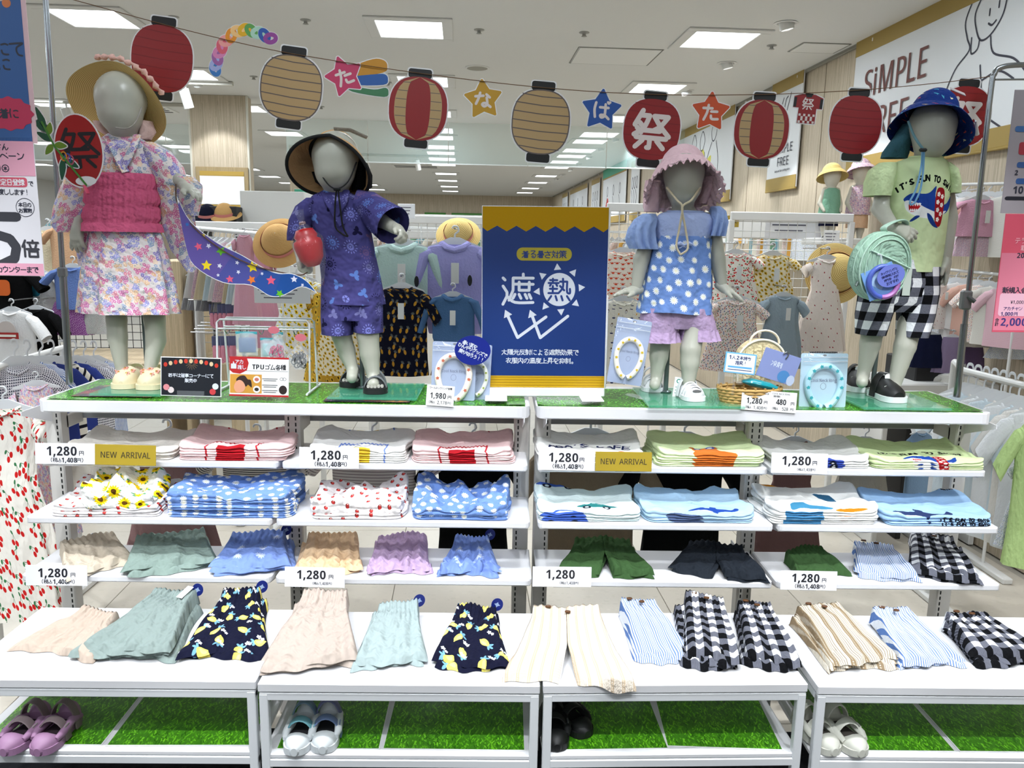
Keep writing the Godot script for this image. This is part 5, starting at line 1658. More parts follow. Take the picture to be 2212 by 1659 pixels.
	part("neck_flap", shell([[312, 262, 16, 0.05, -0.2], [318, 285, 18, 0.06, -0.2, 0.05, 4], [313, 302, 12, 0.05, -0.2, 0.05, 4]], base, 20), cloth(Color(0.85, 0.73, 0.7), 0.2), o)
	part("neck_flap", shell([[212, 262, 10, 0.04, -0.2], [222, 280, 12, 0.05, -0.2], [234, 292, 6, 0.03, -0.2]], base, 16), cloth(Color(0.85, 0.73, 0.7), 0.2), o)
	cord(o, base, "chin_cord", [[306, 232, -0.12], [294, 262, -0.095], [276, 277, -0.08], [250, 276, -0.08]], 0.0022, plain(Color(0.6, 0.58, 0.55), 0.6))
	stand_of(o, base, 192, 352, 818, 854, 300, 520)
	part("night_sheet", MB.new().box(Vector3(at(270, 850, -0.14).x - base.x, 0.0022, 0.03), Vector3(0.25, 0.001, 0.19), 0.0002), surf("fireworks", 0.3, Color.WHITE, 0.4, false), o)
	var cream := plain(Color(0.87, 0.82, 0.68), 0.5)
	for s in [[265, 838, 0.08], [320, 840, 0.02]]:
		var foot := lie(s[0], s[1], 1.062) - base
		var c := part("clog", shoe_mesh([[-0.062, 0.018, 0.03], [-0.055, 0.026, 0.036], [-0.03, 0.03, 0.04], [0.0, 0.035, 0.052], [0.03, 0.039, 0.047], [0.055, 0.034, 0.036], [0.068, 0.02, 0.024], [0.073, 0.008, 0.012]], 0.014), cream, o, Vector3(foot.x, 0.013, foot.z - 0.05), Basis(Vector3.UP, s[2]))
		part("sole", sole_mesh(0.145, 0.085, 0.016), cream, c, Vector3(0, 0.0, 0.004))
		part("heel_strap", strap(MB.new(), 0, 0.036, 0.05, 0.014).xf(Transform3D(Basis(Vector3.RIGHT, -1.0), Vector3(0, 0.03, -0.03))), cream, c)
		for q in [[-0.016, 0.042], [0.012, 0.05], [0.0, 0.028], [0.022, 0.03], [-0.024, 0.024]]:
			var h: float = 0.066 - absf(q[0]) * 0.3 - maxf(0.0, q[1] - 0.02) * 0.45
			var charm := MB.new()
			charm.prism(star(0.011, 0.62, 6, q[0] * 40), -0.001, 0.0025, Transform3D(Basis(Vector3.RIGHT, -PI / 2 + 0.5), Vector3.ZERO))
			var cm := part("flower_charm", charm, plain([Color(0.88, 0.6, 0.55), Color(0.9, 0.86, 0.8)][int(absf(q[1]) * 1000) % 2], 0.5), c, Vector3(q[0], h - 0.002, q[1]))
			part("bead", MB.new().lathe([Vector2(0.004, 0.0), Vector2(0.003, 0.003), Vector2(0.0, 0.0045)], 10), plain(Color(0.7, 0.5, 0.25), 0.3, 0.6), cm, Vector3(0, 0.002, 0.002))
		for q in [-0.026, 0.0, 0.026]:
			part("vent_hole", MB.new().lathe([Vector2(0.0038, 0.0008), Vector2(0.0, 0.0009)], 10), plain(Color(0.22, 0.2, 0.16), 0.8), c, Vector3(q, 0.028, 0.067 - absf(q) * 0.55), Basis(Vector3.RIGHT, 1.2))


func boy_in_violet(skin: Material) -> void:
	var base := Vector3(-0.46, 1.049, -0.19)
	var o := thing("mannequin", "child mannequin in a violet festival suit with a black trimmed cream hat", "mannequin", base)
	var z := -0.17
	var bones := frame_bones(at(724, 350, -0.16), 0.068, 0.088, at(724, 418, -0.18), at(670, 448, z), at(784, 444, z), at(757, 650, z), 0.04)
	bones += chain([at(735, 660, z), at(737, 722, z), at(748, 758, z - 0.02), at(762, 800, z - 0.01), at(760, 816, z + 0.02)], [0.036, 0.036, 0.033, 0.022, 0.022])
	bones += chain([at(792, 660, z), at(795, 724, z + 0.01), at(799, 765, z + 0.01), at(807, 815, z + 0.02), at(806, 830, z + 0.05)], [0.036, 0.039, 0.036, 0.024, 0.024])
	bones += chain([at(668, 450, z), at(648, 530, z), at(652, 562, z + 0.05)], [0.02, 0.026, 0.021])
	bones += chain([at(788, 446, z), at(826, 478, z + 0.02), at(858, 496, z + 0.1)], [0.02, 0.026, 0.021])
	var hands := [
		[at(652, 562, z + 0.05), Vector3(0.2, -0.8, 0.4), Vector3(0.8, 0.3, 0.3), Vector3(0.5, 0.6, 0.8), 0.078, [0.9, 0.95, 1.0, 1.0], 0.03],
		[at(858, 494, z + 0.1), Vector3(0.6, -0.45, 0.6), Vector3(-0.5, -0.7, 0.2), Vector3(-0.5, 0.6, 0.3), 0.08, [0.9, 0.95, 0.95, 1.0], 0.03]]
	part("body", body_mesh(base, bones, hands), skin, o)
	var print_ := cloth("jinbei", 0.4, 0.7)
	part("jacket", shell([[724, 412, 26, 0.06, -0.18], [725, 424, 50, 0.085], [727, 440, 64, 0.105], [732, 470, 64, 0.115], [742, 505, 61, 0.115], [750, 550, 61, 0.12], [757, 600, 64, 0.128, z, 0.02, 5], [761, 656, 70, 0.14, z, 0.035, 5]], base, 56), print_, o)
	part("sleeve", shell([[676, 428, 14, 0.06], [664, 446, 25, 0.09], [652, 476, 27, 0.1], [645, 505, 24, 0.1], [643, 520, 22, 0.095]], base, 26), print_, o)
	var sleeve := MB.new().tube([at(768, 440, z) - base, at(794, 446, z) - base, at(822, 468, z + 0.02) - base, at(847, 486, z + 0.055) - base, at(850, 488, z + 0.06) - base], [0.045, 0.05, 0.056, 0.062, 0.06], 24, false)
	part("sleeve", sleeve, print_, o)
	part("shorts_seat", shell([[761, 636, 62, 0.12], [762, 664, 66, 0.125], [762, 690, 62, 0.11]], base, 40), print_, o)
	part("shorts_leg", shell([[730, 640, 36, 0.12], [729, 680, 36, 0.115, z, 0.02, 4], [729, 722, 34, 0.11, z, 0.03, 4]], base, 30), print_, o)
	part("shorts_leg", shell([[793, 640, 34, 0.12], [794, 680, 33, 0.115, z, 0.02, 4], [796, 717, 32, 0.11, z, 0.03, 4]], base, 30), print_, o)
	var cl := MB.new()
	for s in [[[702, 416, -0.15], [712, 440, -0.115], [740, 486, -0.108]], [[748, 412, -0.15], [742, 436, -0.115], [724, 464, -0.108]]]:
		var l := []
		for q in s:
			l.append(at(q[0], q[1], q[2]) - base)
		cl.tube(curve3(l, 5), 0.012, 8, true, 0.35)
	part("collar", cl, print_, o)
	var cream := cloth(Color(0.78, 0.62, 0.44), 0.12, 0.6)
	var black := plain(Color(0.03, 0.03, 0.035), 0.85)
	var tilt := Basis(Vector3.BACK, deg_to_rad(-9)) * Basis(Vector3.RIGHT, deg_to_rad(-42))
	var brim := func(t):                                      # wide at the sides, cocked at the front
		return [0.118 + 0.012 * cos(t * 2.0), 0.05 - 0.022 * sin(t) + 0.028 * absf(cos(t))]
	var hat := part("sun_hat", hat_mesh(0.074, 0.085, brim, 56, 7), cream, o, at(722, 336, -0.19) - base, tilt)
	var edge := MB.new()
	var loop := []
	var inner := []
	for i in 57:
		var t := TAU * i / 56
		var b: Array = brim.call(t)
		loop.append(Vector3(cos(t) * b[0], -b[1], sin(t) * b[0]))
		inner.append(Vector3(cos(t) * 0.075, 0.002, sin(t) * 0.075))
	part("black_edge", edge.tube(loop, 0.0055, 8, false), black, hat)
	part("black_band", MB.new().tube(inner, 0.007, 8, false), black, hat)
	part("bow", MB.new().tube([Vector3(0.0, 0.02, 0.09), Vector3(0.05, 0.022, 0.095), Vector3(0.1, 0.03, 0.07)], [0.007, 0.008, 0.007], 6, true, 0.4), cloth(Color(0.62, 0.6, 0.56), 0.1), hat)
	part("neck_flap", shell([[780, 352, 13, 0.07, -0.2], [783, 378, 20, 0.08, -0.21, 0.04, 3], [781, 404, 21, 0.09, -0.21, 0.05, 3], [776, 411, 16, 0.07, -0.21]], base, 24), cloth(Color(0.035, 0.035, 0.04), 0.15), o)
	part("neck_flap", shell([[682, 372, 8, 0.05, -0.19], [696, 394, 14, 0.06, -0.19], [712, 408, 12, 0.05, -0.19]], base, 18), cloth(Color(0.035, 0.035, 0.04), 0.15), o)
	cord(o, base, "chin_cord", [[684, 352, -0.13], [702, 390, -0.1], [726, 408, -0.088], [752, 392, -0.1], [770, 350, -0.13]], 0.0022, black)
	cord(o, base, "hat_cord", [[727, 408, -0.088], [724, 440, -0.09], [724, 488, -0.095], [740, 506, -0.095], [752, 511, -0.095]], 0.0028, black)
	cord(o, base, "hat_cord", [[730, 408, -0.088], [735, 450, -0.09], [741, 490, -0.095], [752, 511, -0.095]], 0.0028, black)
	part("cord_stop", MB.new().box(at(728, 409, -0.086) - base, Vector3(0.022, 0.009, 0.01), 0.003), black, o)
	stand_of(o, base, 706, 902, 830, 862, 780, 650)
	part("night_sheet", MB.new().box(Vector3(at(800, 868, -0.1).x - base.x, 0.0022, 0.07), Vector3(0.27, 0.001, 0.2), 0.0002), surf("fireworks", 0.3, Color.WHITE, 0.4, false), o)
	var grey := plain(Color(0.24, 0.25, 0.26), 0.7)
	var pale := plain(Color(0.42, 0.44, 0.45), 0.75)
	for s in [[758, 836, -0.06], [806, 850, 0.12]]:
		var foot := lie(s[0], s[1], 1.062) - base
		var c := part("sandal", shoe_mesh([[-0.06, 0.02, 0.03], [-0.04, 0.027, 0.04], [-0.01, 0.031, 0.05], [0.02, 0.034, 0.044], [0.034, 0.034, 0.036]], 0.014), grey, o, Vector3(foot.x, 0.013, foot.z - 0.055), Basis(Vector3.UP, s[2]))
		part("sole", sole_mesh(0.145, 0.08, 0.018), plain(Color(0.06, 0.06, 0.065), 0.7), c)
		part("strap", strap(MB.new(), 0.03, 0.037, 0.052, 0.03), pale, c)
		part("strap", strap(MB.new(), -0.01, 0.035, 0.066, 0.026), pale, c)
		var toes := MB.new()
		for i in 5:
			toes.tube([Vector3(-0.022 + i * 0.011, 0.022, 0.04), Vector3(-0.022 + i * 0.011, 0.022, 0.058 - absf(i - 1.5) * 0.003)], [0.006, 0.005], 8)
		part("toes", toes, plain(Color(0.74, 0.74, 0.7), 0.32), c)


func girl_in_blue(skin: Material) -> void:
	var base := Vector3(0.58, 1.049, -0.17)
	var o := thing("mannequin", "child mannequin in a blue daisy blouse, lilac frilled shorts and a pink frilled bonnet", "mannequin", base)
	var z := -0.17
	var bones := frame_bones(at(1477, 384, -0.16), 0.061, 0.085, at(1480, 455, -0.18), at(1420, 482, z), at(1545, 474, z), at(1465, 672, z), 0.04)
	bones += chain([at(1430, 690, z), at(1426, 745, z), at(1423, 770, z), at(1418, 818, z), at(1414, 832, z + 0.02)], [0.036, 0.036, 0.034, 0.022, 0.022])
	bones += chain([at(1505, 690, z + 0.02), at(1492, 755, z + 0.04), at(1490, 785, z + 0.045), at(1486, 842, z + 0.05), at(1490, 852, z + 0.08)], [0.036, 0.037, 0.034, 0.021, 0.021])
	bones += chain([at(1412, 488, z), at(1386, 560, z), at(1374, 625, z + 0.02)], [0.02, 0.03, 0.021])
	bones += chain([at(1545, 484, z), at(1549, 560, z), at(1560, 620, z + 0.02)], [0.02, 0.03, 0.021])
	var hands := [
		[at(1374, 627, z + 0.02), Vector3(-1, -0.1, 0.25), Vector3(-0.1, -1, 0.1), Vector3(0, 0.1, 1), 0.082, [0.12, 0.15, 0.2, 0.25], 0.16],
		[at(1560, 620, z + 0.02), Vector3(0.9, -0.5, 0.25), Vector3(-0.4, -1, 0.0), Vector3(0, 0, 1), 0.082, [0.1, 0.12, 0.15, 0.2], 0.14]]
	part("body", body_mesh(base, bones, hands), skin, o)
	var yoke := cloth(Color(0.66, 0.72, 0.88), 0.2, 0.5)
	part("yoke", shell([[1480, 456, 36, 0.07, -0.18], [1480, 462, 54, 0.09], [1480, 474, 66, 0.105], [1478, 490, 68, 0.115], [1474, 514, 61, 0.12], [1474, 520, 60, 0.12]], base, 48), yoke, o)
	part("neck_band", MB.new().tube(Array(ring(at(1480, 458, -0.175) - base, 0.056, 0.04, 32)) + [ring(at(1480, 458, -0.175) - base, 0.056, 0.04, 32)[0]], 0.004, 8, false), yoke, o)
	var daisy := cloth("daisy", 0.32, 0.6)
	part("blouse", shell([[1474, 510, 59, 0.122, z, 0.02, 22], [1474, 518, 62, 0.128, z, 0.025, 22], [1471, 550, 67, 0.135, z, 0.03, 9], [1466, 600, 73, 0.15, z, 0.04, 9], [1460, 650, 78, 0.165, z, 0.05, 9], [1457, 674, 81, 0.17, z, 0.055, 9, 0.004]], base, 88), daisy, o)
	part("flutter_sleeve", shell([[1402, 462, 14, 0.06], [1396, 474, 26, 0.1], [1387, 495, 27, 0.11, z, 0.1, 9], [1385, 520, 28, 0.11, z, 0.17, 9], [1392, 538, 25, 0.1, z, 0.2, 9]], base, 90), cloth(Color(0.6, 0.69, 0.88), 0.2, 0.6), o)
	part("flutter_sleeve", shell([[1546, 446, 10, 0.05], [1550, 456, 17, 0.09], [1548, 480, 20, 0.11, z, 0.12, 9], [1541, 510, 19, 0.1, z, 0.2, 9]], base, 90), cloth(Color(0.6, 0.69, 0.88), 0.2, 0.6), o)
	var bow := MB.new()
	for e in [-1, 1]:
		bow.tube([Vector3.ZERO, Vector3(e * 0.014, 0.006, 0.004), Vector3(e * 0.028, 0.002, 0.002)], [0.003, 0.007, 0.003], 8)
		bow.tube([Vector3.ZERO, Vector3(e * 0.016, -0.01, 0.003)], [0.003, 0.004], 6, true, 0.5)
	part("bow", bow, yoke, o, at(1478, 530, -0.098) - base)
	var lilac := cloth(Color(0.72, 0.62, 0.76), 0.2, 0.6)
	part("shorts_seat", shell([[1463, 655, 62, 0.13], [1464, 690, 68, 0.13], [1464, 708, 60, 0.1]], base, 40), lilac, o)
	for s in [[[1426, 664, 40], [1424, 690, 43], [1424, 716, 42], [1422, 737, 47]], [[1502, 664, 33], [1504, 690, 40], [1508, 712, 41], [1510, 734, 45]]]:
		part("shorts_leg", shell([[s[0][0], s[0][1], s[0][2], 0.13], [s[1][0], s[1][1], s[1][2], 0.13, z, 0.02, 4], [s[2][0], s[2][1], s[2][2], 0.12, z, 0.02, 5]], base, 40), lilac, o)
		part("leg_frill", shell([[s[2][0], s[2][1] - 2, s[2][2], 0.122, z, 0.02, 14], [s[3][0], s[3][1], s[3][2], 0.14, z, 0.06, 14]], base, 70), lilac, o)
	var pink := cloth(Color(0.87, 0.74, 0.77), 0.2, 0.7, 0.15)
	var tilt := Basis(Vector3.BACK, deg_to_rad(-4)) * Basis(Vector3.RIGHT, deg_to_rad(-30))
	var brim := func(t):
		return [0.108 + 0.014 * maxf(0.0, sin(t)) + 0.004 * sin(t * 30.0), 0.062 - 0.012 * sin(t) + 0.02 * absf(cos(t)), 0.003]
	var hat := part("bonnet", hat_mesh(0.074, 0.082, brim, 120, 8), pink, o, at(1476, 366, -0.185) - base, tilt)
	var frill := MB.new()
	var rings := []
	for k in 4:
		var r := PackedVector3Array()
		for i in 180:
			var t := TAU * i / 180
			var b: Array = brim.call(t)
			var w := k / 3.0
			r.append(Vector3(cos(t) * (b[0] + w * 0.014), -b[1] - w * 0.012 + w * 0.006 * sin(t * 44.0), sin(t) * (b[0] + w * 0.014 + w * 0.003 * sin(t * 44.0))))
		rings.append(r)
	part("frill", frill.loft(rings), pink, hat)
	part("neck_flap", shell([[1412, 390, 18, 0.06, -0.2], [1410, 420, 20, 0.07, -0.21, 0.05, 4], [1408, 448, 18, 0.06, -0.21, 0.08, 5], [1409, 458, 16, 0.05, -0.21, 0.1, 6]], base, 32), pink, o)
	part("neck_flap", shell([[1534, 382, 16, 0.06, -0.2], [1530, 405, 16, 0.07, -0.21, 0.05, 4], [1516, 440, 10, 0.05, -0.21, 0.08, 5]], base, 32), pink, o)
	var tie := cloth(Color(0.82, 0.77, 0.66), 0.1)
	cord(o, base, "hat_tie", [[1440, 405, -0.12], [1462, 432, -0.09], [1474, 448, -0.085], [1468, 490, -0.1], [1461, 530, -0.09], [1470, 550, -0.088]], 0.0035, tie)
	cord(o, base, "hat_tie", [[1512, 405, -0.12], [1494, 432, -0.09], [1474, 448, -0.085], [1480, 490, -0.1], [1486, 535, -0.088], [1470, 550, -0.088]], 0.0035, tie)
	stand_of(o, base, 1402, 1606, 842, 880, 1446, 690)
	var white := plain(Color(0.86, 0.87, 0.88), 0.45)
	for s in [[1413, 846, -0.05], [1497, 866, 0.16]]:
		var foot := lie(s[0], s[1], 1.062) - base
		var c := part("sandal", shoe_mesh([[-0.06, 0.018, 0.026], [-0.05, 0.025, 0.03], [-0.02, 0.028, 0.034], [0.01, 0.03, 0.036], [0.035, 0.032, 0.032], [0.055, 0.026, 0.024], [0.068, 0.012, 0.014]], 0.012), white, o, Vector3(foot.x, 0.013, foot.z - 0.055), Basis(Vector3.UP, s[2]))
		part("sole", sole_mesh(0.145, 0.076, 0.014), white, c)
		for k in 3:
			part("strap", strap(MB.new(), 0.006 + k * 0.018, 0.033, 0.052 - k * 0.004, 0.009), white, c)
		part("ankle_strap", strap(MB.new(), -0.02, 0.034, 0.07, 0.024), white, c)
		part("toe_gap", MB.new().prism(oval(0.015, 0.006, 16), 0.0, 0.001, Transform3D(Basis(Vector3.RIGHT, -0.95), Vector3(0, 0.032, 0.0605))), plain(Color(0.3, 0.3, 0.3), 0.8), c)


func shark(k: Ink, m: Vector2, s: float, mirrored := false) -> void:   # a grinning shark under a flowered surfboard, drawn flat
	var f := func(l: Array, c: Color) -> void:
		var q := PackedVector2Array()
		for p in l:
			q.append(m + Vector2(p.x * (-s if mirrored else s), p.y * s))
		k.poly(curve(Array(q), 5, true), c, false)
	var blue := Color(0.13, 0.27, 0.6)
	var board_ := Color(0.62, 0.1, 0.13)
	f.call([Vector2(-100, -24), Vector2(-70, -40), Vector2(-20, -38), Vector2(6, -44), Vector2(30, -64), Vector2(36, -62), Vector2(36, -26), Vector2(70, -4), Vector2(100, -6), Vector2(130, -34), Vector2(138, -32), Vector2(128, 4), Vector2(96, 30), Vector2(30, 36), Vector2(-40, 22), Vector2(-96, -8)], blue)
	f.call([Vector2(-98, -10), Vector2(-78, -14), Vector2(-46, -6), Vector2(-10, 10), Vector2(50, 26), Vector2(104, 20), Vector2(60, 44), Vector2(-10, 48), Vector2(-62, 36), Vector2(-90, 18)], Color(0.93, 0.94, 0.93))
	f.call([Vector2(-80, -4), Vector2(-60, -6), Vector2(-30, 0), Vector2(-48, 22), Vector2(-74, 24)], Color(0.74, 0.13, 0.15))
	for i in 5:
		f.call([Vector2(-80 + i * 10, -5), Vector2(-70 + i * 10, -4), Vector2(-74 + i * 10, 6)], Color(0.97, 0.97, 0.97))
		f.call([Vector2(-76 + i * 8, 24), Vector2(-68 + i * 8, 23), Vector2(-71 + i * 8, 14)], Color(0.97, 0.97, 0.97))
	f.call([Vector2(40, -52), Vector2(60, -62), Vector2(82, -50), Vector2(86, 0), Vector2(80, 60), Vector2(66, 78), Vector2(44, 66), Vector2(36, 0)], board_)
	for q in [[52, -38], [72, -30], [50, -10], [72, 0], [52, 18], [70, 32], [56, 52]]:
		k.petals(m + Vector2(q[0] * (-s if mirrored else s), q[1] * s), 5, 9 * s, 3.6 * s, Color(0.96, 0.94, 0.9))
	f.call([Vector2(2, 30), Vector2(24, 40), Vector2(50, 70), Vector2(62, 82), Vector2(34, 76), Vector2(10, 54)], blue.darkened(0.15))
	f.call([Vector2(-48, 40), Vector2(-30, 42), Vector2(-60, 60), Vector2(-70, 58)], blue.darkened(0.15))
	k.oval(m + Vector2(-46 if not mirrored else 46, -20) * s, 4 * s, 4 * s, Color(0.04, 0.04, 0.06), 0.0, false)


const CAPS := {   # capital letters as strokes on a 6 x 9 field, for printing on cloth
	"I": "30 38", "T": "00 60.30 38", "S": "61 40 20 02 23 45 66 47 27 06", "F": "60 00 08.04 54", "U": "00 06 28 48 66 60", "N": "08 00 68 60", "O": "20 02 06 28 48 66 62 40 20", "W": "00 18 34 58 60", "M": "08 00 35 60 68", "'": "30 22",
	"D": "00 08 38 66 62 30 00", "G": "61 40 20 02 06 28 48 66 64 44", "C": "61 40 20 02 06 28 48 67", "A": "08 30 68.15 55", "E": "60 00 08 68.04 54", "L": "00 08 68", "B": "00 08 48 66 44 04.44 62 40 00", "R": "08 00 40 62 44 04.44 68", "P": "08 00 40 62 44 04", "H": "00 08.60 68.04 64", "Y": "00 34 60.34 38", "K": "00 08.60 04 68", "V": "00 38 60",
}


func ink_text(k: Ink, t: String, m: Vector2, size: float, w: float, c: Color, bow := 0.0) -> void:   # bow: how far the ends of the line drop
	var n := t.length()
	for i in n:
		var x := (i - (n - 1) / 2.0)
		var u := x / maxf(1.0, (n - 1) / 2.0)
		var o := m + Vector2(x * size * 0.92, bow * u * u)
		var a := bow * u * 2.0 / (n * size * 0.46)
		for s in CAPS.get(t[i], "").split(".", false):
			var l := PackedVector2Array()
			for q in s.split(" ", false):
				l.append(o + (Vector2(q.substr(0, 1).to_int() - 3, q.substr(1, 1).to_int() - 4) / 8.0 * size).rotated(a))
			k.path(l, w, c)


func boy_in_shark_shirt(skin: Material) -> void:
	var base := Vector3(1.27, 1.049, -0.17)
	var o := thing("mannequin", "child mannequin in a pale green shark shirt, gingham shorts and a navy flap hat", "mannequin", base)
	var z := -0.17
	var bones := frame_bones(at(2016, 280, -0.15), 0.064, 0.08, at(2002, 344, -0.18), at(1922, 372, z), at(2044, 368, z), at(1965, 590, z), 0.042)
	bones += chain([at(1915, 610, z), at(1888, 700, z - 0.02), at(1880, 742, z - 0.03), at(1864, 812, z - 0.03), at(1862, 826, z)], [0.036, 0.04, 0.037, 0.023, 0.023])
	bones += chain([at(1985, 610, z), at(1966, 700, z + 0.01), at(1955, 748, z + 0.02), at(1930, 838, z + 0.03), at(1928, 850, z + 0.06)], [0.036, 0.041, 0.038, 0.023, 0.023])
	bones += chain([at(1912, 378, z), at(1902, 452, z + 0.02), at(1930, 492, z + 0.13)], [0.022, 0.03, 0.022])
	bones += chain([at(2046, 376, z), at(2050, 470, z - 0.01), at(2043, 560, z + 0.02)], [0.02, 0.029, 0.021])
	var hands := [
		[at(1932, 494, z + 0.13), Vector3(1, -0.35, 0.25), Vector3(0.1, -0.5, -0.9), Vector3(0.1, 1, 0.3), 0.084, [0.25, 0.35, 0.45, 0.5], 0.1],
		[at(2043, 562, z + 0.02), Vector3(0.1, -1, 0.1), Vector3(-0.9, 0, -0.4), Vector3(-0.2, 0, 1), 0.088, [0.1, 0.4, 0.5, 0.55], 0.08]]
	part("body", body_mesh(base, bones, hands), skin, o)
	var green := Color(0.82, 0.89, 0.69)
	var front := print_tex("shark_shirt", green, func(k: Ink):
		ink_text(k, "IT'S FUN TO SWIM", Vector2(256, 118), 22, 7, Color(0.05, 0.06, 0.06), 48)
		shark(k, Vector2(256, 226), 1.15), 512, 512)
	var rows := [[2000, 340, 33, 0.07, -0.18], [1998, 344, 42, 0.085], [1990, 354, 62, 0.1], [1985, 372, 70, 0.115], [1982, 400, 70, 0.122], [1981, 450, 67, 0.124], [1978, 500, 64, 0.126, z, 0.01, 4], [1974, 550, 62, 0.13, z, 0.02, 4], [1971, 586, 61, 0.134, z, 0.025, 4]]
	var mb := shell(rows, base, 64)
	for i in mb.v.size():                                     # the print lies on the chest: uv straight from the front view of the shirt itself
		mb.uv[i] = Vector2((mb.v[i].x - (at(1981, 450, z).x - base.x)) / 0.3 + 0.5, 1.0 - (mb.v[i].y - (at(1971, 590, z).y - base.y)) / 0.385) if mb.v[i].z > -0.01 else Vector2(0.02, 0.97)
	part("shirt", mb, front, o)
	var gc := cloth(green, 0.2, 0.6)
	part("sleeve", shell([[1918, 352, 18, 0.06], [1906, 368, 27, 0.1], [1898, 395, 29, 0.11], [1894, 424, 26, 0.11]], base, 28), gc, o)
	part("sleeve", shell([[2040, 352, 8, 0.06], [2047, 366, 14, 0.1], [2052, 390, 14, 0.11], [2052, 418, 13, 0.11]], base, 28), gc, o)
	part("neck_band", MB.new().tube(Array(ring(at(2000, 341, -0.178) - base, 0.05, 0.037, 32)) + [ring(at(2000, 341, -0.178) - base, 0.05, 0.037, 32)[0]], 0.004, 8, false), gc, o)
	var check := cloth("gingham", 0.06, 0.7)
	part("shorts_seat", shell([[1962, 560, 64, 0.125], [1952, 610, 76, 0.14], [1944, 650, 76, 0.13], [1936, 672, 66, 0.1]], base, 40), check, o)
	part("shorts_leg", shell([[1918, 575, 46, 0.13], [1900, 630, 44, 0.135, z, 0.02, 4], [1888, 680, 37, 0.13, z - 0.01, 0.025, 5], [1881, 722, 30, 0.115, z - 0.02, 0.03, 5]], base, 40), check, o)
	part("shorts_leg", shell([[1985, 575, 42, 0.13], [1984, 630, 43, 0.135, z, 0.02, 4], [1979, 680, 38, 0.13, z, 0.025, 5], [1971, 726, 32, 0.12, z + 0.01, 0.03, 5]], base, 40), check, o)
	var navy := cloth("hat_print", 0.16, 0.6)
	var tilt := Basis(Vector3.BACK, deg_to_rad(-20)) * Basis(Vector3.RIGHT, deg_to_rad(-16))
	var brim := func(t):
		return [0.112 + 0.026 * maxf(0.0, sin(t)) + 0.008 * cos(t * 2.0), 0.052 + 0.018 * absf(cos(t)) - 0.02 * sin(t)]
	var hat := part("flap_hat", hat_mesh(0.072, 0.088, brim, 64, 8), navy, o, at(2016, 250, -0.165) - base, tilt)
	var seam := []
	for i in 65:
		var t := TAU * i / 64
		seam.append(Vector3(cos(t) * 0.0725, 0.001, sin(t) * 0.0725))
	part("seam", MB.new().tube(seam, 0.003, 6, false), plain(Color(0.07, 0.12, 0.3), 0.9), hat)
	part("cloth_tag", MB.new().box(Vector3(0.03, 0.075, 0.045), Vector3(0.05, 0.02, 0.003), 0.001, Basis(Vector3.RIGHT, -0.7)), plain(Color(0.72, 0.68, 0.68), 0.7), hat)
	part("cord_end", MB.new().tube([Vector3(0.09, -0.02, 0.085), Vector3(0.125, -0.035, 0.05)], [0.003, 0.008], 8), plain(Color(0.86, 0.86, 0.84), 0.6), hat)
	var teal := cloth(Color(0.24, 0.4, 0.45), 0.2, 0.6, 0.1)
	part("neck_flap", shell([[1962, 268, 10, 0.06, -0.2], [1948, 300, 19, 0.07, -0.21, 0.04, 3], [1934, 330, 28, 0.07, -0.22, 0.05, 3], [1930, 342, 28, 0.06, -0.22, 0.05, 3]], base, 26), teal, o)
	part("neck_flap", shell([[2034, 300, 14, 0.05, -0.2], [2026, 330, 14, 0.05, -0.21], [2020, 352, 8, 0.03, -0.21]], base, 20), teal, o)
	var sky := plain(Color(0.45, 0.66, 0.82), 0.6)
	cord(o, base, "chin_cord", [[1962, 262, -0.13], [1976, 296, -0.1], [1994, 322, -0.09]], 0.004, plain(Color(0.36, 0.52, 0.56), 0.7))
	part("cord_stop", MB.new().box(at(1994, 324, -0.085) - base, Vector3(0.024, 0.011, 0.012), 0.004), plain(Color(0.04, 0.06, 0.06), 0.5), o)
	cord(o, base, "hat_cord", [[1992, 328, -0.088], [1990, 360, -0.102], [1978, 410, -0.094], [1966, 434, -0.09], [1968, 442, -0.089], [1976, 438, -0.09]], 0.003, sky)
	cord(o, base, "hat_cord", [[1996, 328, -0.088], [1994, 370, -0.1], [1988, 410, -0.094], [1976, 438, -0.09]], 0.003, sky)
	stand_of(o, base, 1866, 2050, 852, 884, 1905, 640)
	var black := plain(Color(0.035, 0.04, 0.045), 0.5)
	var white := plain(Color(0.88, 0.9, 0.9), 0.45)
	for s in [[1864, 846, -0.16], [1930, 868, 0.12]]:
		var foot := lie(s[0], s[1], 1.062) - base
		var c := part("sandal", shoe_mesh([[-0.062, 0.02, 0.05], [-0.05, 0.027, 0.058], [-0.02, 0.03, 0.058], [0.01, 0.034, 0.05], [0.035, 0.037, 0.04], [0.058, 0.032, 0.03], [0.072, 0.018, 0.018]], 0.016), black, o, Vector3(foot.x, 0.013, foot.z - 0.055), Basis(Vector3.UP, s[2]))
		part("sole", sole_mesh(0.152, 0.084, 0.018), white, c, Vector3(0, 0, 0.004))
		part("ankle_strap", strap(MB.new(), -0.024, 0.034, 0.082, 0.03), black, c)
		part("round_tag", MB.new().lathe([Vector2(0.012, 0.0), Vector2(0.012, 0.002), Vector2(0.0, 0.0025)], 18), white, c, Vector3(0.004, 0.07, -0.002), Basis(Vector3.RIGHT, 1.2))
		for e in [-1, 1]:
			part("side_slot", MB.new().prism(oval(0.011, 0.004, 14), 0, 0.001, Transform3D(Basis(Vector3.UP, e * 0.7) * Basis(Vector3.RIGHT, -0.6), Vector3(e * 0.02, 0.046, 0.038))), plain(Color(0.62, 0.63, 0.6), 0.6), c)


# ---------------------------------------------------------------- the festival garland
const HANG_Z := -0.33


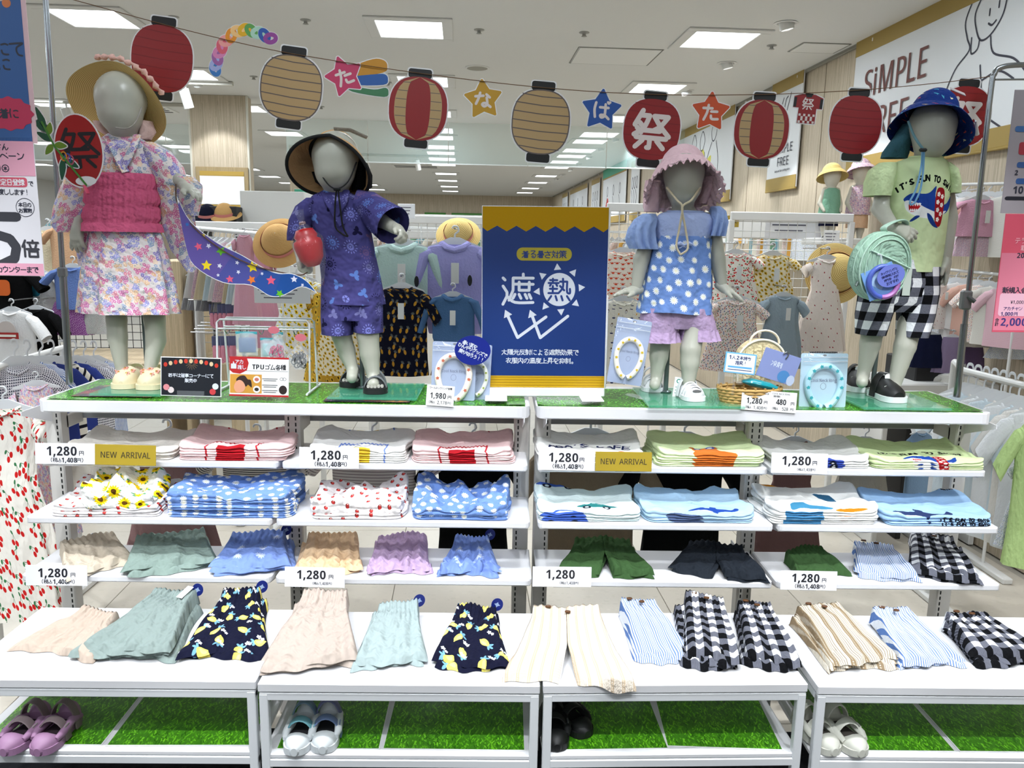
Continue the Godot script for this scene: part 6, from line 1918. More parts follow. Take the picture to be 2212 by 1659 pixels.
func card_at(called: String, label: String, category: String, px: float, py: float, z: float, tilt := 0.0, group := "", lean := 0.0) -> Node3D:   # a flat card's node: its local x and y in pixels of the photograph, made metres
	var o := thing(called, label, category, at(px, py, z), 0.0, group)
	o.basis = Basis(Vector3.RIGHT, lean) * Basis(Vector3.BACK, -tilt - 0.012)
	return o


func px(l: Array, z: float) -> PackedVector2Array:           # outline in pixels (y down) to metres on the plane z
	var s := scale_at(z)
	var r := PackedVector2Array()
	for q in l:
		r.append(Vector2(q.x, -q.y) * s)
	return r


func plate(called: String, o: Node3D, poly: PackedVector2Array, z: float, mat: Material) -> MeshInstance3D:
	return part(called, MB.new().prism(poly, z, z + 0.0003), mat, o)


func grow(poly: PackedVector2Array, d: float) -> PackedVector2Array:
	var r := Geometry2D.offset_polygon(poly, d, Geometry2D.JOIN_ROUND)
	return r[0] if r.size() else poly


func round_body(w: float, h: float, n := 40) -> PackedVector2Array:
	var l := PackedVector2Array()
	for i in n:
		var a := TAU * i / n
		l.append(Vector2(signf(cos(a)) * pow(absf(cos(a)), 0.82) * w / 2, signf(sin(a)) * pow(absf(sin(a)), 0.82) * h / 2))
	return l


func garland() -> void:
	var s := scale_at(HANG_Z)
	var red := plain(Color(0.52, 0.055, 0.07), 0.45)
	var cream := plain(Color(0.66, 0.55, 0.38), 0.5)
	var black := plain(Color(0.03, 0.03, 0.035), 0.5)
	var white := plain(Color(0.84, 0.84, 0.84), 0.5)
	var pale := plain(Color(0.82, 0.78, 0.76), 0.55)
	var grey := plain(Color(0.36, 0.32, 0.31), 0.6)
	var pts := []
	for q in [[-60, -58], [160, 0], [332, 47], [480, 84], [637, 117], [905, 158], [1170, 189], [1410, 204], [1650, 204], [1850, 195], [2020, 180], [2141, 165]]:
		pts.append(at(q[0], q[1], HANG_Z + 0.004))
	pts[-1] = at(2141, 165, -0.255)
	solo("garland_string", MB.new().tube(curve3(pts, 5), 0.0013, 6), plain(Color(0.42, 0.3, 0.2), 0.9), "thin brown string strung across above the mannequins, carrying lanterns and stars", "string")
	for l in [[350, 127, 126, 132, 0.1, "red", "plain red paper lantern cut-out at the left above the straw hat"], [629, 190, 129, 132, 0.1, "cream", "cream lantern cut-out with grey ribs above the boy in violet"], [903, 235, 122, 128, 0.06, "stripe", "red and cream striped lantern cut-out right of the star streamer"], [1168, 264, 123, 132, 0.05, "cream", "cream lantern cut-out with grey ribs between yellow and blue stars"],
			[1408, 280, 120, 124, 0.06, "sign", "red lantern cut-out with a white festival sign, partly behind the pink bonnet"], [1645, 280, 116, 121, 0.02, "stripe", "red and cream striped lantern cut-out beside the little red coat"], [1848, 270, 111, 119, 0.02, "red", "plain red paper lantern cut-out between the little coat and navy hat"], [2083, 251, 112, 121, 0.03, "sign", "red lantern cut-out with a white sign, mostly behind the navy hat"]]:
		var o := card_at("lantern_card", l[6], "lantern", l[0], l[1], HANG_Z, l[4], "lantern cut-outs on the garland")
		var w: float = l[2] * s
		var h: float = l[3] * s
		var body := round_body(w, h)
		var rim: PackedVector2Array = Geometry2D.merge_polygons(grow(body, 0.004), rect(w * 0.4 + 0.008, h * 1.24 + 0.008, 0.01))[0]
		part("backing", MB.new().prism(rim, -0.0012, 0.0), white, o)
		for e in [-1, 1]:
			plate("cap", o, Transform2D(0.0, Vector2(0, e * h * 0.55)) * rect(w * 0.4, h * 0.14, 0.008), 0.0, black)
		plate("lantern_body", o, body, 0.0003, cream if l[5] == "cream" else red)
		var ribs := MB.new()
		for k in 7:
			var y := h * (-0.4 + k * 0.133)
			var half := w * 0.5 * pow(maxf(0.0, 1.0 - pow(absf(y / h * 2.0), 2.4)), 0.42) * 0.985
			if l[5] == "stripe":
				for e in [-1, 1]:
					ribs.ribbon(PackedVector2Array([Vector2(e * half * 0.44, y), Vector2(e * half * 0.8, y)]), 0.0022, 0.0011)
			else:
				ribs.ribbon(PackedVector2Array([Vector2(-half, y + 0.004), Vector2(0, y - 0.002), Vector2(half, y - 0.002)]), 0.0032 if l[5] == "cream" else 0.0016, 0.0009)
		if l[5] == "stripe":
			for e in [-1, 1]:
				var q := []
				for k in 13:
					var y := -0.5 + k / 12.0
					q.append(Vector2(e * 0.41 * w * pow(maxf(0.0, 1.0 - pow(absf(y * 2.0), 2.4)), 0.45), y * h * 0.99))
				for k in 13:
					var y := 0.5 - k / 12.0
					q.append(Vector2(e * 0.21 * w * pow(maxf(0.0, 1.0 - pow(absf(y * 2.0), 2.4)), 0.3), y * h * 0.99))
				plate("cream_panel", o, PackedVector2Array(q), 0.0006, cream)
		part("rib", ribs, grey if l[5] != "red" and l[5] != "sign" else plain(Color(0.42, 0.03, 0.05), 0.5), o)
		if l[5] == "cream":
			part("grey_rim", MB.new().ribbon(grow(body, -0.002), 0.004, 0.0009, true), grey, o)
		if l[5] == "sign":
			write("祭", w * 0.62, w * 0.085, pale, o, Vector3(0, 0, 0.0014))
	var u := 0
	for t in [["た", 744, 165, 41, Color(0.72, 0.2, 0.36), -0.35, "pink"], ["な", 1044, 215, 41, Color(0.7, 0.53, 0.07), -0.1, "yellow"], ["ば", 1299, 238, 43, Color(0.12, 0.3, 0.58), 0.06, "blue"], ["た", 1535, 242, 41, Color(0.74, 0.27, 0.07), 0.02, "orange"]]:
		var o := card_at("star_card", "%s star cut-out with one pale sign, hung on the garland" % t[6], "star", t[1], t[2], HANG_Z, t[5], "star cut-outs on the garland")
		var st: PackedVector2Array = grow(star(t[3] * s * 0.97, 0.56), 0.003)
		if u == 0:
			o.set_meta("label", "pink star cut-out trailing yellow, blue and green streamers on the garland")
			for k in 3:
				var q := px(Array(curve([Vector2(12, -16 + k * 18), Vector2(60, -33 + k * 30), Vector2(84, -30 + k * 27), Vector2(90, -18 + k * 25), Vector2(80, -6 + k * 24), Vector2(14, 2 + k * 14)], 4, true)), HANG_Z)
				part("streamer_edge", MB.new().prism(Transform2D(-0.3, Vector2.ZERO) * grow(q, 0.003), -0.0024, -0.0016 + k * 0.0002), white, o)
				plate("streamer", o, Transform2D(-0.3, Vector2.ZERO) * q, -0.0013 + k * 0.0004, plain([Color(0.72, 0.5, 0.07), Color(0.12, 0.33, 0.6), Color(0.22, 0.45, 0.3)][k], 0.5))
		part("backing", MB.new().prism(grow(st, 0.003), -0.0004, 0.0006), white, o)
		plate("star", o, st, 0.0006, plain(t[4], 0.4))
		var g := write(t[0], t[3] * s * 0.78, 0.0085, pale, o, Vector3(0, 0, 0.0012), 1.0, 0.0)
		u += 1
	var h := card_at("coat_card", "small red festival coat cut-out with checked hem on the garland", "coat cut-out", 1744, 236, HANG_Z, 0.05)
	var coat := px([Vector2(-14, -30), Vector2(14, -30), Vector2(31, -24), Vector2(31, -2), Vector2(19, -2), Vector2(19, 29), Vector2(-19, 29), Vector2(-19, -2), Vector2(-31, -2), Vector2(-31, -24)], HANG_Z)
	part("backing", MB.new().prism(grow(coat, 0.003), -0.001, 0.0), white, h)
	plate("coat", h, coat, 0.0, red)
	for e in [-1, 1]:
		plate("cuff", h, px([Vector2(e * 25, -23), Vector2(e * 31, -22), Vector2(e * 31, -3), Vector2(e * 25, -3)], HANG_Z), 0.0003, black)
	plate("collar", h, px([Vector2(-9, -32), Vector2(9, -32), Vector2(5, -24), Vector2(-5, -24)], HANG_Z), 0.0003, black)
	for i in 14:
		plate("check", h, Transform2D(0.0, Vector2((-15 + (i % 7) * 5.0) * s, (-12 - (i % 2) * 5.0 - (i / 7) * 9.0) * s)) * rect(4.6 * s, 4.6 * s), 0.0003, pale)
	write("祭", 0.036, 0.0036, pale, h, Vector3(0, 0.018, 0.0006))
	var c := card_at("paper_chain", "arched paper chain cut-out of pastel links above the cream lantern", "paper chain", 522, 105, HANG_Z)
	var arc := curve([Vector2(-56, 42), Vector2(-48, 14), Vector2(-32, -14), Vector2(0, -36), Vector2(34, -32), Vector2(64, -20)], 5)
	var n := 0
	for k in range(0, arc.size(), 2):
		var m: Vector2 = arc[k]
		var a: float = (arc[mini(k + 1, arc.size() - 1)] - arc[maxi(k - 1, 0)]).angle() + (0.6 if n % 2 else -0.6)
		var ring_: PackedVector2Array = curve(Array(oval(11, 7.5, 12)), 2, true)
		var col: Color = [Color(0.2, 0.45, 0.72), Color(0.62, 0.66, 0.85), Color(0.6, 0.36, 0.6), Color(0.82, 0.5, 0.68), Color(0.83, 0.35, 0.42), Color(0.9, 0.6, 0.58), Color(0.88, 0.55, 0.12), Color(0.93, 0.75, 0.5), Color(0.86, 0.66, 0.1), Color(0.35, 0.6, 0.3), Color(0.65, 0.8, 0.72), Color(0.15, 0.32, 0.62), Color(0.55, 0.25, 0.55), Color(0.8, 0.25, 0.5)][n % 14]
		var l := PackedVector2Array()
		for q in ring_:
			l.append((q.rotated(a) + m) * Vector2(s, -s))
		part("white_edge", MB.new().ribbon(l, 0.0175, -0.0006 + n * 0.00002, true), white, c)
		part("link", MB.new().ribbon(l, 0.0135, 0.0002 + n * 0.00004, true), plain(col, 0.5), c)
		n += 1


func flat(called: String, o: Node3D, l: Array, z: float, d: float, c: Color) -> void:   # a printed patch from a smooth outline in pixels
	plate(called, o, px(Array(curve(l, 4, true)), z), d, plain(c, 0.5))


func top_shelf_things() -> void:
	var white := plain(Color(0.88, 0.88, 0.88), 0.4)
	var ink := plain(Color(0.08, 0.08, 0.1), 0.6)
	var film := clear(Color(0.95, 0.97, 1.0), 0.04, 0.06)
	film.metallic_specular = 0.25
	var steel := plain(Color(0.6, 0.62, 0.64), 0.22, 0.9)
	# steel poles of the gondola
	for e in [0, 1]:
		var z := -0.25
		var o := thing("steel_pole", ["thin steel pole rising past the lantern at the left end", "steel pole with a bent top at the right end, holding the garland"][e], "pole", Vector3.ZERO)
		var l: Array = [[at(94, -70, z), at(124, 400, z), at(152, 846, z)], [at(2400, 138, z), at(2212, 140, z), at(2162, 146, z), at(2148, 160, z), at(2140, 200, z), at(2110, 470, z), at(2066, 862, z)]][e]
		l[-1].y = 1.05
		part("pole", MB.new().tube(curve3(l, 6) if e else l, 0.0085, 12), steel, o)
		part("lower_tube", MB.new().tube([at([135, 2083][e], [580, 700][e], z), l[-1]], 0.0115, 12), steel, o)
		part("collar", MB.new().box(at([135, 2086][e], [588, 648][e], z), Vector3(0.026 + e * 0.008, 0.034 + e * 0.03, 0.026), 0.005), plain(Color(0.5, 0.51, 0.52), 0.5), o)
		if e:
			part("cross_wire", MB.new().tube([at(2150, 172, z), at(2400, 170, z)], 0.003, 8), steel, o)
			part("clamp_knob", MB.new().tube([at(2090, 640, z + 0.01), at(2106, 652, z + 0.02)], 0.007, 8), plain(Color(0.4, 0.41, 0.42), 0.5), o)
	# fan with bamboo
	var z := -0.05
	var fan := card_at("paper_fan", "red round paper fan with a black festival sign and bamboo leaves by the yukata", "fan", 170, 326, z, -0.06)
	part("backing", MB.new().prism(px(Array(oval(52, 76, 40)), z), -0.001, 0.0), white, fan)
	plate("red_face", fan, px(Array(oval(49, 73, 40)), z), 0.0, plain(Color(0.6, 0.06, 0.05), 0.5))
	write("祭", 0.11, 0.0105, ink, fan, Vector3(0.004, 0.008, 0.0006))
	plate("white_base", fan, px(Array(oval(22, 10, 20, Vector2(8, 62))), z), 0.0012, white)
	part("handle", MB.new().tube([Vector3(0.005, -0.1, 0.0), Vector3(0.012, -0.125, 0.0)], 0.011, 10, true, 0.4), plain(Color(0.8, 0.3, 0.42), 0.5), fan)
	var stem := MB.new().ribbon(px([Vector2(-68, -60), Vector2(-48, -10), Vector2(-20, 30), Vector2(8, 70)], z), 0.006, 0.003)
	part("bamboo_stem", stem, plain(Color(0.25, 0.5, 0.18), 0.5), fan)
	for q in [[-62, -46, -1.9, 48], [-60, -40, -2.35, 38], [-52, -22, -2.6, 36], [-52, -14, 2.3, 26], [-58, -34, -1.3, 26], [-48, -14, 0.15, 26], [-30, 16, 0.6, 32], [-34, 14, 1.75, 46]]:
		var d := Vector2.from_angle(q[2])
		var w := d.orthogonal()
		var m := Vector2(q[0], q[1])
		var lf := px(Array(curve([m, m + d * q[3] * 0.4 + w * 7, m + d * q[3], m + d * q[3] * 0.4 - w * 7], 4, true)), z)
		plate("leaf_edge", fan, grow(lf, 0.003), 0.0014, white)
		plate("bamboo_leaf", fan, lf, 0.002, plain(Color(0.06, 0.3, 0.2) if q[3] > 30 else Color(0.38, 0.52, 0.12), 0.5))
	for q in [[-32, 10, Color(0.8, 0.5, 0.12)], [-24, 14, Color(0.15, 0.3, 0.6)], [-18, 18, Color(0.7, 0.3, 0.4)]]:
		part("paper_ring", MB.new().ribbon(px(Array(oval(6, 9, 16, Vector2(q[0], q[1]))), z), 0.004, 0.0026, true), plain(q[2], 0.5), fan)
	# star banner
	z = -0.02
	var b := card_at("star_banner", "wavy blue and violet banner with coloured stars between yukata girl and violet boy", "banner", 540, 550, z)
	var top := curve([Vector2(-152, -118), Vector2(-124, -66), Vector2(-70, -24), Vector2(-20, 0), Vector2(30, 28), Vector2(60, 38), Vector2(90, 38), Vector2(120, 52), Vector2(144, 80)], 4)
	var low := curve([Vector2(-152, -118), Vector2(-138, -20), Vector2(-120, 28), Vector2(-60, 62), Vector2(0, 66), Vector2(40, 88), Vector2(70, 86), Vector2(110, 66), Vector2(144, 80)], 4)
	var whole := Array(top)
	var under := Array(low)
	under.reverse()
	part("backing", MB.new().prism(px(whole + under.slice(1, -1), z), -0.001, 0.0), white, b)
	for k in 6:
		var i0 := 1 + k * 5
		var i1 := mini(i0 + 5, top.size() - 2)
		if i1 <= i0:
			continue
		var l := []
		for i in range(i0, i1 + 1):
			l.append(top[i] + Vector2(0, 1.5))
		for i in range(i1, i0 - 1, -1):
			l.append(low[i] + Vector2(0, -1.5))
		plate("printed_band", b, px(l, z), 0.0, plain(Color(0.34, 0.29, 0.56).lerp(Color(0.07, 0.27, 0.54), smoothstep(1.0, 4.0, k)), 0.35))
	for q in [[-94, 26, 12, 0], [-62, -6, 11, 1], [-110, -14, 9, 2], [5, 26, 13, 0], [-45, 54, 9, 2], [2, 54, 10, 3], [44, 54, 11, 2], [62, 82, 9, 1], [94, 50, 8, 4], [-88, -16, 6, 4], [-28, 18, 5, 4], [-66, 26, 6, 4], [-26, 38, 5, 4], [-70, 46, 4, 4], [25, 40, 4, 4], [-98, -38, 4, 0], [-132, -60, 5, 5], [112, 62, 4, 4]]:
		plate("printed_star", b, px(Array(star(q[2], 0.48, 5, q[0] * 0.1, Vector2(q[0], q[1]))), z), 0.0004, plain([Color(0.86, 0.76, 0.08), Color(0.36, 0.66, 0.12), Color(0.82, 0.32, 0.44), Color(0.84, 0.44, 0.16), Color(0.8, 0.8, 0.86), Color(0.15, 0.4, 0.7)][q[3]], 0.4))
	var line := []
	for q in [[380, 398, -0.11], [384, 440, -0.06], [420, 492, -0.015], [480, 540, -0.015], [550, 574, -0.015], [640, 594, -0.03], [664, 588, -0.06]]:
		line.append(at(q[0], q[1], q[2]))
	part("cord", MB.new().tube(curve3(line, 5), 0.002, 6).xf(b.transform.affine_inverse()), plain(Color(0.3, 0.2, 0.14), 0.8), b)
	# red drink cone in film
	var dc := thing("toy_cone", "red toy in a clear film cone held by the violet boy", "toy", at(670, 545, -0.06))
	var tilt := Basis(Vector3.BACK, 0.24)
	part("red_toy", MB.new().lathe([Vector2(0.0, 0.075), Vector2(0.026, 0.07), Vector2(0.036, 0.05), Vector2(0.032, 0.042), Vector2(0.042, 0.036), Vector2(0.044, 0.02), Vector2(0.036, -0.02), Vector2(0.02, -0.042), Vector2(0.0, -0.045)], 24), plain(Color(0.68, 0.04, 0.08), 0.35), dc, Vector3.ZERO, tilt)
	part("film", MB.new().lathe([Vector2(0.014, 0.13), Vector2(0.008, 0.09), Vector2(0.05, 0.04), Vector2(0.045, -0.02), Vector2(0.02, -0.09), Vector2(0.002, -0.115)], 13), film, dc, Vector3.ZERO, tilt)
	part("twist_tie", MB.new().lathe([Vector2(0.009, 0.094), Vector2(0.011, 0.09), Vector2(0.009, 0.086)], 10), plain(Color(0.7, 0.6, 0.62), 0.3, 0.5), dc, Vector3.ZERO, tilt)
	# the blue poster in its stand
	z = -0.12
	var po := card_at("poster_stand", "tall blue poster with a white sun and arrows in a white stand", "poster", 1176, 645, z, -0.02, "", -0.02)
	var s := scale_at(z)
	var w := 275 * s
	var h := 396 * s
	part("board", MB.new().box(Vector3.ZERO, Vector3(w, h, 0.005), 0.001), white, po)
	plate("blue_ground", po, rect(w - 0.004, h - 0.004), 0.0026, plain(Color(0.09, 0.2, 0.44), 0.35))
	var gold := cloth("gold_band", 0.016, 0.0)
	var zig := PackedVector2Array([Vector2(-w / 2 + 0.002, h / 2 - 0.002), Vector2(-w / 2 + 0.002, h / 2 - 46 * s)])
	for i in 13:
		zig.append(Vector2(-w / 2 + 0.002 + (w - 0.004) * (i + 0.5) / 13.0, h / 2 - (54 if i % 2 == 0 else 42) * s))
	zig.append(Vector2(w / 2 - 0.002, h / 2 - 46 * s))
	zig.append(Vector2(w / 2 - 0.002, h / 2 - 0.002))
	plate("gold_band", po, zig, 0.003, gold)
	plate("gold_band", po, Transform2D(0.0, Vector2(0, -h / 2 + 14 * s)) * rect(w - 0.004, 26 * s), 0.003, plain(Color(0.76, 0.6, 0.06), 0.4))
	for k in 4:
		plate("gold_line", po, Transform2D(0.0, Vector2(0, -h / 2 + (6 + k * 6) * s)) * rect(w - 0.004, 1.2 * s), 0.0034, plain(Color(0.62, 0.46, 0.04), 0.4))
	plate("label_pill", po, Transform2D(0.0, Vector2(-2 * s, 96 * s)) * rect(120 * s, 28 * s, 13 * s, 6), 0.003, plain(Color(0.66, 0.6, 0.16), 0.4))
	write("着る暑さ対策", 15 * s, 1.9 * s, plain(Color(0.1, 0.2, 0.45), 0.5), po, Vector3(-2 * s, 96 * s, 0.0035))
	var pale := plain(Color(0.78, 0.8, 0.84), 0.4)
	write("遮", 66 * s, 6.2 * s, pale, po, Vector3(-58 * s, 20 * s, 0.003))
	plate("sun_disc", po, Transform2D(0.0, Vector2(32 * s, 20 * s)) * oval(35 * s, 36 * s, 40), 0.003, pale)
	for i in 8:
		var d := Vector2.from_angle(TAU * i / 8 + 0.1)
		var m := Vector2(32, 20) + d * 43
		var tri_ := PackedVector2Array([(m + d * 14) * s, (m + d.orthogonal() * 8) * s, (m - d.orthogonal() * 8) * s])
		plate("sun_ray", po, tri_, 0.003, pale)
	write("熱", 47 * s, 4.6 * s, plain(Color(0.1, 0.21, 0.47), 0.4), po, Vector3(32 * s, 20 * s, 0.0035))
	var arrows := MB.new()
	for q in [[Vector2(-82, -34), Vector2(-58, -86), Vector2(4, -40)], [Vector2(-28, -34), Vector2(-8, -86), Vector2(52, -38)]]:
		arrows.ribbon(PackedVector2Array([q[0] * s, q[1] * s, q[2] * s]), 6.5 * s, 0.003)
		var d: Vector2 = (q[0] - q[1]).normalized()
		arrows.plate(PackedVector2Array([(q[0] + d * 10) * s, (q[0] - d * 6 + d.orthogonal() * 10) * s, (q[0] - d * 6 - d.orthogonal() * 10) * s]), 0.0031)
	part("arrows", arrows, pale, po)
	write("太陽光反射による遮熱効果で", 12.2 * s, 1.5 * s, pale, po, Vector3(-8 * s, -118 * s, 0.003))
	write("衣服内の温度上昇を抑制。", 12.2 * s, 1.5 * s, pale, po, Vector3(-5 * s, -137 * s, 0.003))
	part("stand_foot", MB.new().box(Vector3(0, -h / 2 - 0.014, 0.004), Vector3(w, 0.028, 0.016), 0.003).box(Vector3(w * 0.38, -h / 2 - 0.026, 0.05), Vector3(0.07, 0.004, 0.1), 0.001).box(Vector3(-w * 0.38, -h / 2 - 0.026, 0.05), Vector3(0.07, 0.004, 0.1), 0.001), white, po)
	part("side_post", MB.new().box(Vector3(w / 2 - 0.002, -h * 0.24, -0.004), Vector3(0.014, h * 0.52, 0.008), 0.002), white, po)
	# small signs
	z = -0.04
	s = scale_at(z)
	var a := card_at("navy_sign", "small navy festival notice with painted lanterns on a clear stand", "sign", 413, 814, z, 0.0, "", -0.12)
	part("card", MB.new().box(Vector3.ZERO, Vector3(134 * s, 87 * s, 0.003), 0.0008), white, a)
	plate("navy_ground", a, rect(130 * s, 83 * s), 0.0016, plain(Color(0.04, 0.06, 0.1), 0.4))
	for i in 11:
		plate("painted_lantern", a, Transform2D(0.0, Vector2(-56 + i * 11.2, 27 + 0.35 * pow(i - 5.0, 2) * -1.0 + 8) * s) * oval(4.2 * s, 5 * s, 12), 0.002, plain([Color(0.72, 0.16, 0.08), Color(0.8, 0.7, 0.55)][i % 2], 0.5))
	var bang := MB.new()
	for i in 16:
		var d := Vector2.from_angle(TAU * i / 16)
		bang.ribbon(PackedVector2Array([(Vector2(2, 30) + d * 4) * s, (Vector2(2, 30) + d * 14) * s]), 0.6 * s, 0.0021)
	part("painted_firework", bang, plain(Color(0.5, 0.42, 0.3), 0.5), a)
	write("甚平は催事コーナーにて", 8.4 * s, 1.1 * s, pale, a, Vector3(0, 3 * s, 0.002))
	write("販売中", 8.4 * s, 1.1 * s, pale, a, Vector3(0, -8 * s, 0.002))
	for q in [[-54, -24, Color(0.8, 0.5, 0.52)], [-44, -30, Color(0.8, 0.75, 0.75)], [54, -20, Color(0.78, 0.8, 0.82)], [48, -32, Color(0.72, 0.2, 0.22)]]:
		plate("painted_treat", a, Transform2D(0.0, Vector2(q[0], q[1]) * s) * oval(7 * s, 7 * s, 12), 0.002, plain(q[2], 0.5))
	part("clear_foot", MB.new().box(Vector3(0, -36 * s, 0.004), Vector3(60 * s, 10 * s, 0.002), 0.0005).box(Vector3(0, -43 * s, -0.03), Vector3(60 * s, 0.003, 0.07), 0.0005), film, a)
	var t := card_at("product_sign", "small white notice about hair bands with a red corner and a child's photo", "sign", 560, 814, z, 0.0, "", -0.12)
	part("card", MB.new().box(Vector3.ZERO, Vector3(131 * s, 88 * s, 0.003), 0.0008), white, t)
	var red := plain(Color(0.66, 0.07, 0.09), 0.5)
	plate("red_edge", t, Transform2D(0.0, Vector2(0, 42 * s)) * rect(131 * s, 4 * s), 0.0016, red)
	plate("red_edge", t, Transform2D(0.0, Vector2(0, -42 * s)) * rect(131 * s, 4 * s), 0.0016, red)
	plate("red_corner", t, px([Vector2(-65, -43), Vector2(-28, -43), Vector2(-23, -30), Vector2(-27, -14), Vector2(-42, -6), Vector2(-58, -8), Vector2(-65, -14)], z), 0.0018, red)
	write("アカ", 9 * s, 1.2 * s, pale, t, Vector3(-44 * s, 33 * s, 0.0023))
	write("推し", 9 * s, 1.2 * s, pale, t, Vector3(-38 * s, 21 * s, 0.0023))
	plate("thumb_mark", t, px([Vector2(-62, -28), Vector2(-58, -28), Vector2(-57, -34), Vector2(-54, -28), Vector2(-50, -27), Vector2(-50, -17), Vector2(-62, -17)], z), 0.0022, pale)
	letters("TPU", 10.5 * s, ink, t, Vector3(-2 * s, 22 * s, 0.0017), true, 1.0)
	write("ゴム各種", 11 * s, 1.6 * s, ink, t, Vector3(36 * s, 22 * s, 0.0017), 1.05)
	plate("rule", t, Transform2D(0.0, Vector2(14 * s, 13 * s)) * rect(100 * s, 0.8 * s), 0.0016, plain(Color(0.5, 0.5, 0.5), 0.5))
	plate("photo_ground", t, Transform2D(0.0, Vector2(-29 * s, -16 * s)) * rect(70 * s, 42 * s), 0.0016, plain(Color(0.76, 0.55, 0.2), 0.5))
	flat("hair", t, [Vector2(-50, 10), Vector2(-44, 0), Vector2(-32, -2), Vector2(-25, 6), Vector2(-18, 8), Vector2(-16, 24), Vector2(-24, 18), Vector2(-30, 22)], z, 0.002, Color(0.16, 0.08, 0.05))
	flat("face", t, [Vector2(-52, 14), Vector2(-44, 8), Vector2(-35, 12), Vector2(-30, 24), Vector2(-36, 34), Vector2(-48, 36), Vector2(-55, 26)], z, 0.0024, Color(0.82, 0.58, 0.46))
	for y in [6, 28]:
		plate("round_picture", t, Transform2D(0.0, Vector2(-5, -y) * s) * oval(8 * s, 8 * s, 16), 0.0022, white)
		plate("hair_band", t, Transform2D(0.0, Vector2(-5, -y) * s) * oval(5 * s, 4 * s, 12), 0.0026, plain([Color(0.7, 0.4, 0.35), Color(0.15, 0.12, 0.1)][y / 14 - 0 if y > 10 else 0] if y < 20 else Color(0.15, 0.12, 0.1), 0.5))
	for y in [-4, -18, -30]:
		for k in 2:
			plate("text_line", t, Transform2D(0.0, Vector2(24 * s, (y - k * 4) * s)) * rect((34 - k * 6) * s, 1.3 * s), 0.0016, ink)
	part("band_mark", MB.new().ribbon(px(Array(oval(4, 3, 12, Vector2(50, 4))), z), 0.001, 0.0017, true).ribbon(px(Array(oval(4, 3, 12, Vector2(56, 4))), z), 0.001, 0.0017, true), ink, t)
	plate("brown_circle", t, Transform2D(0.0, Vector2(53, -28) * s) * oval(9 * s, 10 * s, 18), 0.0017, plain(Color(0.12, 0.06, 0.05), 0.5))
	part("clear_foot", MB.new().box(Vector3(0, -43 * s, -0.03), Vector3(60 * s, 0.003, 0.07), 0.0005), film, t)
	# wire rack with hair ties
	var rk := thing("wire_rack", "white wire counter rack with small packs of hair ties", "rack", at(580, 852, -0.2))
	rk.position.y = 1.05
	s = scale_at(-0.2)
	var wires := MB.new()
	var wh := 158 * s
	var ww := 100 * s
	for zz in [-0.06, 0.05]:
		wires.tube([Vector3(-ww, 0, zz), Vector3(-ww, wh - 0.01, zz * 0.6), Vector3(-ww + 0.01, wh, zz * 0.6), Vector3(ww - 0.01, wh, zz * 0.6), Vector3(ww, wh - 0.01, zz * 0.6), Vector3(ww, 0, zz)], 0.0035, 8)
		wires.tube([Vector3(-ww, wh - 0.03, zz * 0.6), Vector3(ww, wh - 0.03, zz * 0.6)], 0.003, 8)
	for x in [-ww, ww]:
		wires.tube([Vector3(x, 0.004, -0.1), Vector3(x, 0.004, 0.09)], 0.004, 8)
	part("wire_frame", wires, plain(Color(0.85, 0.86, 0.87), 0.35), rk)
	for i in 5:
		part("hook", MB.new().tube(curve3([Vector3(-0.11 + i * 0.055, wh - 0.03, 0.02), Vector3(-0.11 + i * 0.055, wh - 0.045, 0.05), Vector3(-0.11 + i * 0.055, wh - 0.03, 0.075)], 3), 0.002, 6), steel, rk)
	var packs := [[533, 742, 46, 52, Color(0.24, 0.26, 0.55), "blue film pouch"], [578, 752, 30, 44, Color(0.55, 0.7, 0.72), "pale teal film pouch"], [600, 745, 24, 56, Color(0.72, 0.75, 0.78), "narrow clear film pouch"]]
	for q in packs:
		var p_ := thing("hair_tie_pack", "%s of hair ties on the wire rack" % q[5], "pouch", at(q[0], q[1], -0.12), 0.0, "packs on the wire rack")
		var g := MB.new()
		g.grid(8, 8, func(u, v): return [Vector3((u - 0.5) * q[2] * s, (v - 0.5) * q[3] * s, 0.008 * sin(u * PI) * sin(v * PI)), Vector2(u, v)])
		part("film", g, clear(Color(0.85, 0.95, 0.97), 0.3, 0.1), p_)
		part("filling", MB.new().box(Vector3(0, -0.006, -0.004), Vector3(q[2] * s * 0.8, q[3] * s * 0.62, 0.006), 0.003), plain(q[4], 0.4), p_)
		part("zip_band", MB.new().box(Vector3(0, q[3] * s * 0.44, 0), Vector3(q[2] * s, 0.008, 0.002), 0.0005), plain(Color(0.25, 0.62, 0.66), 0.4), p_)
	for q in [[598, 748, Color(0.75, 0.2, 0.4), "bright pink and yellow"], [646, 764, Color(0.05, 0.05, 0.05), "black"]]:
		var p_ := thing("elastic_bag", "clear diamond-shaped bag of %s elastics on the wire rack" % q[3], "bag", at(q[0], q[1] + 6, -0.09), 0.0, "bags of elastics")
		part("film", MB.new().prism(PackedVector2Array([Vector2(0, 0.044), Vector2(0.036, 0.0), Vector2(0.01, -0.04), Vector2(-0.01, -0.04), Vector2(-0.036, 0.0)]), -0.012, 0.012), clear(Color(0.95, 0.97, 1.0), 0.15, 0.08), p_)
		var e := MB.new()
		rng.seed = 5
		for i in 26:
			var m := Vector3(rng.randf_range(-0.018, 0.018), rng.randf_range(-0.03, 0.008), rng.randf_range(-0.006, 0.006))
			var bb := Basis(Vector3(rng.randf(), rng.randf(), rng.randf()).normalized(), rng.randf() * 3)
			var l := []
			for k in 11:
				l.append(m + bb * Vector3(cos(TAU * k / 10) * 0.009, sin(TAU * k / 10) * 0.009, 0))
			e.tube(l, 0.0016, 5, false)
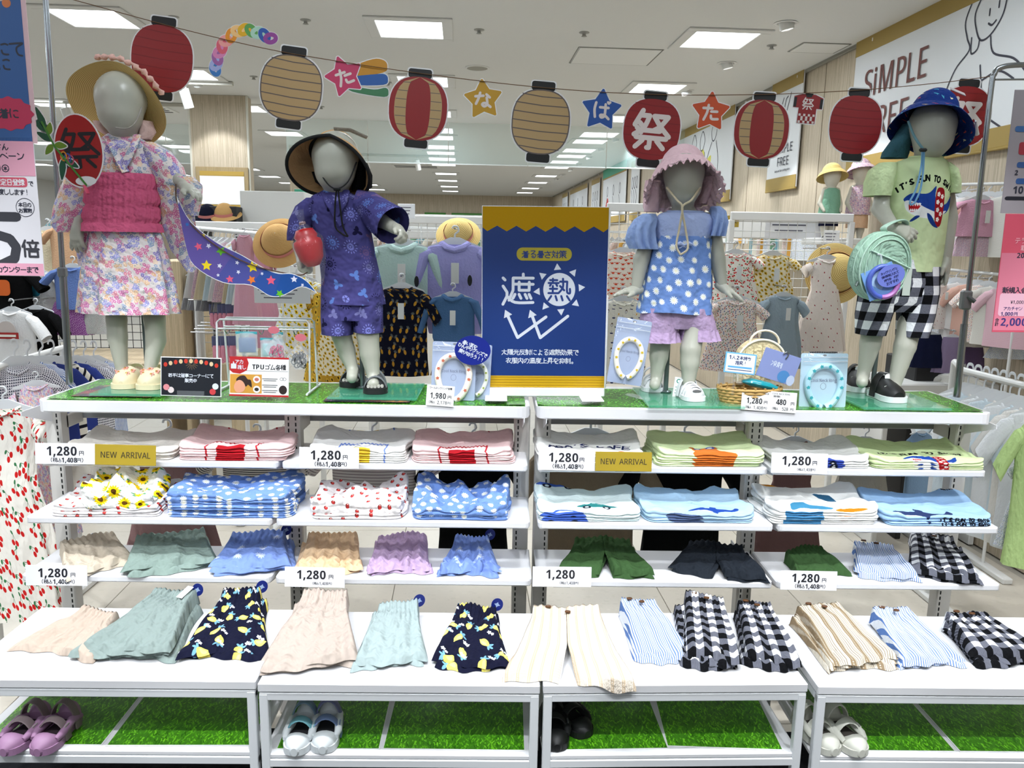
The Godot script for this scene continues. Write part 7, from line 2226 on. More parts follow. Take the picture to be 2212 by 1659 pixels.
		part("elastics", e, plain(q[2], 0.25), p_)
		part("tag", MB.new().prism(oval(0.018, 0.012, 18), 0.0, 0.001), plain(Color(0.75, 0.4, 0.45), 0.5), p_, Vector3(-0.004 if q[0] < 620 else 0.01, 0.062, 0.012))
	# cool neck rings in pouches
	neck_ring(1360, 760, 78, 146, -0.06, 0.13, Color(0.93, 0.92, 0.88), Color(0.8, 0.68, 0.1), 0, "pouch with a yellow-dotted white neck ring hanging from the blue girl's hand")
	neck_ring(1028, 806, 66, 128, -0.1, 0.03, Color(0.9, 0.91, 0.88), Color(0.55, 0.6, 0.2), 0, "neck ring pouch standing behind the blue oval sign")
	neck_ring(980, 802, 98, 130, -0.07, 0.02, Color(0.93, 0.9, 0.86), Color(0.75, 0.4, 0.3), 0, "neck ring pouch standing behind the 1,980 yen price card")
	neck_ring(1780, 822, 106, 122, -0.06, -0.02, Color(0.68, 0.84, 0.9), Color(0.2, 0.62, 0.66), 1, "pale blue neck ring pouch standing left of the boy's black sandals")
	var ov := card_at("oval_sign", "blue oval sign with slanted white writing stuck above the neck rings", "sign", 1021, 757, -0.05, 0.0)
	s = scale_at(-0.05)
	part("card", MB.new().prism(px(Array(oval(40, 33, 36)), -0.05), -0.001, 0.0), plain(Color(0.06, 0.13, 0.5), 0.4), ov)
	var k := 0
	for l in ["暑い夏を", "ひんやりグッズで", "乗り切ろう!!"]:
		write(l, 8.6 * s, 1.5 * s, pale, ov, Vector3([-6, 0, -2][k] * s, (13 - k * 12) * s, 0.0004), 1.0, -0.38)
		k += 1
	for q in [[951, 855, 62, 46, "1,980", "2,178", "クールネックリング各種", "white 1,980 yen price card before the neck ring pouches"], [1634, 866, 68, 44, "1,280", "1,408", "マルチに使える保冷ポーチ", "white 1,280 yen price card leaning on the basket"], [1692, 869, 60, 46, "480", "528", "", "white 480 yen price card beside the basket"]]:
		z = 0.0
		s = scale_at(z)
		var c := card_at("price_card", q[7], "price card", q[0], q[1], z, 0.05, "cards on the gondola top", -0.15)
		part("card", MB.new().box(Vector3.ZERO, Vector3(q[2] * s, q[3] * s, 0.0012), 0.0004), white, c)
		letters(q[4], 12.5 * s, ink, c, Vector3(-5 * s, 0, 0.0007), true, 0.82)
		write("円", 8 * s, 1.1 * s, ink, c, Vector3(21 * s, -2 * s, 0.0007))
		write("(税込", 5.5 * s, 0.8 * s, ink, c, Vector3(-19 * s, -15 * s, 0.0007), 0.9)
		letters(q[5], 7.2 * s, ink, c, Vector3(5 * s, -15 * s, 0.0007), false, 0.9)
		write("円)", 5.5 * s, 0.8 * s, ink, c, Vector3(22 * s, -15 * s, 0.0007), 0.9)
		if q[6]:
			write(q[6], 4.6 * s, 0.7 * s, ink, c, Vector3(0, 17 * s, 0.0007), 1.0)
		else:
			letters("COOL NECK RING", 3.6 * s, ink, c, Vector3(-6 * s, 18 * s, 0.0007), false)
			write("保冷剤", 4.6 * s, 0.7 * s, ink, c, Vector3(-16 * s, 12 * s, 0.0007))
	# basket group
	var bk := thing("basket", "small woven straw basket on the turf left of the price cards", "basket", at(1618, 848, -0.06))
	bk.position.y = 1.052
	var weave := MB.new()
	for r in 6:
		var l := []
		for i in 41:
			var an := TAU * i / 40
			var rr := 1.0 + r * 0.035 + 0.02 * (1 if (i + r) % 2 else -1)
			l.append(Vector3(cos(an) * 0.085 * rr, 0.006 + r * 0.0095, sin(an) * 0.05 * rr))
		weave.tube(l, 0.0052, 6, false)
	part("weave", weave, plain(Color(0.72, 0.58, 0.34), 0.7), bk)
	var stakes := MB.new()
	for i in 20:
		var an := TAU * i / 20
		stakes.tube([Vector3(cos(an) * 0.084, 0.0, sin(an) * 0.049), Vector3(cos(an) * 0.102, 0.062, sin(an) * 0.06)], 0.004, 6)
	part("stake", stakes, plain(Color(0.66, 0.52, 0.3), 0.7), bk)
	part("bottom", MB.new().lathe([Vector2(0.083, 0.003), Vector2(0.0, 0.003)], 20, Transform3D(Basis.from_scale(Vector3(1, 1, 0.6)), Vector3.ZERO)), plain(Color(0.6, 0.46, 0.26), 0.7), bk)
	var gel := thing("gel_pack", "clear teal gel pack lying in the basket", "gel pack", at(1640, 832, -0.04), 0.0)
	part("gel", MB.new().tube([Vector3(-0.055, 0.012, 0), Vector3(-0.03, 0.01, 0), Vector3(0.03, -0.002, 0), Vector3(0.066, -0.012, 0)], [0.008, 0.022, 0.021, 0.008], 14, true, 0.6), clear(Color(0.05, 0.6, 0.66), 0.75, 0.1), gel)
	part("film_edge", MB.new().box(Vector3(-0.062, 0.015, 0), Vector3(0.018, 0.03, 0.003), 0.001), film, gel)
	var pouch := thing("cream_pouch", "cream quilted half-round pouch with a carrying handle standing in the basket", "pouch", at(1640, 785, -0.12))
	var half := PackedVector2Array([Vector2(0.075, -0.055)])
	for i in 15:
		half.append(Vector2(cos(PI * i / 14) * 0.078, 0.005 + sin(PI * i / 14) * 0.075))
	half.append(Vector2(-0.075, -0.055))
	var cream := cloth(Color(0.84, 0.78, 0.62), 0.1, 0.9)
	part("body", MB.new().prism(half, -0.024, 0.024), cream, pouch)
	var edge := []
	for q in half:
		edge.append(Vector3(q.x, q.y, 0.025))
	part("piping", MB.new().tube(edge, 0.004, 8), plain(Color(0.9, 0.87, 0.78), 0.6), pouch)
	var loop := []
	for i in 13:
		loop.append(Vector3(0.012 + cos(PI * i / 12) * 0.048, 0.066 + sin(PI * i / 12) * 0.042, 0))
	part("handle", MB.new().tube(loop, 0.006, 8, true, 0.6), plain(Color(0.88, 0.85, 0.78), 0.6), pouch)
	for i in 5:
		part("quilt_seam", MB.new().tube([Vector3(-0.06 + i * 0.03, -0.05, 0.0245), Vector3(-0.055 + i * 0.027, 0.045 + (2 - absf(i - 2.0)) * 0.012, 0.0245)], 0.0012, 5), plain(Color(0.74, 0.67, 0.5), 0.8), pouch)
	z = -0.03
	s = scale_at(z)
	var cp := card_at("coolant_card", "lavender coolant card pack hooked in front of the cream pouch", "card pack", 1682, 792, z, 0.28)
	part("card", MB.new().box(Vector3.ZERO, Vector3(86 * s, 66 * s, 0.002), 0.0006), plain(Color(0.52, 0.57, 0.76), 0.4), cp)
	plate("pale_disc", cp, Transform2D(0.0, Vector2(18, -18) * s) * oval(14 * s, 14 * s, 22), 0.0012, plain(Color(0.3, 0.52, 0.74), 0.4))
	plate("white_disc", cp, Transform2D(0.0, Vector2(36, -22) * s) * oval(9 * s, 12 * s, 22), 0.0014, plain(Color(0.72, 0.77, 0.86), 0.4))
	write("冷剤", 12 * s, 1.6 * s, plain(Color(0.8, 0.84, 0.9), 0.4), cp, Vector3(-6 * s, 4 * s, 0.0014))
	part("hang_hook", MB.new().tube(curve3([Vector3(0.012, 0.03, 0.002), Vector3(0.014, 0.046, 0.004), Vector3(0.004, 0.05, 0.004), Vector3(0.0, 0.042, 0.004)], 4), 0.0025, 6), steel, cp)
	var ad := card_at("advice_sign", "small pale blue bordered sign with writing, clipped over the basket", "sign", 1599, 785, -0.02, 0.08, "", -0.1)
	part("card", MB.new().box(Vector3.ZERO, Vector3(70 * s, 46 * s, 0.002), 0.0006), plain(Color(0.4, 0.66, 0.82), 0.4), ad)
	plate("paper", ad, rect(64 * s, 40 * s), 0.0011, plain(Color(0.84, 0.87, 0.88), 0.5))
	var nb := plain(Color(0.1, 0.14, 0.36), 0.5)
	letters("1", 8.5 * s, nb, ad, Vector3(-24 * s, 12 * s, 0.0014), true)
	write("人", 8 * s, 1.2 * s, nb, ad, Vector3(-16 * s, 12 * s, 0.0015))
	letters("2", 8.5 * s, nb, ad, Vector3(-7 * s, 12 * s, 0.0014), true)
	write("本持ち", 8 * s, 1.2 * s, nb, ad, Vector3(10 * s, 12 * s, 0.0015))
	write("推奨!", 8.4 * s, 1.2 * s, nb, ad, Vector3(2 * s, 1 * s, 0.0015))
	plate("blue_line", ad, Transform2D(0.0, Vector2(0, -9 * s)) * rect(54 * s, 4 * s), 0.0013, plain(Color(0.36, 0.62, 0.84), 0.5))
	plate("dark_line", ad, Transform2D(0.0, Vector2(0, -15 * s)) * rect(54 * s, 1.6 * s), 0.0013, nb)
	part("clear_stem", MB.new().tube([Vector3(-0.012, -0.033, 0), Vector3(-0.012, -0.1, 0.0)], 0.004, 8).box(Vector3(-0.012, -0.04, 0), Vector3(0.07, 0.01, 0.004), 0.001), film, ad)
	var tag_ := card_at("size_tag", "small white and teal tag standing between the blue girl's sandals", "tag", 1463, 836, -0.13, 0.08)
	part("card", MB.new().box(Vector3.ZERO, Vector3(0.024, 0.066, 0.002), 0.0006), white, tag_)
	part("teal_mark", MB.new().ribbon(oval(0.006, 0.006, 16, Vector2(0.002, 0.02)), 0.003, 0.0012, true), plain(Color(0.1, 0.5, 0.45), 0.5), tag_)
	for i in 3:
		plate("text_line", tag_, Transform2D(0.0, Vector2(0.0, 0.0 - i * 0.01)) * rect(0.014, 0.002), 0.001, plain(Color(0.3, 0.5, 0.48), 0.5))
	for q in [[1378, 860, 0.5, "loose strip of clear film left of the glass foot"], [1900, 866, -0.5, "loose strip of clear film before the gingham boy"]]:
		var g := MB.new()
		g.grid(12, 4, func(u, v): return [Vector3((v - 0.5) * 0.035, 0.004 + 0.004 * absf(sin(v * 9.0)), (u - 0.5) * 0.1), Vector2(u, v)])
		solo("film_strip", g, clear(Color(0.95, 0.97, 1.0), 0.22, 0.06), q[3], "film strip", lie(q[0], q[1], 1.052), q[2], "film strips")
	mint_bag()


func neck_ring(x: float, y: float, w: float, h: float, z: float, tilt: float, tone: Color, dots: Color, kind: int, label: String) -> void:
	var s := scale_at(z)
	var o := card_at("neck_ring_pouch", label, "pouch", x, y, z, tilt, "neck ring pouches", -0.06)
	var hw := w * s / 2
	var hh := h * s / 2
	part("back_sheet", MB.new().prism(rect(hw * 2, hh * 2, 0.006), -0.006, -0.0045), plain(Color(0.62, 0.68, 0.8) if kind == 0 else Color(0.72, 0.84, 0.9), 0.35), o)
	var g := MB.new()
	g.grid(10, 12, func(u, v):
		var e := pow(sin(u * PI), 0.5) * pow(sin(v * PI), 0.5)
		return [Vector3((u - 0.5) * 2 * hw, (v - 0.5) * 2 * hh, -0.004 + 0.013 * e + 0.0015 * sin(u * 23.0 + v * 17.0) * e), Vector2(u, v)])
	part("film", g, clear(Color(0.97, 0.98, 1.0), 0.1, 0.06), o)
	for e in [0.86, 0.7]:
		part("zip_line", MB.new().box(Vector3(0, hh * e, 0.004), Vector3(hw * 1.9, 0.003, 0.002), 0.0008), clear(Color(0.85, 0.87, 0.9), 0.5, 0.2), o)
	var l := []
	for i in 25:
		var a := deg_to_rad(-82 + i * 344 / 24.0)
		l.append(Vector3(cos(a) * hw * 0.72, sin(a) * minf(hh * 0.66, hw * 0.95) * (1.0 if sin(a) > 0 else 1.0 + 0.35 * absf(sin(a))) - hh * 0.12, 0.001))
	part("ring", MB.new().tube(l, hw * 0.15, 12), plain(tone, 0.4), o)
	for i in range(1, 24, 2):
		var q: Vector3 = l[i] + Vector3(0, 0, hw * 0.13)
		part("printed_dot", MB.new().prism(star(hw * 0.09, 0.6, 5, i), 0.0, 0.0015), plain(dots, 0.5), o, q)
	letters("Cool Neck Ring", hw * 0.13, plain(Color(0.3, 0.36, 0.5), 0.5), o, Vector3(0, hh * 0.0, -0.004), false, 0.9)
	part("drawn_head", MB.new().ribbon(oval(hw * 0.12, hw * 0.14, 16, Vector2(0, -hh * 0.22)), 0.0012, -0.0042, true), plain(Color(0.45, 0.5, 0.62), 0.5), o)
	part("hang_hole", MB.new().prism(oval(0.006, 0.003, 14), 0.0, 0.0006), plain(Color(0.4, 0.42, 0.44), 0.4), o, Vector3(0, hh * 0.93, -0.004))


func mint_bag() -> void:
	var mint := cloth(Color(0.6, 0.73, 0.65), 0.15, 0.9)
	var edge := cloth(Color(0.68, 0.8, 0.73), 0.15, 0.4)
	var o := thing("round_bag", "round mint quilted bag hanging from the hand of the shark shirt boy", "bag", at(1898, 575, 0.02))
	var b := Basis(Vector3.BACK, -0.25) * Basis(Vector3.UP, 0.35)
	var r := 0.103
	part("body", MB.new().lathe([Vector2(0.0, 0.034), Vector2(r * 0.7, 0.033), Vector2(r * 0.92, 0.026), Vector2(r, 0.012), Vector2(r, -0.012), Vector2(r * 0.92, -0.026), Vector2(r * 0.7, -0.033), Vector2(0.0, -0.034)], 48, Transform3D(Basis(Vector3.RIGHT, PI / 2), Vector3.ZERO)), mint, o, Vector3.ZERO, b)
	for q in [[r * 0.94, 0.026, 0.003], [r * 1.0, 0.008, 0.002], [r * 0.8, 0.032, 0.0018]]:
		var l := []
		for i in 49:
			l.append(Vector3(cos(TAU * i / 48) * q[0], sin(TAU * i / 48) * q[0], q[1]))
		part("piping", MB.new().tube(l, q[2], 6, false), edge, o, Vector3.ZERO, b)
	part("pocket_seam", MB.new().tube([Vector3(-r * 0.8, r * 0.3, 0.033), Vector3(0, r * 0.25, 0.036), Vector3(r * 0.85, r * 0.18, 0.032)], 0.003, 8), edge, o, Vector3.ZERO, b)
	var hook := at(1938, 492, -0.04) - o.position
	part("strap", MB.new().tube(curve3([b * Vector3(-0.02, r * 0.95, 0), Vector3(0.0, 0.115, 0.01), hook + Vector3(-0.012, 0.02, 0.02), hook + Vector3(0.024, 0.016, 0.0), hook + Vector3(0.03, -0.03, -0.04), b * Vector3(0.06, r * 0.8, -0.01)], 6), 0.011, 10, true, 0.3), edge, o)
	part("zip_pull", MB.new().tube([b * Vector3(-r * 0.75, -r * 0.62, 0.02), b * Vector3(-r * 0.78, -r * 0.75, 0.022)], 0.004, 8), plain(Color(0.35, 0.4, 0.38), 0.4, 0.5), o)
	part("price_tag", MB.new().box(b * Vector3(r * 0.95, -0.02, 0.03), Vector3(0.024, 0.085, 0.002), 0.0005), plain(Color(0.74, 0.78, 0.74), 0.6), o)
	var z := 0.075
	var s := scale_at(z)
	var c := card_at("ring_leaflet", "leaflet with a blue neck ring and a violet oval note clipped on the mint bag", "leaflet", 1908, 606, z, -0.42)
	part("card", MB.new().box(Vector3(-6 * s, 0, 0), Vector3(72 * s, 66 * s, 0.0015), 0.0005), plain(Color(0.45, 0.62, 0.84), 0.4), c)
	plate("pale_wedge", c, px([Vector2(-34, -6), Vector2(-14, -24), Vector2(18, -30), Vector2(10, 0), Vector2(-10, 18)], z), 0.0009, plain(Color(0.66, 0.78, 0.9), 0.4))
	var l := []
	for i in 21:
		var a := deg_to_rad(60 + i * 280 / 20.0)
		l.append(Vector3(cos(a) * 32 * s - 2 * s, sin(a) * 34 * s - 2 * s, 0.006))
	part("blue_ring", MB.new().tube(l.slice(0, 14), 0.0075, 10), plain(Color(0.3, 0.38, 0.72), 0.35), c)
	part("violet_ring", MB.new().tube(l.slice(13), 0.0075, 10), plain(Color(0.66, 0.42, 0.68), 0.35), c)
	part("oval_note", MB.new().prism(px(Array(oval(31, 24, 32, Vector2(14, -6))), z), 0.0142, 0.0152), plain(Color(0.42, 0.47, 0.78), 0.4), c)
	var nb := plain(Color(0.07, 0.09, 0.3), 0.5)
	var k := 0
	for t in ["ネックリングと", "保冷剤を入れて", "持ち歩くのが", "おすすめ"]:
		write(t, (7.0 if k == 3 else 5.6) * s, 0.9 * s, nb, c, Vector3(13 * s, (17 - k * 8.2) * s, 0.0155), 0.98)
		k += 1
	part("clip", MB.new().tube([Vector3(0.01, 0.05, 0.004), Vector3(0.014, 0.075, 0.004), Vector3(0.006, 0.08, 0.002)], 0.003, 6), clear(Color(0.9, 0.93, 0.95), 0.4), c)


func posters() -> void:
	var white := plain(Color(0.84, 0.83, 0.85), 0.5)
	var ink := plain(Color(0.12, 0.13, 0.2), 0.5)
	var pink := plain(Color(0.84, 0.6, 0.68), 0.5)
	var z := 0.12
	var s := scale_at(z)
	var o := card_at("hanging_poster", "large blue hanging poster at the left edge with a red cloud of writing", "poster", -72, 130, z, -0.01, "big posters beside the gondola")
	part("sheet", MB.new().box(Vector3.ZERO, Vector3(262 * s, 326 * s, 0.002), 0.0005), plain(Color(0.84, 0.7, 0.72), 0.5), o)
	plate("blue_ground", o, Transform2D(0.0, Vector2(-4 * s, 0)) * rect(250 * s, 318 * s), 0.0012, plain(Color(0.16, 0.33, 0.56), 0.5))
	write("にて", 28 * s, 3.6 * s, ink, o, Vector3(90 * s, 25 * s, 0.0018))
	write("に", 26 * s, 3.6 * s, ink, o, Vector3(76 * s, -5 * s, 0.0018))
	var cloud := []
	for i in 24:
		cloud.append(Vector2(78, 104) + Vector2(cos(TAU * i / 24) * 46, sin(TAU * i / 24) * 31) * (1.0 if i % 2 else 1.12))
	flat("red_cloud", o, cloud, z, 0.0016, Color(0.72, 0.14, 0.3))
	write("着にも", 19 * s, 2.6 * s, ink, o, Vector3(88 * s, -103 * s, 0.0022))
	for q in [[66, -140, 8, Color(0.7, 0.2, 0.2)], [80, -124, 9, Color(0.8, 0.7, 0.66)], [92, -112, 9, Color(0.8, 0.45, 0.25)], [84, -134, 7, Color(0.8, 0.76, 0.74)]]:
		plate("printed_ball", o, Transform2D(0.0, Vector2(q[0], -q[1]) * s) * oval(q[2] * s, q[2] * s, 16), 0.0016, plain(q[3], 0.5))
	var p := card_at("hanging_poster", "white and pink hanging poster below the blue one, a giant figure five", "poster", -60, 446, z, -0.01, "big posters beside the gondola")
	part("sheet", MB.new().box(Vector3.ZERO, Vector3(282 * s, 290 * s, 0.002), 0.0005), white, p)
	plate("pink_head", p, Transform2D(0.0, Vector2(0, 104 * s)) * rect(280 * s, 78 * s), 0.0012, pink)
	plate("pink_foot", p, Transform2D(0.0, Vector2(0, -131 * s)) * rect(280 * s, 26 * s), 0.0012, pink)
	write("さん", 13 * s, 1.8 * s, ink, p, Vector3(74 * s, 124 * s, 0.0018))
	write("ンペーン", 16 * s, 2.2 * s, ink, p, Vector3(86 * s, 106 * s, 0.0018))
	letters("9", 18 * s, ink, p, Vector3(62 * s, 80 * s, 0.0014), true)
	part("ring_mark", MB.new().ribbon(oval(7 * s, 7 * s, 18, Vector2(78, 80) * s), 2 * s, 0.0015, true), ink, p)
	write("本", 8 * s, 1.5 * s, ink, p, Vector3(78 * s, 80 * s, 0.0018))
	plate("red_pill", p, Transform2D(0.0, Vector2(84 * s, 52 * s)) * rect(74 * s, 20 * s, 6 * s), 0.0012, plain(Color(0.76, 0.3, 0.38), 0.5))
	write("予定日登録", 12 * s, 1.7 * s, white, p, Vector3(84 * s, 52 * s, 0.0018), 1.05)
	write("で", 10 * s, 1.3 * s, ink, p, Vector3(128 * s, 50 * s, 0.0018))
	write("お渡しします!", 11 * s, 1.4 * s, ink, p, Vector3(86 * s, 32 * s, 0.0018), 1.0)
	part("speech_ring", MB.new().ribbon(oval(19 * s, 19 * s, 28, Vector2(112, 0) * s), 1.2 * s, 0.0014, true), ink, p)
	write("本日の", 9 * s, 1.3 * s, ink, p, Vector3(112 * s, 6 * s, 0.0018), 1.0)
	write("お買物", 9 * s, 1.3 * s, ink, p, Vector3(112 * s, -6 * s, 0.0018), 1.0)
	var five := MB.new()
	five.ribbon(px([Vector2(92, 20), Vector2(10, 20), Vector2(0, 60), Vector2(40, 56), Vector2(74, 66), Vector2(86, 84), Vector2(80, 108), Vector2(50, 122), Vector2(0, 118)], z), 20 * s, 0.0014)
	part("giant_figure", five, plain(Color(0.2, 0.2, 0.23), 0.5), p)
	write("倍", 34 * s, 4.6 * s, plain(Color(0.2, 0.2, 0.23), 0.5), p, Vector3(116 * s, -86 * s, 0.0022))
	write("カウンターまで", 12.5 * s, 1.8 * s, ink, p, Vector3(84 * s, -131 * s, 0.0018), 1.02)
	var g := card_at("hanging_poster", "grey poster with blue bars at the right edge above the pink one", "poster", 2276, 330, z, -0.02, "big posters beside the gondola")
	part("sheet", MB.new().box(Vector3.ZERO, Vector3(200 * s, 255 * s, 0.002), 0.0005), plain(Color(0.56, 0.53, 0.55), 0.6), g)
	for q in [[10, 26, 60, 12, Color(0.15, 0.3, 0.52)], [16, 60, 60, 12, Color(0.15, 0.3, 0.52)], [0, -48, 80, 12, Color(0.2, 0.36, 0.56)], [-6, -8, 50, 26, Color(0.6, 0.16, 0.22)], [0, 96, 90, 8, Color(0.06, 0.06, 0.12)]]:
		plate("printed_bar", g, Transform2D(0.0, Vector2(-50 + q[0] * 0.3, -q[1]) * s) * rect(q[2] * s, q[3] * s, 5 * s), 0.0012, plain(q[4], 0.5))
	letters("10", 15 * s, ink, g, Vector3(-68 * s, -78 * s, 0.0014), true)
	letters("2", 10 * s, ink, g, Vector3(-76 * s, -42 * s, 0.0014), true)
	var r := card_at("hanging_poster", "pink poster with black writing at the right edge", "poster", 2262, 592, z, -0.02, "big posters beside the gondola")
	part("sheet", MB.new().box(Vector3.ZERO, Vector3(216 * s, 258 * s, 0.002), 0.0005), plain(Color(0.74, 0.28, 0.36), 0.5), r)
	plate("pale_ground", r, Transform2D(0.0, Vector2(0, -40 * s)) * rect(214 * s, 170 * s), 0.0012, plain(Color(0.76, 0.42, 0.5), 0.5))
	write("テラス", 12 * s, 1.5 * s, plain(Color(0.85, 0.6, 0.64), 0.5), r, Vector3(-62 * s, 72 * s, 0.0018))
	write("新", 12 * s, 1.5 * s, plain(Color(0.85, 0.6, 0.64), 0.5), r, Vector3(-60 * s, 56 * s, 0.0018))
	letters("2020", 11 * s, ink, r, Vector3(-56 * s, 40 * s, 0.0014), true)
	write("新規入会", 13 * s, 1.9 * s, ink, r, Vector3(-68 * s, -36 * s, 0.0018))
	plate("ticket", r, Transform2D(0.0, Vector2(-50 * s, -68 * s)) * rect(100 * s, 50 * s, 6 * s), 0.0016, plain(Color(0.8, 0.62, 0.68), 0.5))
	letters("¥1,000", 7 * s, ink, r, Vector3(-60 * s, -62 * s, 0.002), false)
	write("アカチャン", 8 * s, 1.0 * s, plain(Color(0.25, 0.2, 0.4), 0.5), r, Vector3(-68 * s, -76 * s, 0.0024))
	letters("1,000", 8 * s, plain(Color(0.25, 0.2, 0.4), 0.5), r, Vector3(-80 * s, -88 * s, 0.002), true)
	write("円", 8 * s, 1.1 * s, plain(Color(0.25, 0.2, 0.4), 0.5), r, Vector3(-60 * s, -88 * s, 0.0024))
	write("合", 8 * s, 1.1 * s, ink, r, Vector3(-100 * s, -102 * s, 0.0018))
	write("計", 8 * s, 1.1 * s, ink, r, Vector3(-100 * s, -111 * s, 0.0018))
	letters("2,000", 17 * s, plain(Color(0.2, 0.16, 0.4), 0.5), r, Vector3(-62 * s, -106 * s, 0.0014), true)


# ---------------------------------------------------------------- folded and laid-out clothes
func pile(o: PackedVector2Array, t: float, layers: int, bump: Callable, seed_: float, frayed := 0.004) -> MB:   # a folded garment: rounded edges, one groove for each fold
	var c := Vector2.ZERO
	for q in o:
		c += q / o.size()
	var rings := []
	var put := func(inset: float, f: float, y: float, k: int) -> void:
		var r := PackedVector3Array()
		for i in o.size():
			var d := o[i] - c
			var n := rough.get_noise_3d(d.x * 14.0, d.y * 14.0, k * 3.7 + seed_) * frayed
			var p := c + d * (1.0 - (inset + n) / d.length()) * f
			r.append(Vector3(p.x, y + bump.call(p) * y / t, p.y))
		rings.append(r)
	for k in layers:
		for q in [[0.005, 0.03], [0.0, 0.3], [0.0, 0.7], [0.005, 0.97]]:
			put.call(q[0], 1.0, (k + q[1]) / layers * t, k)
	for f in [0.955, 0.89, 0.8, 0.68, 0.54, 0.4, 0.26, 0.12, 0.01]:
		put.call(0.005, f, t, layers - 1)
	var mb := MB.new().loft(rings)
	for i in mb.v.size():
		mb.uv[i] = Vector2(mb.v[i].x, mb.v[i].z + t - mb.v[i].y)
	return mb


func shirts(px0: float, px1: float, row: int, count: int, mat: Material, what: String, where: String, d := 0.215, thick := 0.0115, printed := true, crumple := 0.007, lift := 0.0) -> void:
	var y: float = ROWS[row][0] + 0.0005
	var zf: float = ROWS[row][1] - 0.012
	var a := at(px0, 1000, zf)
	var b := at(px1, 1000, zf)
	var k1 := at((px0 + px1) / 2, [1000, 1118, 1236][row], zf)
	var w: float = at(px1, [1000, 1118, 1236][row], zf).x - at(px0, [1000, 1118, 1236][row], zf).x
	for n in count:
		rng.seed = int(px0) * 7 + n
		var jig := func() -> float: return rng.randf_range(-0.012, 0.012)
		var o := curve([Vector2(-w / 2, -d / 2 + jig.call()), Vector2(-w * 0.3, -d / 2 - 0.004), Vector2(-w * 0.12, -d / 2 + 0.012), Vector2(w * 0.12, -d / 2 + 0.012), Vector2(w * 0.3, -d / 2 - 0.004), Vector2(w / 2, -d / 2 + jig.call()), Vector2(w / 2 + jig.call(), -d * 0.1), Vector2(w / 2 + jig.call(), d * 0.25), Vector2(w * 0.47, d / 2 - 0.006), Vector2(w * 0.3, d / 2 + jig.call() * 0.3), Vector2(0, d / 2 + jig.call() * 0.3), Vector2(-w * 0.3, d / 2 + jig.call() * 0.3), Vector2(-w * 0.47, d / 2 - 0.006), Vector2(-w / 2 + jig.call(), d * 0.2), Vector2(-w / 2 + jig.call(), -d * 0.1)], 4, true)
		var top := n == count - 1
		var s := px0 * 0.37 + n
		var mb := pile(o, thick, 2, func(p: Vector2) -> float: return (rough.get_noise_3d(p.x * 11.0, p.y * 11.0, s) + 0.35) * crumple * (2.2 if top else 0.6) + (maxf(0.0, absf(p.x) / w * 2.0 - 0.6) * 0.022 + maxf(0.0, -p.y / d * 2.0 - 0.3) * 0.026 if top else 0.0), s)
		if printed:
			for i in mb.v.size():
				mb.uv[i] = Vector2(mb.uv[i].x / w + 0.5, (mb.uv[i].y / d + 0.5) * 0.86)
		var place: String = ["topmost", "second down", "third down", "fourth down", "lowest"][mini(count - 1 - n, 4)] if count > 1 else "alone"
		solo("folded_shirt", mb, mat, "%s %s, %s" % [what, where, place], "folded shirt", Vector3(k1.x + jig.call() * 0.4, y + lift + n * (thick + 0.0012), zf - d / 2 + jig.call() * 0.3), jig.call() * 1.5, what)


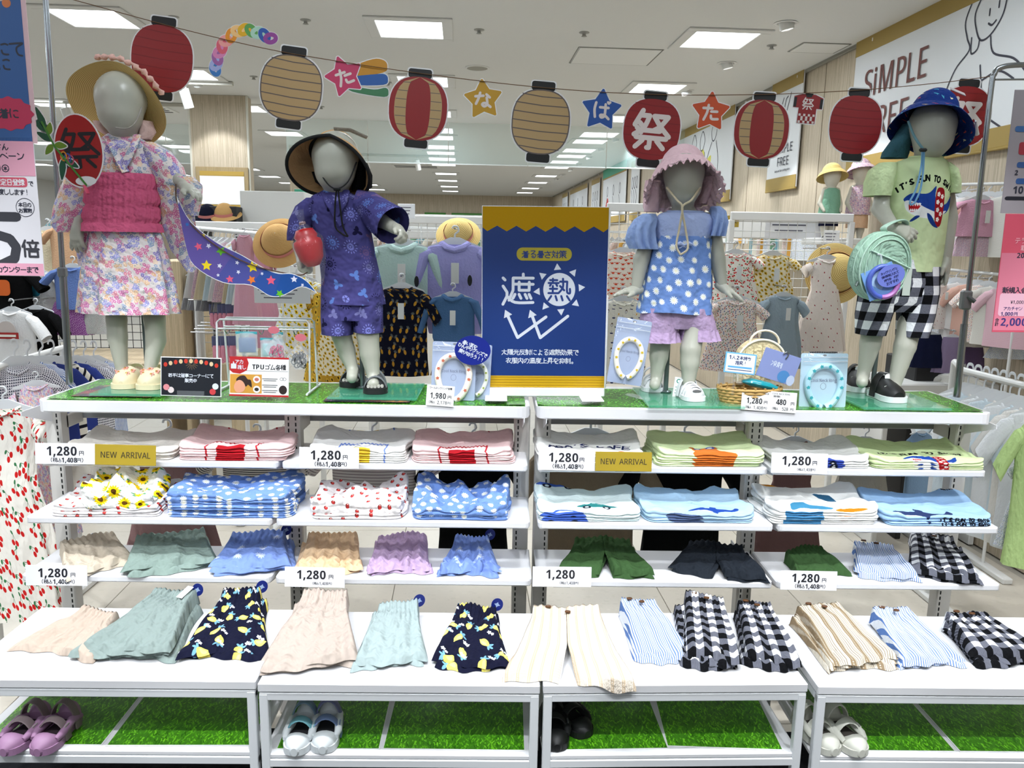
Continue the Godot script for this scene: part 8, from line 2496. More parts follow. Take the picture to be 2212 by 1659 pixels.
func shelf_clothes() -> void:
	var pink := Color(0.91, 0.79, 0.79)
	var white := Color(0.9, 0.9, 0.89)
	var sky := Color(0.68, 0.8, 0.9)
	var navy := Color(0.1, 0.13, 0.3)
	var zigzag := func(k: Ink, c: Color, r: Rect2) -> void:
		var l := PackedVector2Array()
		for i in 25:
			l.append(Vector2(r.position.x + r.size.x * i / 24.0, r.position.y + (5 if i % 2 else -5)))
		k.path(l, 4, c)
		for e in [r.position.x, r.end.x]:
			k.path(PackedVector2Array([Vector2(e, r.position.y), Vector2(e - 5, r.position.y + r.size.y * 0.5), Vector2(e + 4, r.end.y)]), 4, c)
	var pr := print_tex("pink_print", pink, func(k: Ink):
		zigzag.call(k, Color(0.68, 0.13, 0.17), Rect2(70, 118, 120, 70))
		k.im.fill_rect(Rect2i(92, 142, 66, 50), Color(0.66, 0.1, 0.14)), 256, 192)
	var wy := print_tex("frame_print", white, func(k: Ink):
		zigzag.call(k, Color(0.4, 0.5, 0.78), Rect2(76, 112, 124, 80))
		k.im.fill_rect(Rect2i(100, 150, 60, 42), Color(0.82, 0.69, 0.2))
		k.path(curve([Vector2(110, 134), Vector2(124, 126), Vector2(136, 136), Vector2(156, 128)], 5), 3, navy), 256, 192)
	var cafe := print_tex("cafe_print", white, func(k: Ink):
		ink_text(k, "ABA'S CAFE", Vector2(128, 96), 22, 5, navy, 10)
		k.oval(Vector2(200, 160), 16, 22, Color(0.75, 0.28, 0.1)), 256, 192)
	var bear := print_tex("bear_print", Color(0.85, 0.91, 0.72), func(k: Ink):
		k.oval(Vector2(136, 158), 52, 30, Color(0.78, 0.42, 0.17), 0.1, false)
		k.oval(Vector2(118, 128), 32, 24, Color(0.8, 0.45, 0.2), 0.0, false)
		for x in [92, 146]:
			k.oval(Vector2(x, 108), 9, 8, Color(0.7, 0.36, 0.14), 0.0, false)
		for x in [106, 132]:
			k.oval(Vector2(x, 112), 12, 9, Color(0.22, 0.33, 0.66), 0.0, false)
			k.oval(Vector2(x, 112), 6, 5, white, 0.0, false), 256, 192)
	var car := func(k: Ink, m: Vector2, s: float, c: Color, l: Color) -> void:
		k.poly(curve([m + Vector2(-50, 12) * s, m + Vector2(-46, -6) * s, m + Vector2(-22, -10) * s, m + Vector2(-8, -26) * s, m + Vector2(24, -26) * s, m + Vector2(38, -10) * s, m + Vector2(56, -4) * s, m + Vector2(54, 14) * s], 4, true), c, false)
		k.poly(PackedVector2Array([m + Vector2(-14, -10) * s, m + Vector2(-4, -21) * s, m + Vector2(20, -21) * s, m + Vector2(30, -10) * s]), l, false)
		for x in [-28, 30]:
			k.oval(m + Vector2(x, 14) * s, 12 * s, 12 * s, Color(0.08, 0.1, 0.16), 0.0, false)
			k.oval(m + Vector2(x, 14) * s, 6 * s, 6 * s, l, 0.0, false)
	var line_car := print_tex("line_car", white, func(k: Ink):
		car.call(k, Vector2(128, 160), 0.9, Color(0.2, 0.28, 0.62), white), 256, 192)
	var swim := print_tex("swim_print", Color(0.82, 0.89, 0.68), func(k: Ink):
		ink_text(k, "IT'S FUN TO SWIM", Vector2(128, 92), 13, 4, Color(0.05, 0.06, 0.06), 8)
		shark(k, Vector2(128, 150), 0.5), 256, 192)
	var mint := print_tex("mint_car", Color(0.84, 0.9, 0.9), func(k: Ink):
		car.call(k, Vector2(150, 112), 0.85, Color(0.16, 0.46, 0.46), Color(0.75, 0.85, 0.84))
		car.call(k, Vector2(60, 168), 1.0, Color(0.24, 0.36, 0.68), Color(0.8, 0.86, 0.9)), 256, 192)
	var whale := func(k: Ink, m: Vector2, s: float, c: Color) -> void:
		k.poly(curve([m + Vector2(-70, 6) * s, m + Vector2(-40, -10) * s, m + Vector2(-6, -12) * s, m + Vector2(-2, -30) * s, m + Vector2(16, -26) * s, m + Vector2(22, -10) * s, m + Vector2(60, -4) * s, m + Vector2(74, -18) * s, m + Vector2(80, -2) * s, m + Vector2(66, 12) * s, m + Vector2(20, 16) * s, m + Vector2(10, 30) * s, m + Vector2(-10, 14) * s], 4, true), c, false)
		k.poly(curve([m + Vector2(-66, 10) * s, m + Vector2(-30, 10) * s, m + Vector2(0, 16) * s, m + Vector2(-20, 20) * s], 4, true), Color(0.85, 0.9, 0.93), false)
	var sw := print_tex("whale_print", sky, func(k: Ink):
		whale.call(k, Vector2(162, 132), 0.8, Color(0.14, 0.28, 0.62))
		k.oval(Vector2(92, 168), 44, 10, Color(0.3, 0.36, 0.5), 0.1, false), 256, 192)
	var dino := print_tex("sea_print", white, func(k: Ink):
		k.poly(curve([Vector2(50, 150), Vector2(60, 110), Vector2(86, 100), Vector2(104, 118), Vector2(150, 142), Vector2(120, 150), Vector2(84, 136)], 4, true), Color(0.24, 0.5, 0.64), false)
		k.oval(Vector2(190, 152), 40, 9, Color(0.82, 0.46, 0.1), -0.1, false)
		k.poly(curve([Vector2(140, 40), Vector2(176, 52), Vector2(186, 84), Vector2(160, 76)], 4, true), Color(0.16, 0.33, 0.45), false)
		k.im.fill_rect(Rect2i(30, 160, 90, 14), Color(0.24, 0.46, 0.62))
		k.im.fill_rect(Rect2i(24, 176, 110, 10), Color(0.86, 0.55, 0.12)), 256, 192)
	var deep := print_tex("deep_print", Color(0.62, 0.76, 0.9), func(k: Ink):
		whale.call(k, Vector2(92, 138), 1.0, Color(0.17, 0.22, 0.38))
		ink_text(k, "IT'S FUN TO SWIM", Vector2(188, 168), 8, 3, Color(0.06, 0.07, 0.12)), 256, 192)
	shirts(132, 372, 0, 2, cloth(Color(0.88, 0.86, 0.83), 0.3, 0.5), "plain white shirt", "behind the leftmost arrival card", 0.215, 0.0115, false)
	shirts(380, 618, 0, 3, pr, "pink shirt with a red print", "on the first top row board", 0.215)
	shirts(664, 878, 0, 3, wy, "white shirt with blue zigzag and yellow block", "by the second top row card")
	shirts(890, 1108, 0, 3, pr, "pink shirt with red print", "at the left gondola's right end")
	shirts(1162, 1396, 0, 3, cafe, "white shirt with dark lettering", "behind the right arrival card")
	shirts(1418, 1652, 0, 3, bear, "pale green shirt with an orange bear", "on the top row")
	shirts(1672, 1884, 0, 2, line_car, "white shirt with a drawn blue car", "on the top row")
	shirts(1890, 2136, 0, 2, swim, "pale green shirt with black swim lettering", "at the top row's end")
	var berry := cloth("strawberry", 0.27, 0.8)
	var daisy := cloth("daisy", 0.28, 0.8)
	shirts(104, 342, 1, 2, berry, "white strawberry blouse", "under the crumpled sunflower blouse", 0.2, 0.012, false, 0.01)
	shirts(172, 330, 1, 1, cloth("sunflower", 0.2, 0.9), "white sunflower blouse crumpled", "on top of the strawberry blouses", 0.15, 0.03, false, 0.034, 0.025)
	shirts(358, 626, 1, 5, daisy, "blue daisy blouse", "in the thick stack of the middle row", 0.2, 0.011, false, 0.012)
	shirts(672, 868, 1, 2, berry, "white strawberry blouse with ruffles", "on the middle row", 0.19, 0.015, false, 0.022)
	shirts(892, 1102, 1, 2, daisy, "blue daisy blouse rumpled", "at the left gondola's right end", 0.2, 0.015, false, 0.026)
	shirts(1160, 1386, 1, 2, mint, "pale mint shirt with teal and blue cars", "on the middle row", 0.21)
	shirts(1396, 1632, 1, 2, sw, "sky blue shirt with a blue whale", "on the middle row")
	shirts(1668, 1902, 1, 3, dino, "white shirt with teal and orange sea prints", "on the middle row", 0.22, 0.012)
	shirts(1916, 2150, 1, 2, deep, "blue shirt with a dark whale and lettering", "at the middle row's end", 0.22)
	var ruffle := MB.new()
	for q in [["beige linen trousers", [190, 1168], [205, 1246], 0.17, 0.2, Color(0.78, 0.73, 0.66), "", 2], ["sage green skirt", [370, 1160], [350, 1254], 0.22, 0.27, Color(0.52, 0.59, 0.56), "", 3], ["blue skirt with pale daisies", [560, 1160], [520, 1262], 0.18, 0.25, "pale_daisy", "", 3], ["apricot frilled shorts", [720, 1160], [702, 1258], 0.17, 0.2, Color(0.86, 0.74, 0.6), "frill", 2], ["lilac frilled shorts", [870, 1160], [858, 1250], 0.17, 0.19, Color(0.74, 0.64, 0.77), "frill", 2], ["blue daisy frilled shorts", [1020, 1165], [1016, 1245], 0.12, 0.19, "pale_daisy", "frill", 2],
			["wide green shorts", [1300, 1170], [1312, 1254], 0.19, 0.3, Color(0.22, 0.33, 0.19), "legs", 2], ["charcoal shorts", [1545, 1180], [1556, 1262], 0.18, 0.3, Color(0.13, 0.15, 0.18), "legs", 2], ["small green shorts", [1735, 1190], [1790, 1256], 0.14, 0.19, Color(0.22, 0.33, 0.19), "", 1], ["blue striped trousers", [1885, 1180], [1920, 1256], 0.13, 0.19, "blue_stripe", "", 2], ["black and white checked trousers", [2010, 1165], [2040, 1256], 0.14, 0.2, "gingham", "", 3]]:
		lay(q[0], q[1], q[2], q[3], q[4], ROWS[2][0], q[5], q[6], q[7], 0.05, "on the lowest shelf row", 0.088)


func lay(what: String, waist: Array, hem: Array, w1: float, w0: float, y: float, stuff, style: String, count: int, high: float, where: String, zmax := 9.0) -> void:   # clothes laid flat, waist away from the aisle; pixels give the middle of waist and hem
	var h := lie(hem[0], hem[1], y)
	h.z = minf(h.z, zmax)
	var b := lie(waist[0], waist[1], y + high * 0.75)
	var back := b - h
	back.y = 0
	var l := clampf(back.length(), 0.12, 0.36)
	var turn := atan2(-back.x, -back.z)
	var tile: float = {"lemon": 0.25, "gingham": 0.044, "blue_stripe": 0.022, "beige_stripe": 0.046, "cream_stripe": 0.032, "pale_daisy": 0.3}.get(stuff if stuff is String else "", 0.25)
	var mat := cloth(stuff, tile, 0.8)
	for n in count:
		rng.seed = int(waist[0] * 3 + n)
		var top := n == count - 1
		var t0 := 0.012
		var t1: float = high * (1.0 if top else 0.55) - n * 0.004
		var s: float = waist[0] + n * 5.0
		var legs := style == "legs"
		var gather := 0.0034 if stuff is Color or stuff == "lemon" or stuff == "pale_daisy" else 0.0025
		var half := func(a0: float, a1: float) -> MB:
			return MB.new().grid(26 if legs else 48, 30, func(u: float, v: float):
				var uu := lerpf(a0, a1, u)
				var e := minf(1.0, minf((minf(u, 1.0 - u) if not legs else (u if uu < 0.5 else 1.0 - u)) / 0.06, minf(v, 1.0 - v) / 0.05))
				if legs and v < 0.42:
					e = minf(e, (1.0 - u if uu < 0.5 else u) / 0.1 + v * v * 5.0)
				var wide := lerpf(w0, w1, smoothstep(0.0, 1.0, pow(v, 0.8)))
				var x := (uu - 0.5) * wide
				if legs and v < 0.42:
					x += 0.022 * signf(uu - 0.5) * (1.0 - v / 0.42) * (1.0 - absf(uu - 0.5) * 1.9)
				var z := -v * l + 0.012 * sin(uu * 5.0 + s) * (1.0 - v) + 0.005 * sin(uu * 21.0 + s) * (1.0 - v)
				if style == "frill" and v < 0.25:
					x += 0.005 * sin(v * 50.0)
				var g := smoothstep(0.35, 1.0, v)
				var y1 := lerpf(t0, t1, pow(v, 0.75)) + gather * sin(uu * 62.0 + 2.0 * sin(v * 7.0 + s)) * g + 0.016 * rough.get_noise_3d(x * 8.0, z * 5.0, s) * (0.4 + 0.6 * float(top))
				y1 += 0.004 * sin(uu * 30.0 + s) * (1.0 - v) * (2.4 if style == "frill" else 1.0)
				if v > 0.88:
					y1 += 0.004
				var yy := maxf(0.001, y1 * sqrt(e * (2.0 - e)))
				var over := h.z + z - 0.577
				if y == TABLE_TOP and over > 0.0:                # what reaches past the table hangs down
					z -= over * 0.75
					yy -= over * 0.9
				return [Vector3(x, yy, z), Vector2((uu - 0.5) * lerpf(w0, (w0 + w1) / 2, v), -v * l * 1.05)])
		var o := thing(what.replace("black and white ", "").replace(" with pale daisies", "").replace(" ", "_"), "%s %s%s" % [what, where, "" if count == 1 else ", " + ["topmost", "second down", "third down", "lowest"][count - 1 - n]], ("shorts" if "shorts" in what or "trousers" in what else "skirt"), Vector3(h.x + rng.randf_range(-0.012, 0.012) * (count - 1 - n), y + 0.0008 + n * 0.009, h.z + rng.randf_range(0.0, 0.012) * (0 if top else 1)), turn + rng.randf_range(-0.1, 0.1) * (0.0 if top else 1.0), what)
		for hf in ([[0.0, 0.497], [0.503, 1.0]] if legs else [[0.0, 1.0]]):
			part("leg" if legs else "cloth", half.call(hf[0], hf[1]), mat, o)
		if not top:
			continue
		if "striped" in what or "checked" in what:
			for e in [-0.16, 0.12]:
				var bt := part("button", MB.new().lathe([Vector2(0.0, 0.0045), Vector2(0.004, 0.0035), Vector2(0.0075, 0.005), Vector2(0.0085, 0.003), Vector2(0.0085, 0.0), Vector2(0, 0)], 14), plain(Color(0.36, 0.22, 0.09), 0.35), o, Vector3((e - 0.1) * w1, t1 * 0.96 + 0.004, -l * (0.88 - e * 0.3)), Basis(Vector3.RIGHT, -0.25))
		elif where.contains("table") and not what.contains("beige") or stuff is String and stuff == "pale_daisy":
			part("blue_tag", MB.new().prism(oval(0.017, 0.02, 20), -0.0006, 0.0006), plain(Color(0.06, 0.13, 0.45), 0.4), o, Vector3(w1 * 0.5, t1 + 0.002, -l * 0.96), Basis(Vector3.BACK, -0.3))
			part("tag_mark", MB.new().prism(star(0.009, 0.5, 4), 0.0006, 0.0009), plain(Color(0.6, 0.68, 0.82), 0.4), o, Vector3(w1 * 0.5, t1 + 0.002, -l * 0.96), Basis(Vector3.BACK, -0.3))
		if what == "sage green gathered skirt" and waist[0] < 500:
			part("paper_tag", MB.new().box(Vector3.ZERO, Vector3(0.022, 0.0008, 0.05), 0.0002), plain(Color(0.88, 0.88, 0.88), 0.5), o, Vector3(w1 * 0.32, t1 + 0.006, -l * 0.86), Basis(Vector3.UP, -0.3) * Basis(Vector3.RIGHT, 0.3))


func table_clothes() -> void:
	var y := TABLE_TOP
	for q in [["beige gathered skirt", [222, 1322], [112, 1418], 0.125, 0.265, Color(0.72, 0.655, 0.6), "", 1, 0.05, "at the far left of the tables"], ["sage green gathered skirt", [385, 1290], [272, 1424], 0.135, 0.25, Color(0.52, 0.575, 0.56), "", 4, 0.06, "on the table above the lilac sandals"], ["navy lemon skirt", [525, 1282], [482, 1424], 0.115, 0.235, "lemon", "", 2, 0.065, "on the leftmost table"],
			["pale beige gathered skirt", [705, 1288], [668, 1446], 0.135, 0.25, Color(0.72, 0.665, 0.625), "", 3, 0.065, "at the left of the second table"], ["pale sage gathered skirt", [862, 1308], [845, 1442], 0.12, 0.19, Color(0.62, 0.68, 0.68), "", 2, 0.05, "in the middle of the second table"], ["navy lemon gathered skirt", [1030, 1316], [1012, 1446], 0.12, 0.2, "lemon", "", 2, 0.055, "at the right of the second table"],
			["cream striped shorts", [1222, 1316], [1228, 1482], 0.2, 0.34, "cream_stripe", "legs", 1, 0.055, "over the front edge of the third table"], ["pale blue striped shorts", [1375, 1302], [1436, 1430], 0.11, 0.155, "blue_stripe", "", 2, 0.055, "on the third table beside the cream pair"], ["checked shorts", [1520, 1296], [1540, 1442], 0.12, 0.145, "gingham", "", 3, 0.06, "on the third table, left-hand check pile"], ["checked cotton shorts", [1626, 1308], [1672, 1444], 0.1, 0.145, "gingham", "", 2, 0.055, "on the third table, right-hand check pile"],
			["beige striped shorts", [1762, 1316], [1868, 1446], 0.135, 0.2, "beige_stripe", "", 3, 0.055, "on the rightmost table, left pile"], ["blue striped shorts", [1918, 1322], [2018, 1442], 0.115, 0.19, "blue_stripe", "", 2, 0.055, "on the rightmost table, middle pile"], ["black checked shorts", [2080, 1334], [2184, 1436], 0.13, 0.22, "gingham", "", 3, 0.05, "on the rightmost table, right pile"]]:
		lay(q[0], q[1], q[2], q[3], q[4], y, q[5], q[6], q[7], q[8], q[9] + " table" if not "table" in q[9] else q[9])


func sandals() -> void:
	for q in [[55, 1570, -0.1, Color(0.6, 0.45, 0.58), Color(0.48, 0.42, 0.43), Color(0.16, 0.1, 0.14), "lilac"], [122, 1570, -0.05, Color(0.6, 0.45, 0.58), Color(0.48, 0.42, 0.43), Color(0.16, 0.1, 0.14), "lilac"], [652, 1570, 0.0, Color(0.82, 0.84, 0.85), Color(0.4, 0.62, 0.66), Color(0.08, 0.08, 0.1), "pastel strapped white"], [706, 1566, 0.08, Color(0.82, 0.84, 0.85), Color(0.42, 0.5, 0.66), Color(0.08, 0.08, 0.1), "pastel strapped white"],
			[1196, 1562, 0.05, Color(0.04, 0.045, 0.05), Color(0.06, 0.065, 0.07), Color(0.02, 0.02, 0.02), "black"], [1232, 1540, 0.5, Color(0.04, 0.045, 0.05), Color(0.06, 0.065, 0.07), Color(0.02, 0.02, 0.02), "black"], [1762, 1572, 0.25, Color(0.78, 0.78, 0.74), Color(0.8, 0.8, 0.76), Color(0.24, 0.22, 0.2), "white"], [1822, 1574, 0.18, Color(0.78, 0.78, 0.74), Color(0.8, 0.8, 0.76), Color(0.24, 0.22, 0.2), "white"]]:
		var m := lie(q[0], q[1], DECK_TOP + 0.03)
		var rightward: bool = q[0] in [122, 706, 1232, 1822]
		var o := thing("sandal", "%s child's sandal on the lower deck, %s of its pair" % [q[6], "right one" if rightward else "left one"], "sandal", Vector3(m.x, DECK_TOP + 0.0026, m.z), q[2], q[6] + " sandals")
		part("sole", sole_mesh(0.165, 0.074, 0.018), plain(q[3], 0.6), o)
		part("footbed", sole_mesh(0.14, 0.056, 0.004), plain(q[5], 0.8), o, Vector3(0, 0.016, -0.004))
		part("toe_cap", shoe_mesh([[0.03, 0.034, 0.016], [0.045, 0.034, 0.03], [0.062, 0.03, 0.03], [0.075, 0.022, 0.022], [0.084, 0.008, 0.01]], 0.012), plain(q[3], 0.55), o)
		part("heel_cup", shoe_mesh([[-0.082, 0.01, 0.03], [-0.074, 0.024, 0.046], [-0.055, 0.03, 0.05], [-0.045, 0.03, 0.03]], 0.012), plain(q[3], 0.6), o)
		for e in [-1, 1]:
			part("side_wall", MB.new().tube([Vector3(e * 0.029, 0.022, -0.06), Vector3(e * 0.03, 0.036, -0.02), Vector3(e * 0.034, 0.03, 0.03), Vector3(e * 0.03, 0.026, 0.05)], [0.008, 0.011, 0.01, 0.007], 8), plain(q[3], 0.6), o)
		part("front_strap", strap(MB.new(), 0.012, 0.037, 0.058, 0.024, 0.004), plain(q[4], 0.6), o)
		part("ankle_strap", strap(MB.new(), -0.038, 0.035, 0.078, 0.024, 0.004), plain(q[4].lerp(Color(0.5, 0.42, 0.6), 0.4) if q[6].begins_with("pastel") else q[4], 0.6), o)
		part("strap_end", MB.new().box(Vector3(0.036, 0.034, 0.012), Vector3(0.004, 0.022, 0.02), 0.0015), plain(q[4].lightened(0.25), 0.5), o)


# ---------------------------------------------------------------- hanging clothes and racks behind the gondola
var cut := {}


func wear(kind: String) -> Dictionary:                        # one garment of unit width and height hung from its shoulders, and its hanger
	if cut.has(kind):
		return cut[kind]
	var d := {}
	var rows: Array = {"shirt": [[0.0, 0.2], [0.03, 0.34], [0.1, 0.44], [0.3, 0.4], [0.65, 0.4], [1.0, 0.42]], "hoodie": [[0.0, 0.2], [0.03, 0.34], [0.12, 0.43], [0.4, 0.38], [0.9, 0.39], [1.0, 0.36]], "dress": [[0.0, 0.16], [0.03, 0.24], [0.12, 0.3], [0.34, 0.26], [0.6, 0.38], [1.0, 0.5]], "skirt": [[0.0, 0.3], [0.06, 0.32], [0.1, 0.34], [0.5, 0.44], [1.0, 0.5]], "blouse": [[0.0, 0.2], [0.03, 0.3], [0.12, 0.34], [0.32, 0.33], [0.65, 0.42], [1.0, 0.48]]}[kind]
	var rings := []
	for r in rows:
		var folds := 9 if kind in ["dress", "skirt", "blouse"] else 5
		rings.append(ring(Vector3(0, -r[0], 0), r[1], 0.1 + 0.06 * r[0], 40, 0.02 + 0.06 * r[0] * (1.6 if folds == 9 else 0.7), folds, r[0] * 1.5))
	d.body = MB.new().loft(rings).mesh()
	if kind != "skirt":
		var s := MB.new()
		var ends: Array = {"shirt": [0.62, -0.38, 0.14], "hoodie": [0.6, -0.8, 0.1], "dress": [0.36, -0.16, 0.08], "blouse": [0.5, -0.24, 0.13]}[kind]
		for e in [1]:
			s.tube([Vector3(e * 0.3, -0.09, 0), Vector3(e * 0.4, -0.14, 0.01), Vector3(e * lerpf(0.4, ends[0], 0.6), lerpf(-0.14, ends[1], 0.55), 0.015), Vector3(e * ends[0], ends[1], 0.02)], [0.09, 0.13, ends[2], ends[2] * 1.02], 16, false, 0.62)
		d.sleeve = s.mesh()
		d.neck = MB.new().tube([Vector3(-0.17, 0.005, 0), Vector3(-0.1, -0.05, 0.1), Vector3(0, -0.08, 0.12), Vector3(0.1, -0.05, 0.1), Vector3(0.17, 0.005, 0)], 0.022 if kind != "hoodie" else 0.05, 8).mesh()
	d.hanger = MB.new().prism(PackedVector2Array([Vector2(-0.38, -0.06), Vector2(0, -0.03), Vector2(0.38, -0.06), Vector2(0.36, -0.03), Vector2(0.2, 0.03), Vector2(0.06, 0.09), Vector2(-0.06, 0.09), Vector2(-0.2, 0.03), Vector2(-0.36, -0.03)]), -0.012, 0.012).tube(curve3([Vector3(0, 0.07, 0), Vector3(0, 0.13, 0), Vector3(0.045, 0.17, 0), Vector3(0.03, 0.225, 0), Vector3(-0.02, 0.23, 0), Vector3(-0.035, 0.2, 0)], 3), 0.012, 7).mesh()
	cut[kind] = d
	return d


func hang(kind: String, stuff, label: String, x: float, y: float, z: float, w: float, h: float, turn := 0.0, group := "", tile := 0.5, hook := true) -> Node3D:   # pixels give the middle of the shoulders, the width and the height
	var s := ray(x, y).length() * (EYE.z - z) / SPAN / 1.02
	var o := thing("hanging_" + kind, label, kind, at(x, y, z), turn, group)
	var d := wear(kind)
	var sx := w * s
	var sy := h * s
	var big := Basis.from_scale(Vector3(sx, sy, minf(sx, 0.3)))
	var mat := cloth(stuff, tile * (1.0 if stuff is Color else 1.0), 0.7, 0.1)
	part("cloth", d.body, mat, o, Vector3.ZERO, big)
	if d.has("sleeve"):
		for e in [1, -1]:
			part("sleeve", d.sleeve, mat, o, Vector3.ZERO, Basis.from_scale(Vector3(e * sx, sy, minf(sx, 0.3))))
		part("neckline" if kind != "hoodie" else "hood", d.neck, mat, o, Vector3.ZERO, Basis.from_scale(Vector3(sx, sx * 0.9, minf(sx, 0.3))))
	if hook:
		part("hanger", d.hanger, plain(Color(0.84, 0.85, 0.86), 0.3), o, Vector3.ZERO, Basis.from_scale(Vector3(sx, sx, sx)))
		if group == "" and z < -0.6:
			part("hook_arm", MB.new().tube([Vector3(0, sx * 0.2, 0.02), Vector3(0, sx * 0.2, -0.3)], 0.004, 6), plain(Color(0.7, 0.7, 0.7), 0.25, 0.8), o)
	return o


func rack_row(kind: String, stuffs: Array, label: String, a: Vector3, b: Vector3, n: int, w: float, h: float, turn: float, tile := 0.3) -> void:   # clothes hung one behind another along a bar
	for i in n:
		var m := a.lerp(b, (i + 0.5) / n)
		var o := hang(kind, stuffs[i % stuffs.size()], "%s, %s from the left" % [label, ORD[i]], 1106, 830, 0.0, 100, 100, turn + 0.1 * sin(i * 2.3), label, tile)
		o.position = m
		var base_w := 100.0 * ray(1106, 830).length() * EYE.z / SPAN / 1.02
		o.scale = Vector3(w / base_w, h / base_w, 0.42 * w / base_w)


func bar(label: String, pts: Array, r := 0.012, legs := true) -> void:
	var o := thing("clothes_rail", label, "clothes rail")
	var m := plain(Color(0.83, 0.83, 0.82), 0.35)
	part("rail", MB.new().tube(pts, r, 10), m, o)
	if legs:
		for q in [pts[0], pts[-1]]:
			part("post", MB.new().tube([q, Vector3(q.x, 0.02, q.z)], r, 10), m, o)
			part("foot", MB.new().box(Vector3(q.x, 0.015, q.z), Vector3(0.05, 0.03, 0.4), 0.006), m, o)


func backs_of_the_gondola() -> void:
	for q in [["dress", Color(0.63, 0.5, 0.5), "dusty pink dress hanging behind the left gondola", 362, 955, 205, 260, 0.3], ["shirt", "navy_band", "navy striped shirt hanging behind the left gondola", 556, 960, 190, 150, 0.03], ["shirt", "grey_band", "grey striped shirt hanging behind the left gondola", 805, 950, 230, 190, 0.035], ["shirt", Color(0.035, 0.04, 0.045), "black shirt hanging behind the right end of the left gondola", 1020, 955, 190, 260, 0.3], ["shirt", Color(0.55, 0.49, 0.41), "beige shirt hanging behind the left end of the right gondola", 1276, 945, 250, 330, 0.3], ["shirt", Color(0.035, 0.045, 0.05), "black shirt hanging behind the right gondola's bear shirts", 1478, 950, 215, 300, 0.3],
			["dress", Color(0.5, 0.38, 0.37), "mauve dress hanging behind the right gondola", 1716, 955, 150, 260, 0.3], ["blouse", Color(0.72, 0.7, 0.66), "pale grey blouse in film behind the right gondola's far end", 1868, 955, 140, 190, 0.3], ["shirt", Color(0.44, 0.53, 0.62), "blue-grey shirt hanging at the far end behind the right gondola", 1990, 935, 60, 190, 0.3], ["shirt", Color(0.8, 0.78, 0.74), "off-white shirt hanging behind the first price card", 196, 958, 110, 120, 0.3]]:
		hang(q[0], q[1], q[2], q[3], q[4], -0.46, q[5], q[6], 0.0, "", q[7])
	# at the left edge, in front of the rack
	bar("white clothes rail with plastic hangers at the left edge", [at(-60, 815, -0.34), at(0, 792, -0.5), at(136, 752, -0.9)], 0.014)
	hang("dress", "cherry", "cherry print dress hanging at the left edge", 8, 880, -0.28, 170, 420, 0.15, "", 0.48)
	hang("dress", "blossom", "blossom print dress behind the cherry print dress at the left edge", 78, 832, -0.5, 110, 300, 0.3, "", 0.3)
	rack_row("shirt", ["triangle", "blue_stripe", Color(0.17, 0.22, 0.47), "navy_band", Color(0.2, 0.26, 0.55), "triangle"], "shirt on the left rail", at(20, 790, -0.52), at(215, 786, -1.0), 8, 0.3, 0.42, 1.0, 0.1)
	# at the right edge
	bar("white clothes rail with many hangers at the right edge", [at(2062, 782, -0.9), at(2080, 800, -0.8), at(2330, 862, -0.35)], 0.014)
	rack_row("shirt", [Color(0.85, 0.86, 0.87), Color(0.78, 0.83, 0.86), Color(0.86, 0.85, 0.83)], "white shirt on the right rail", at(2080, 850, -0.8), at(2290, 905, -0.38), 11, 0.32, 0.55, -1.0)
	hang("shirt", Color(0.68, 0.78, 0.52), "pale green shirt hanging at the right edge", 2268, 912, -0.3, 120, 290, -0.5)
	hang("dress", "bluebell", "long pale patterned dress at the right edge below the green shirt", 2226, 1000, -0.36, 80, 170, -0.2, "", 0.15)


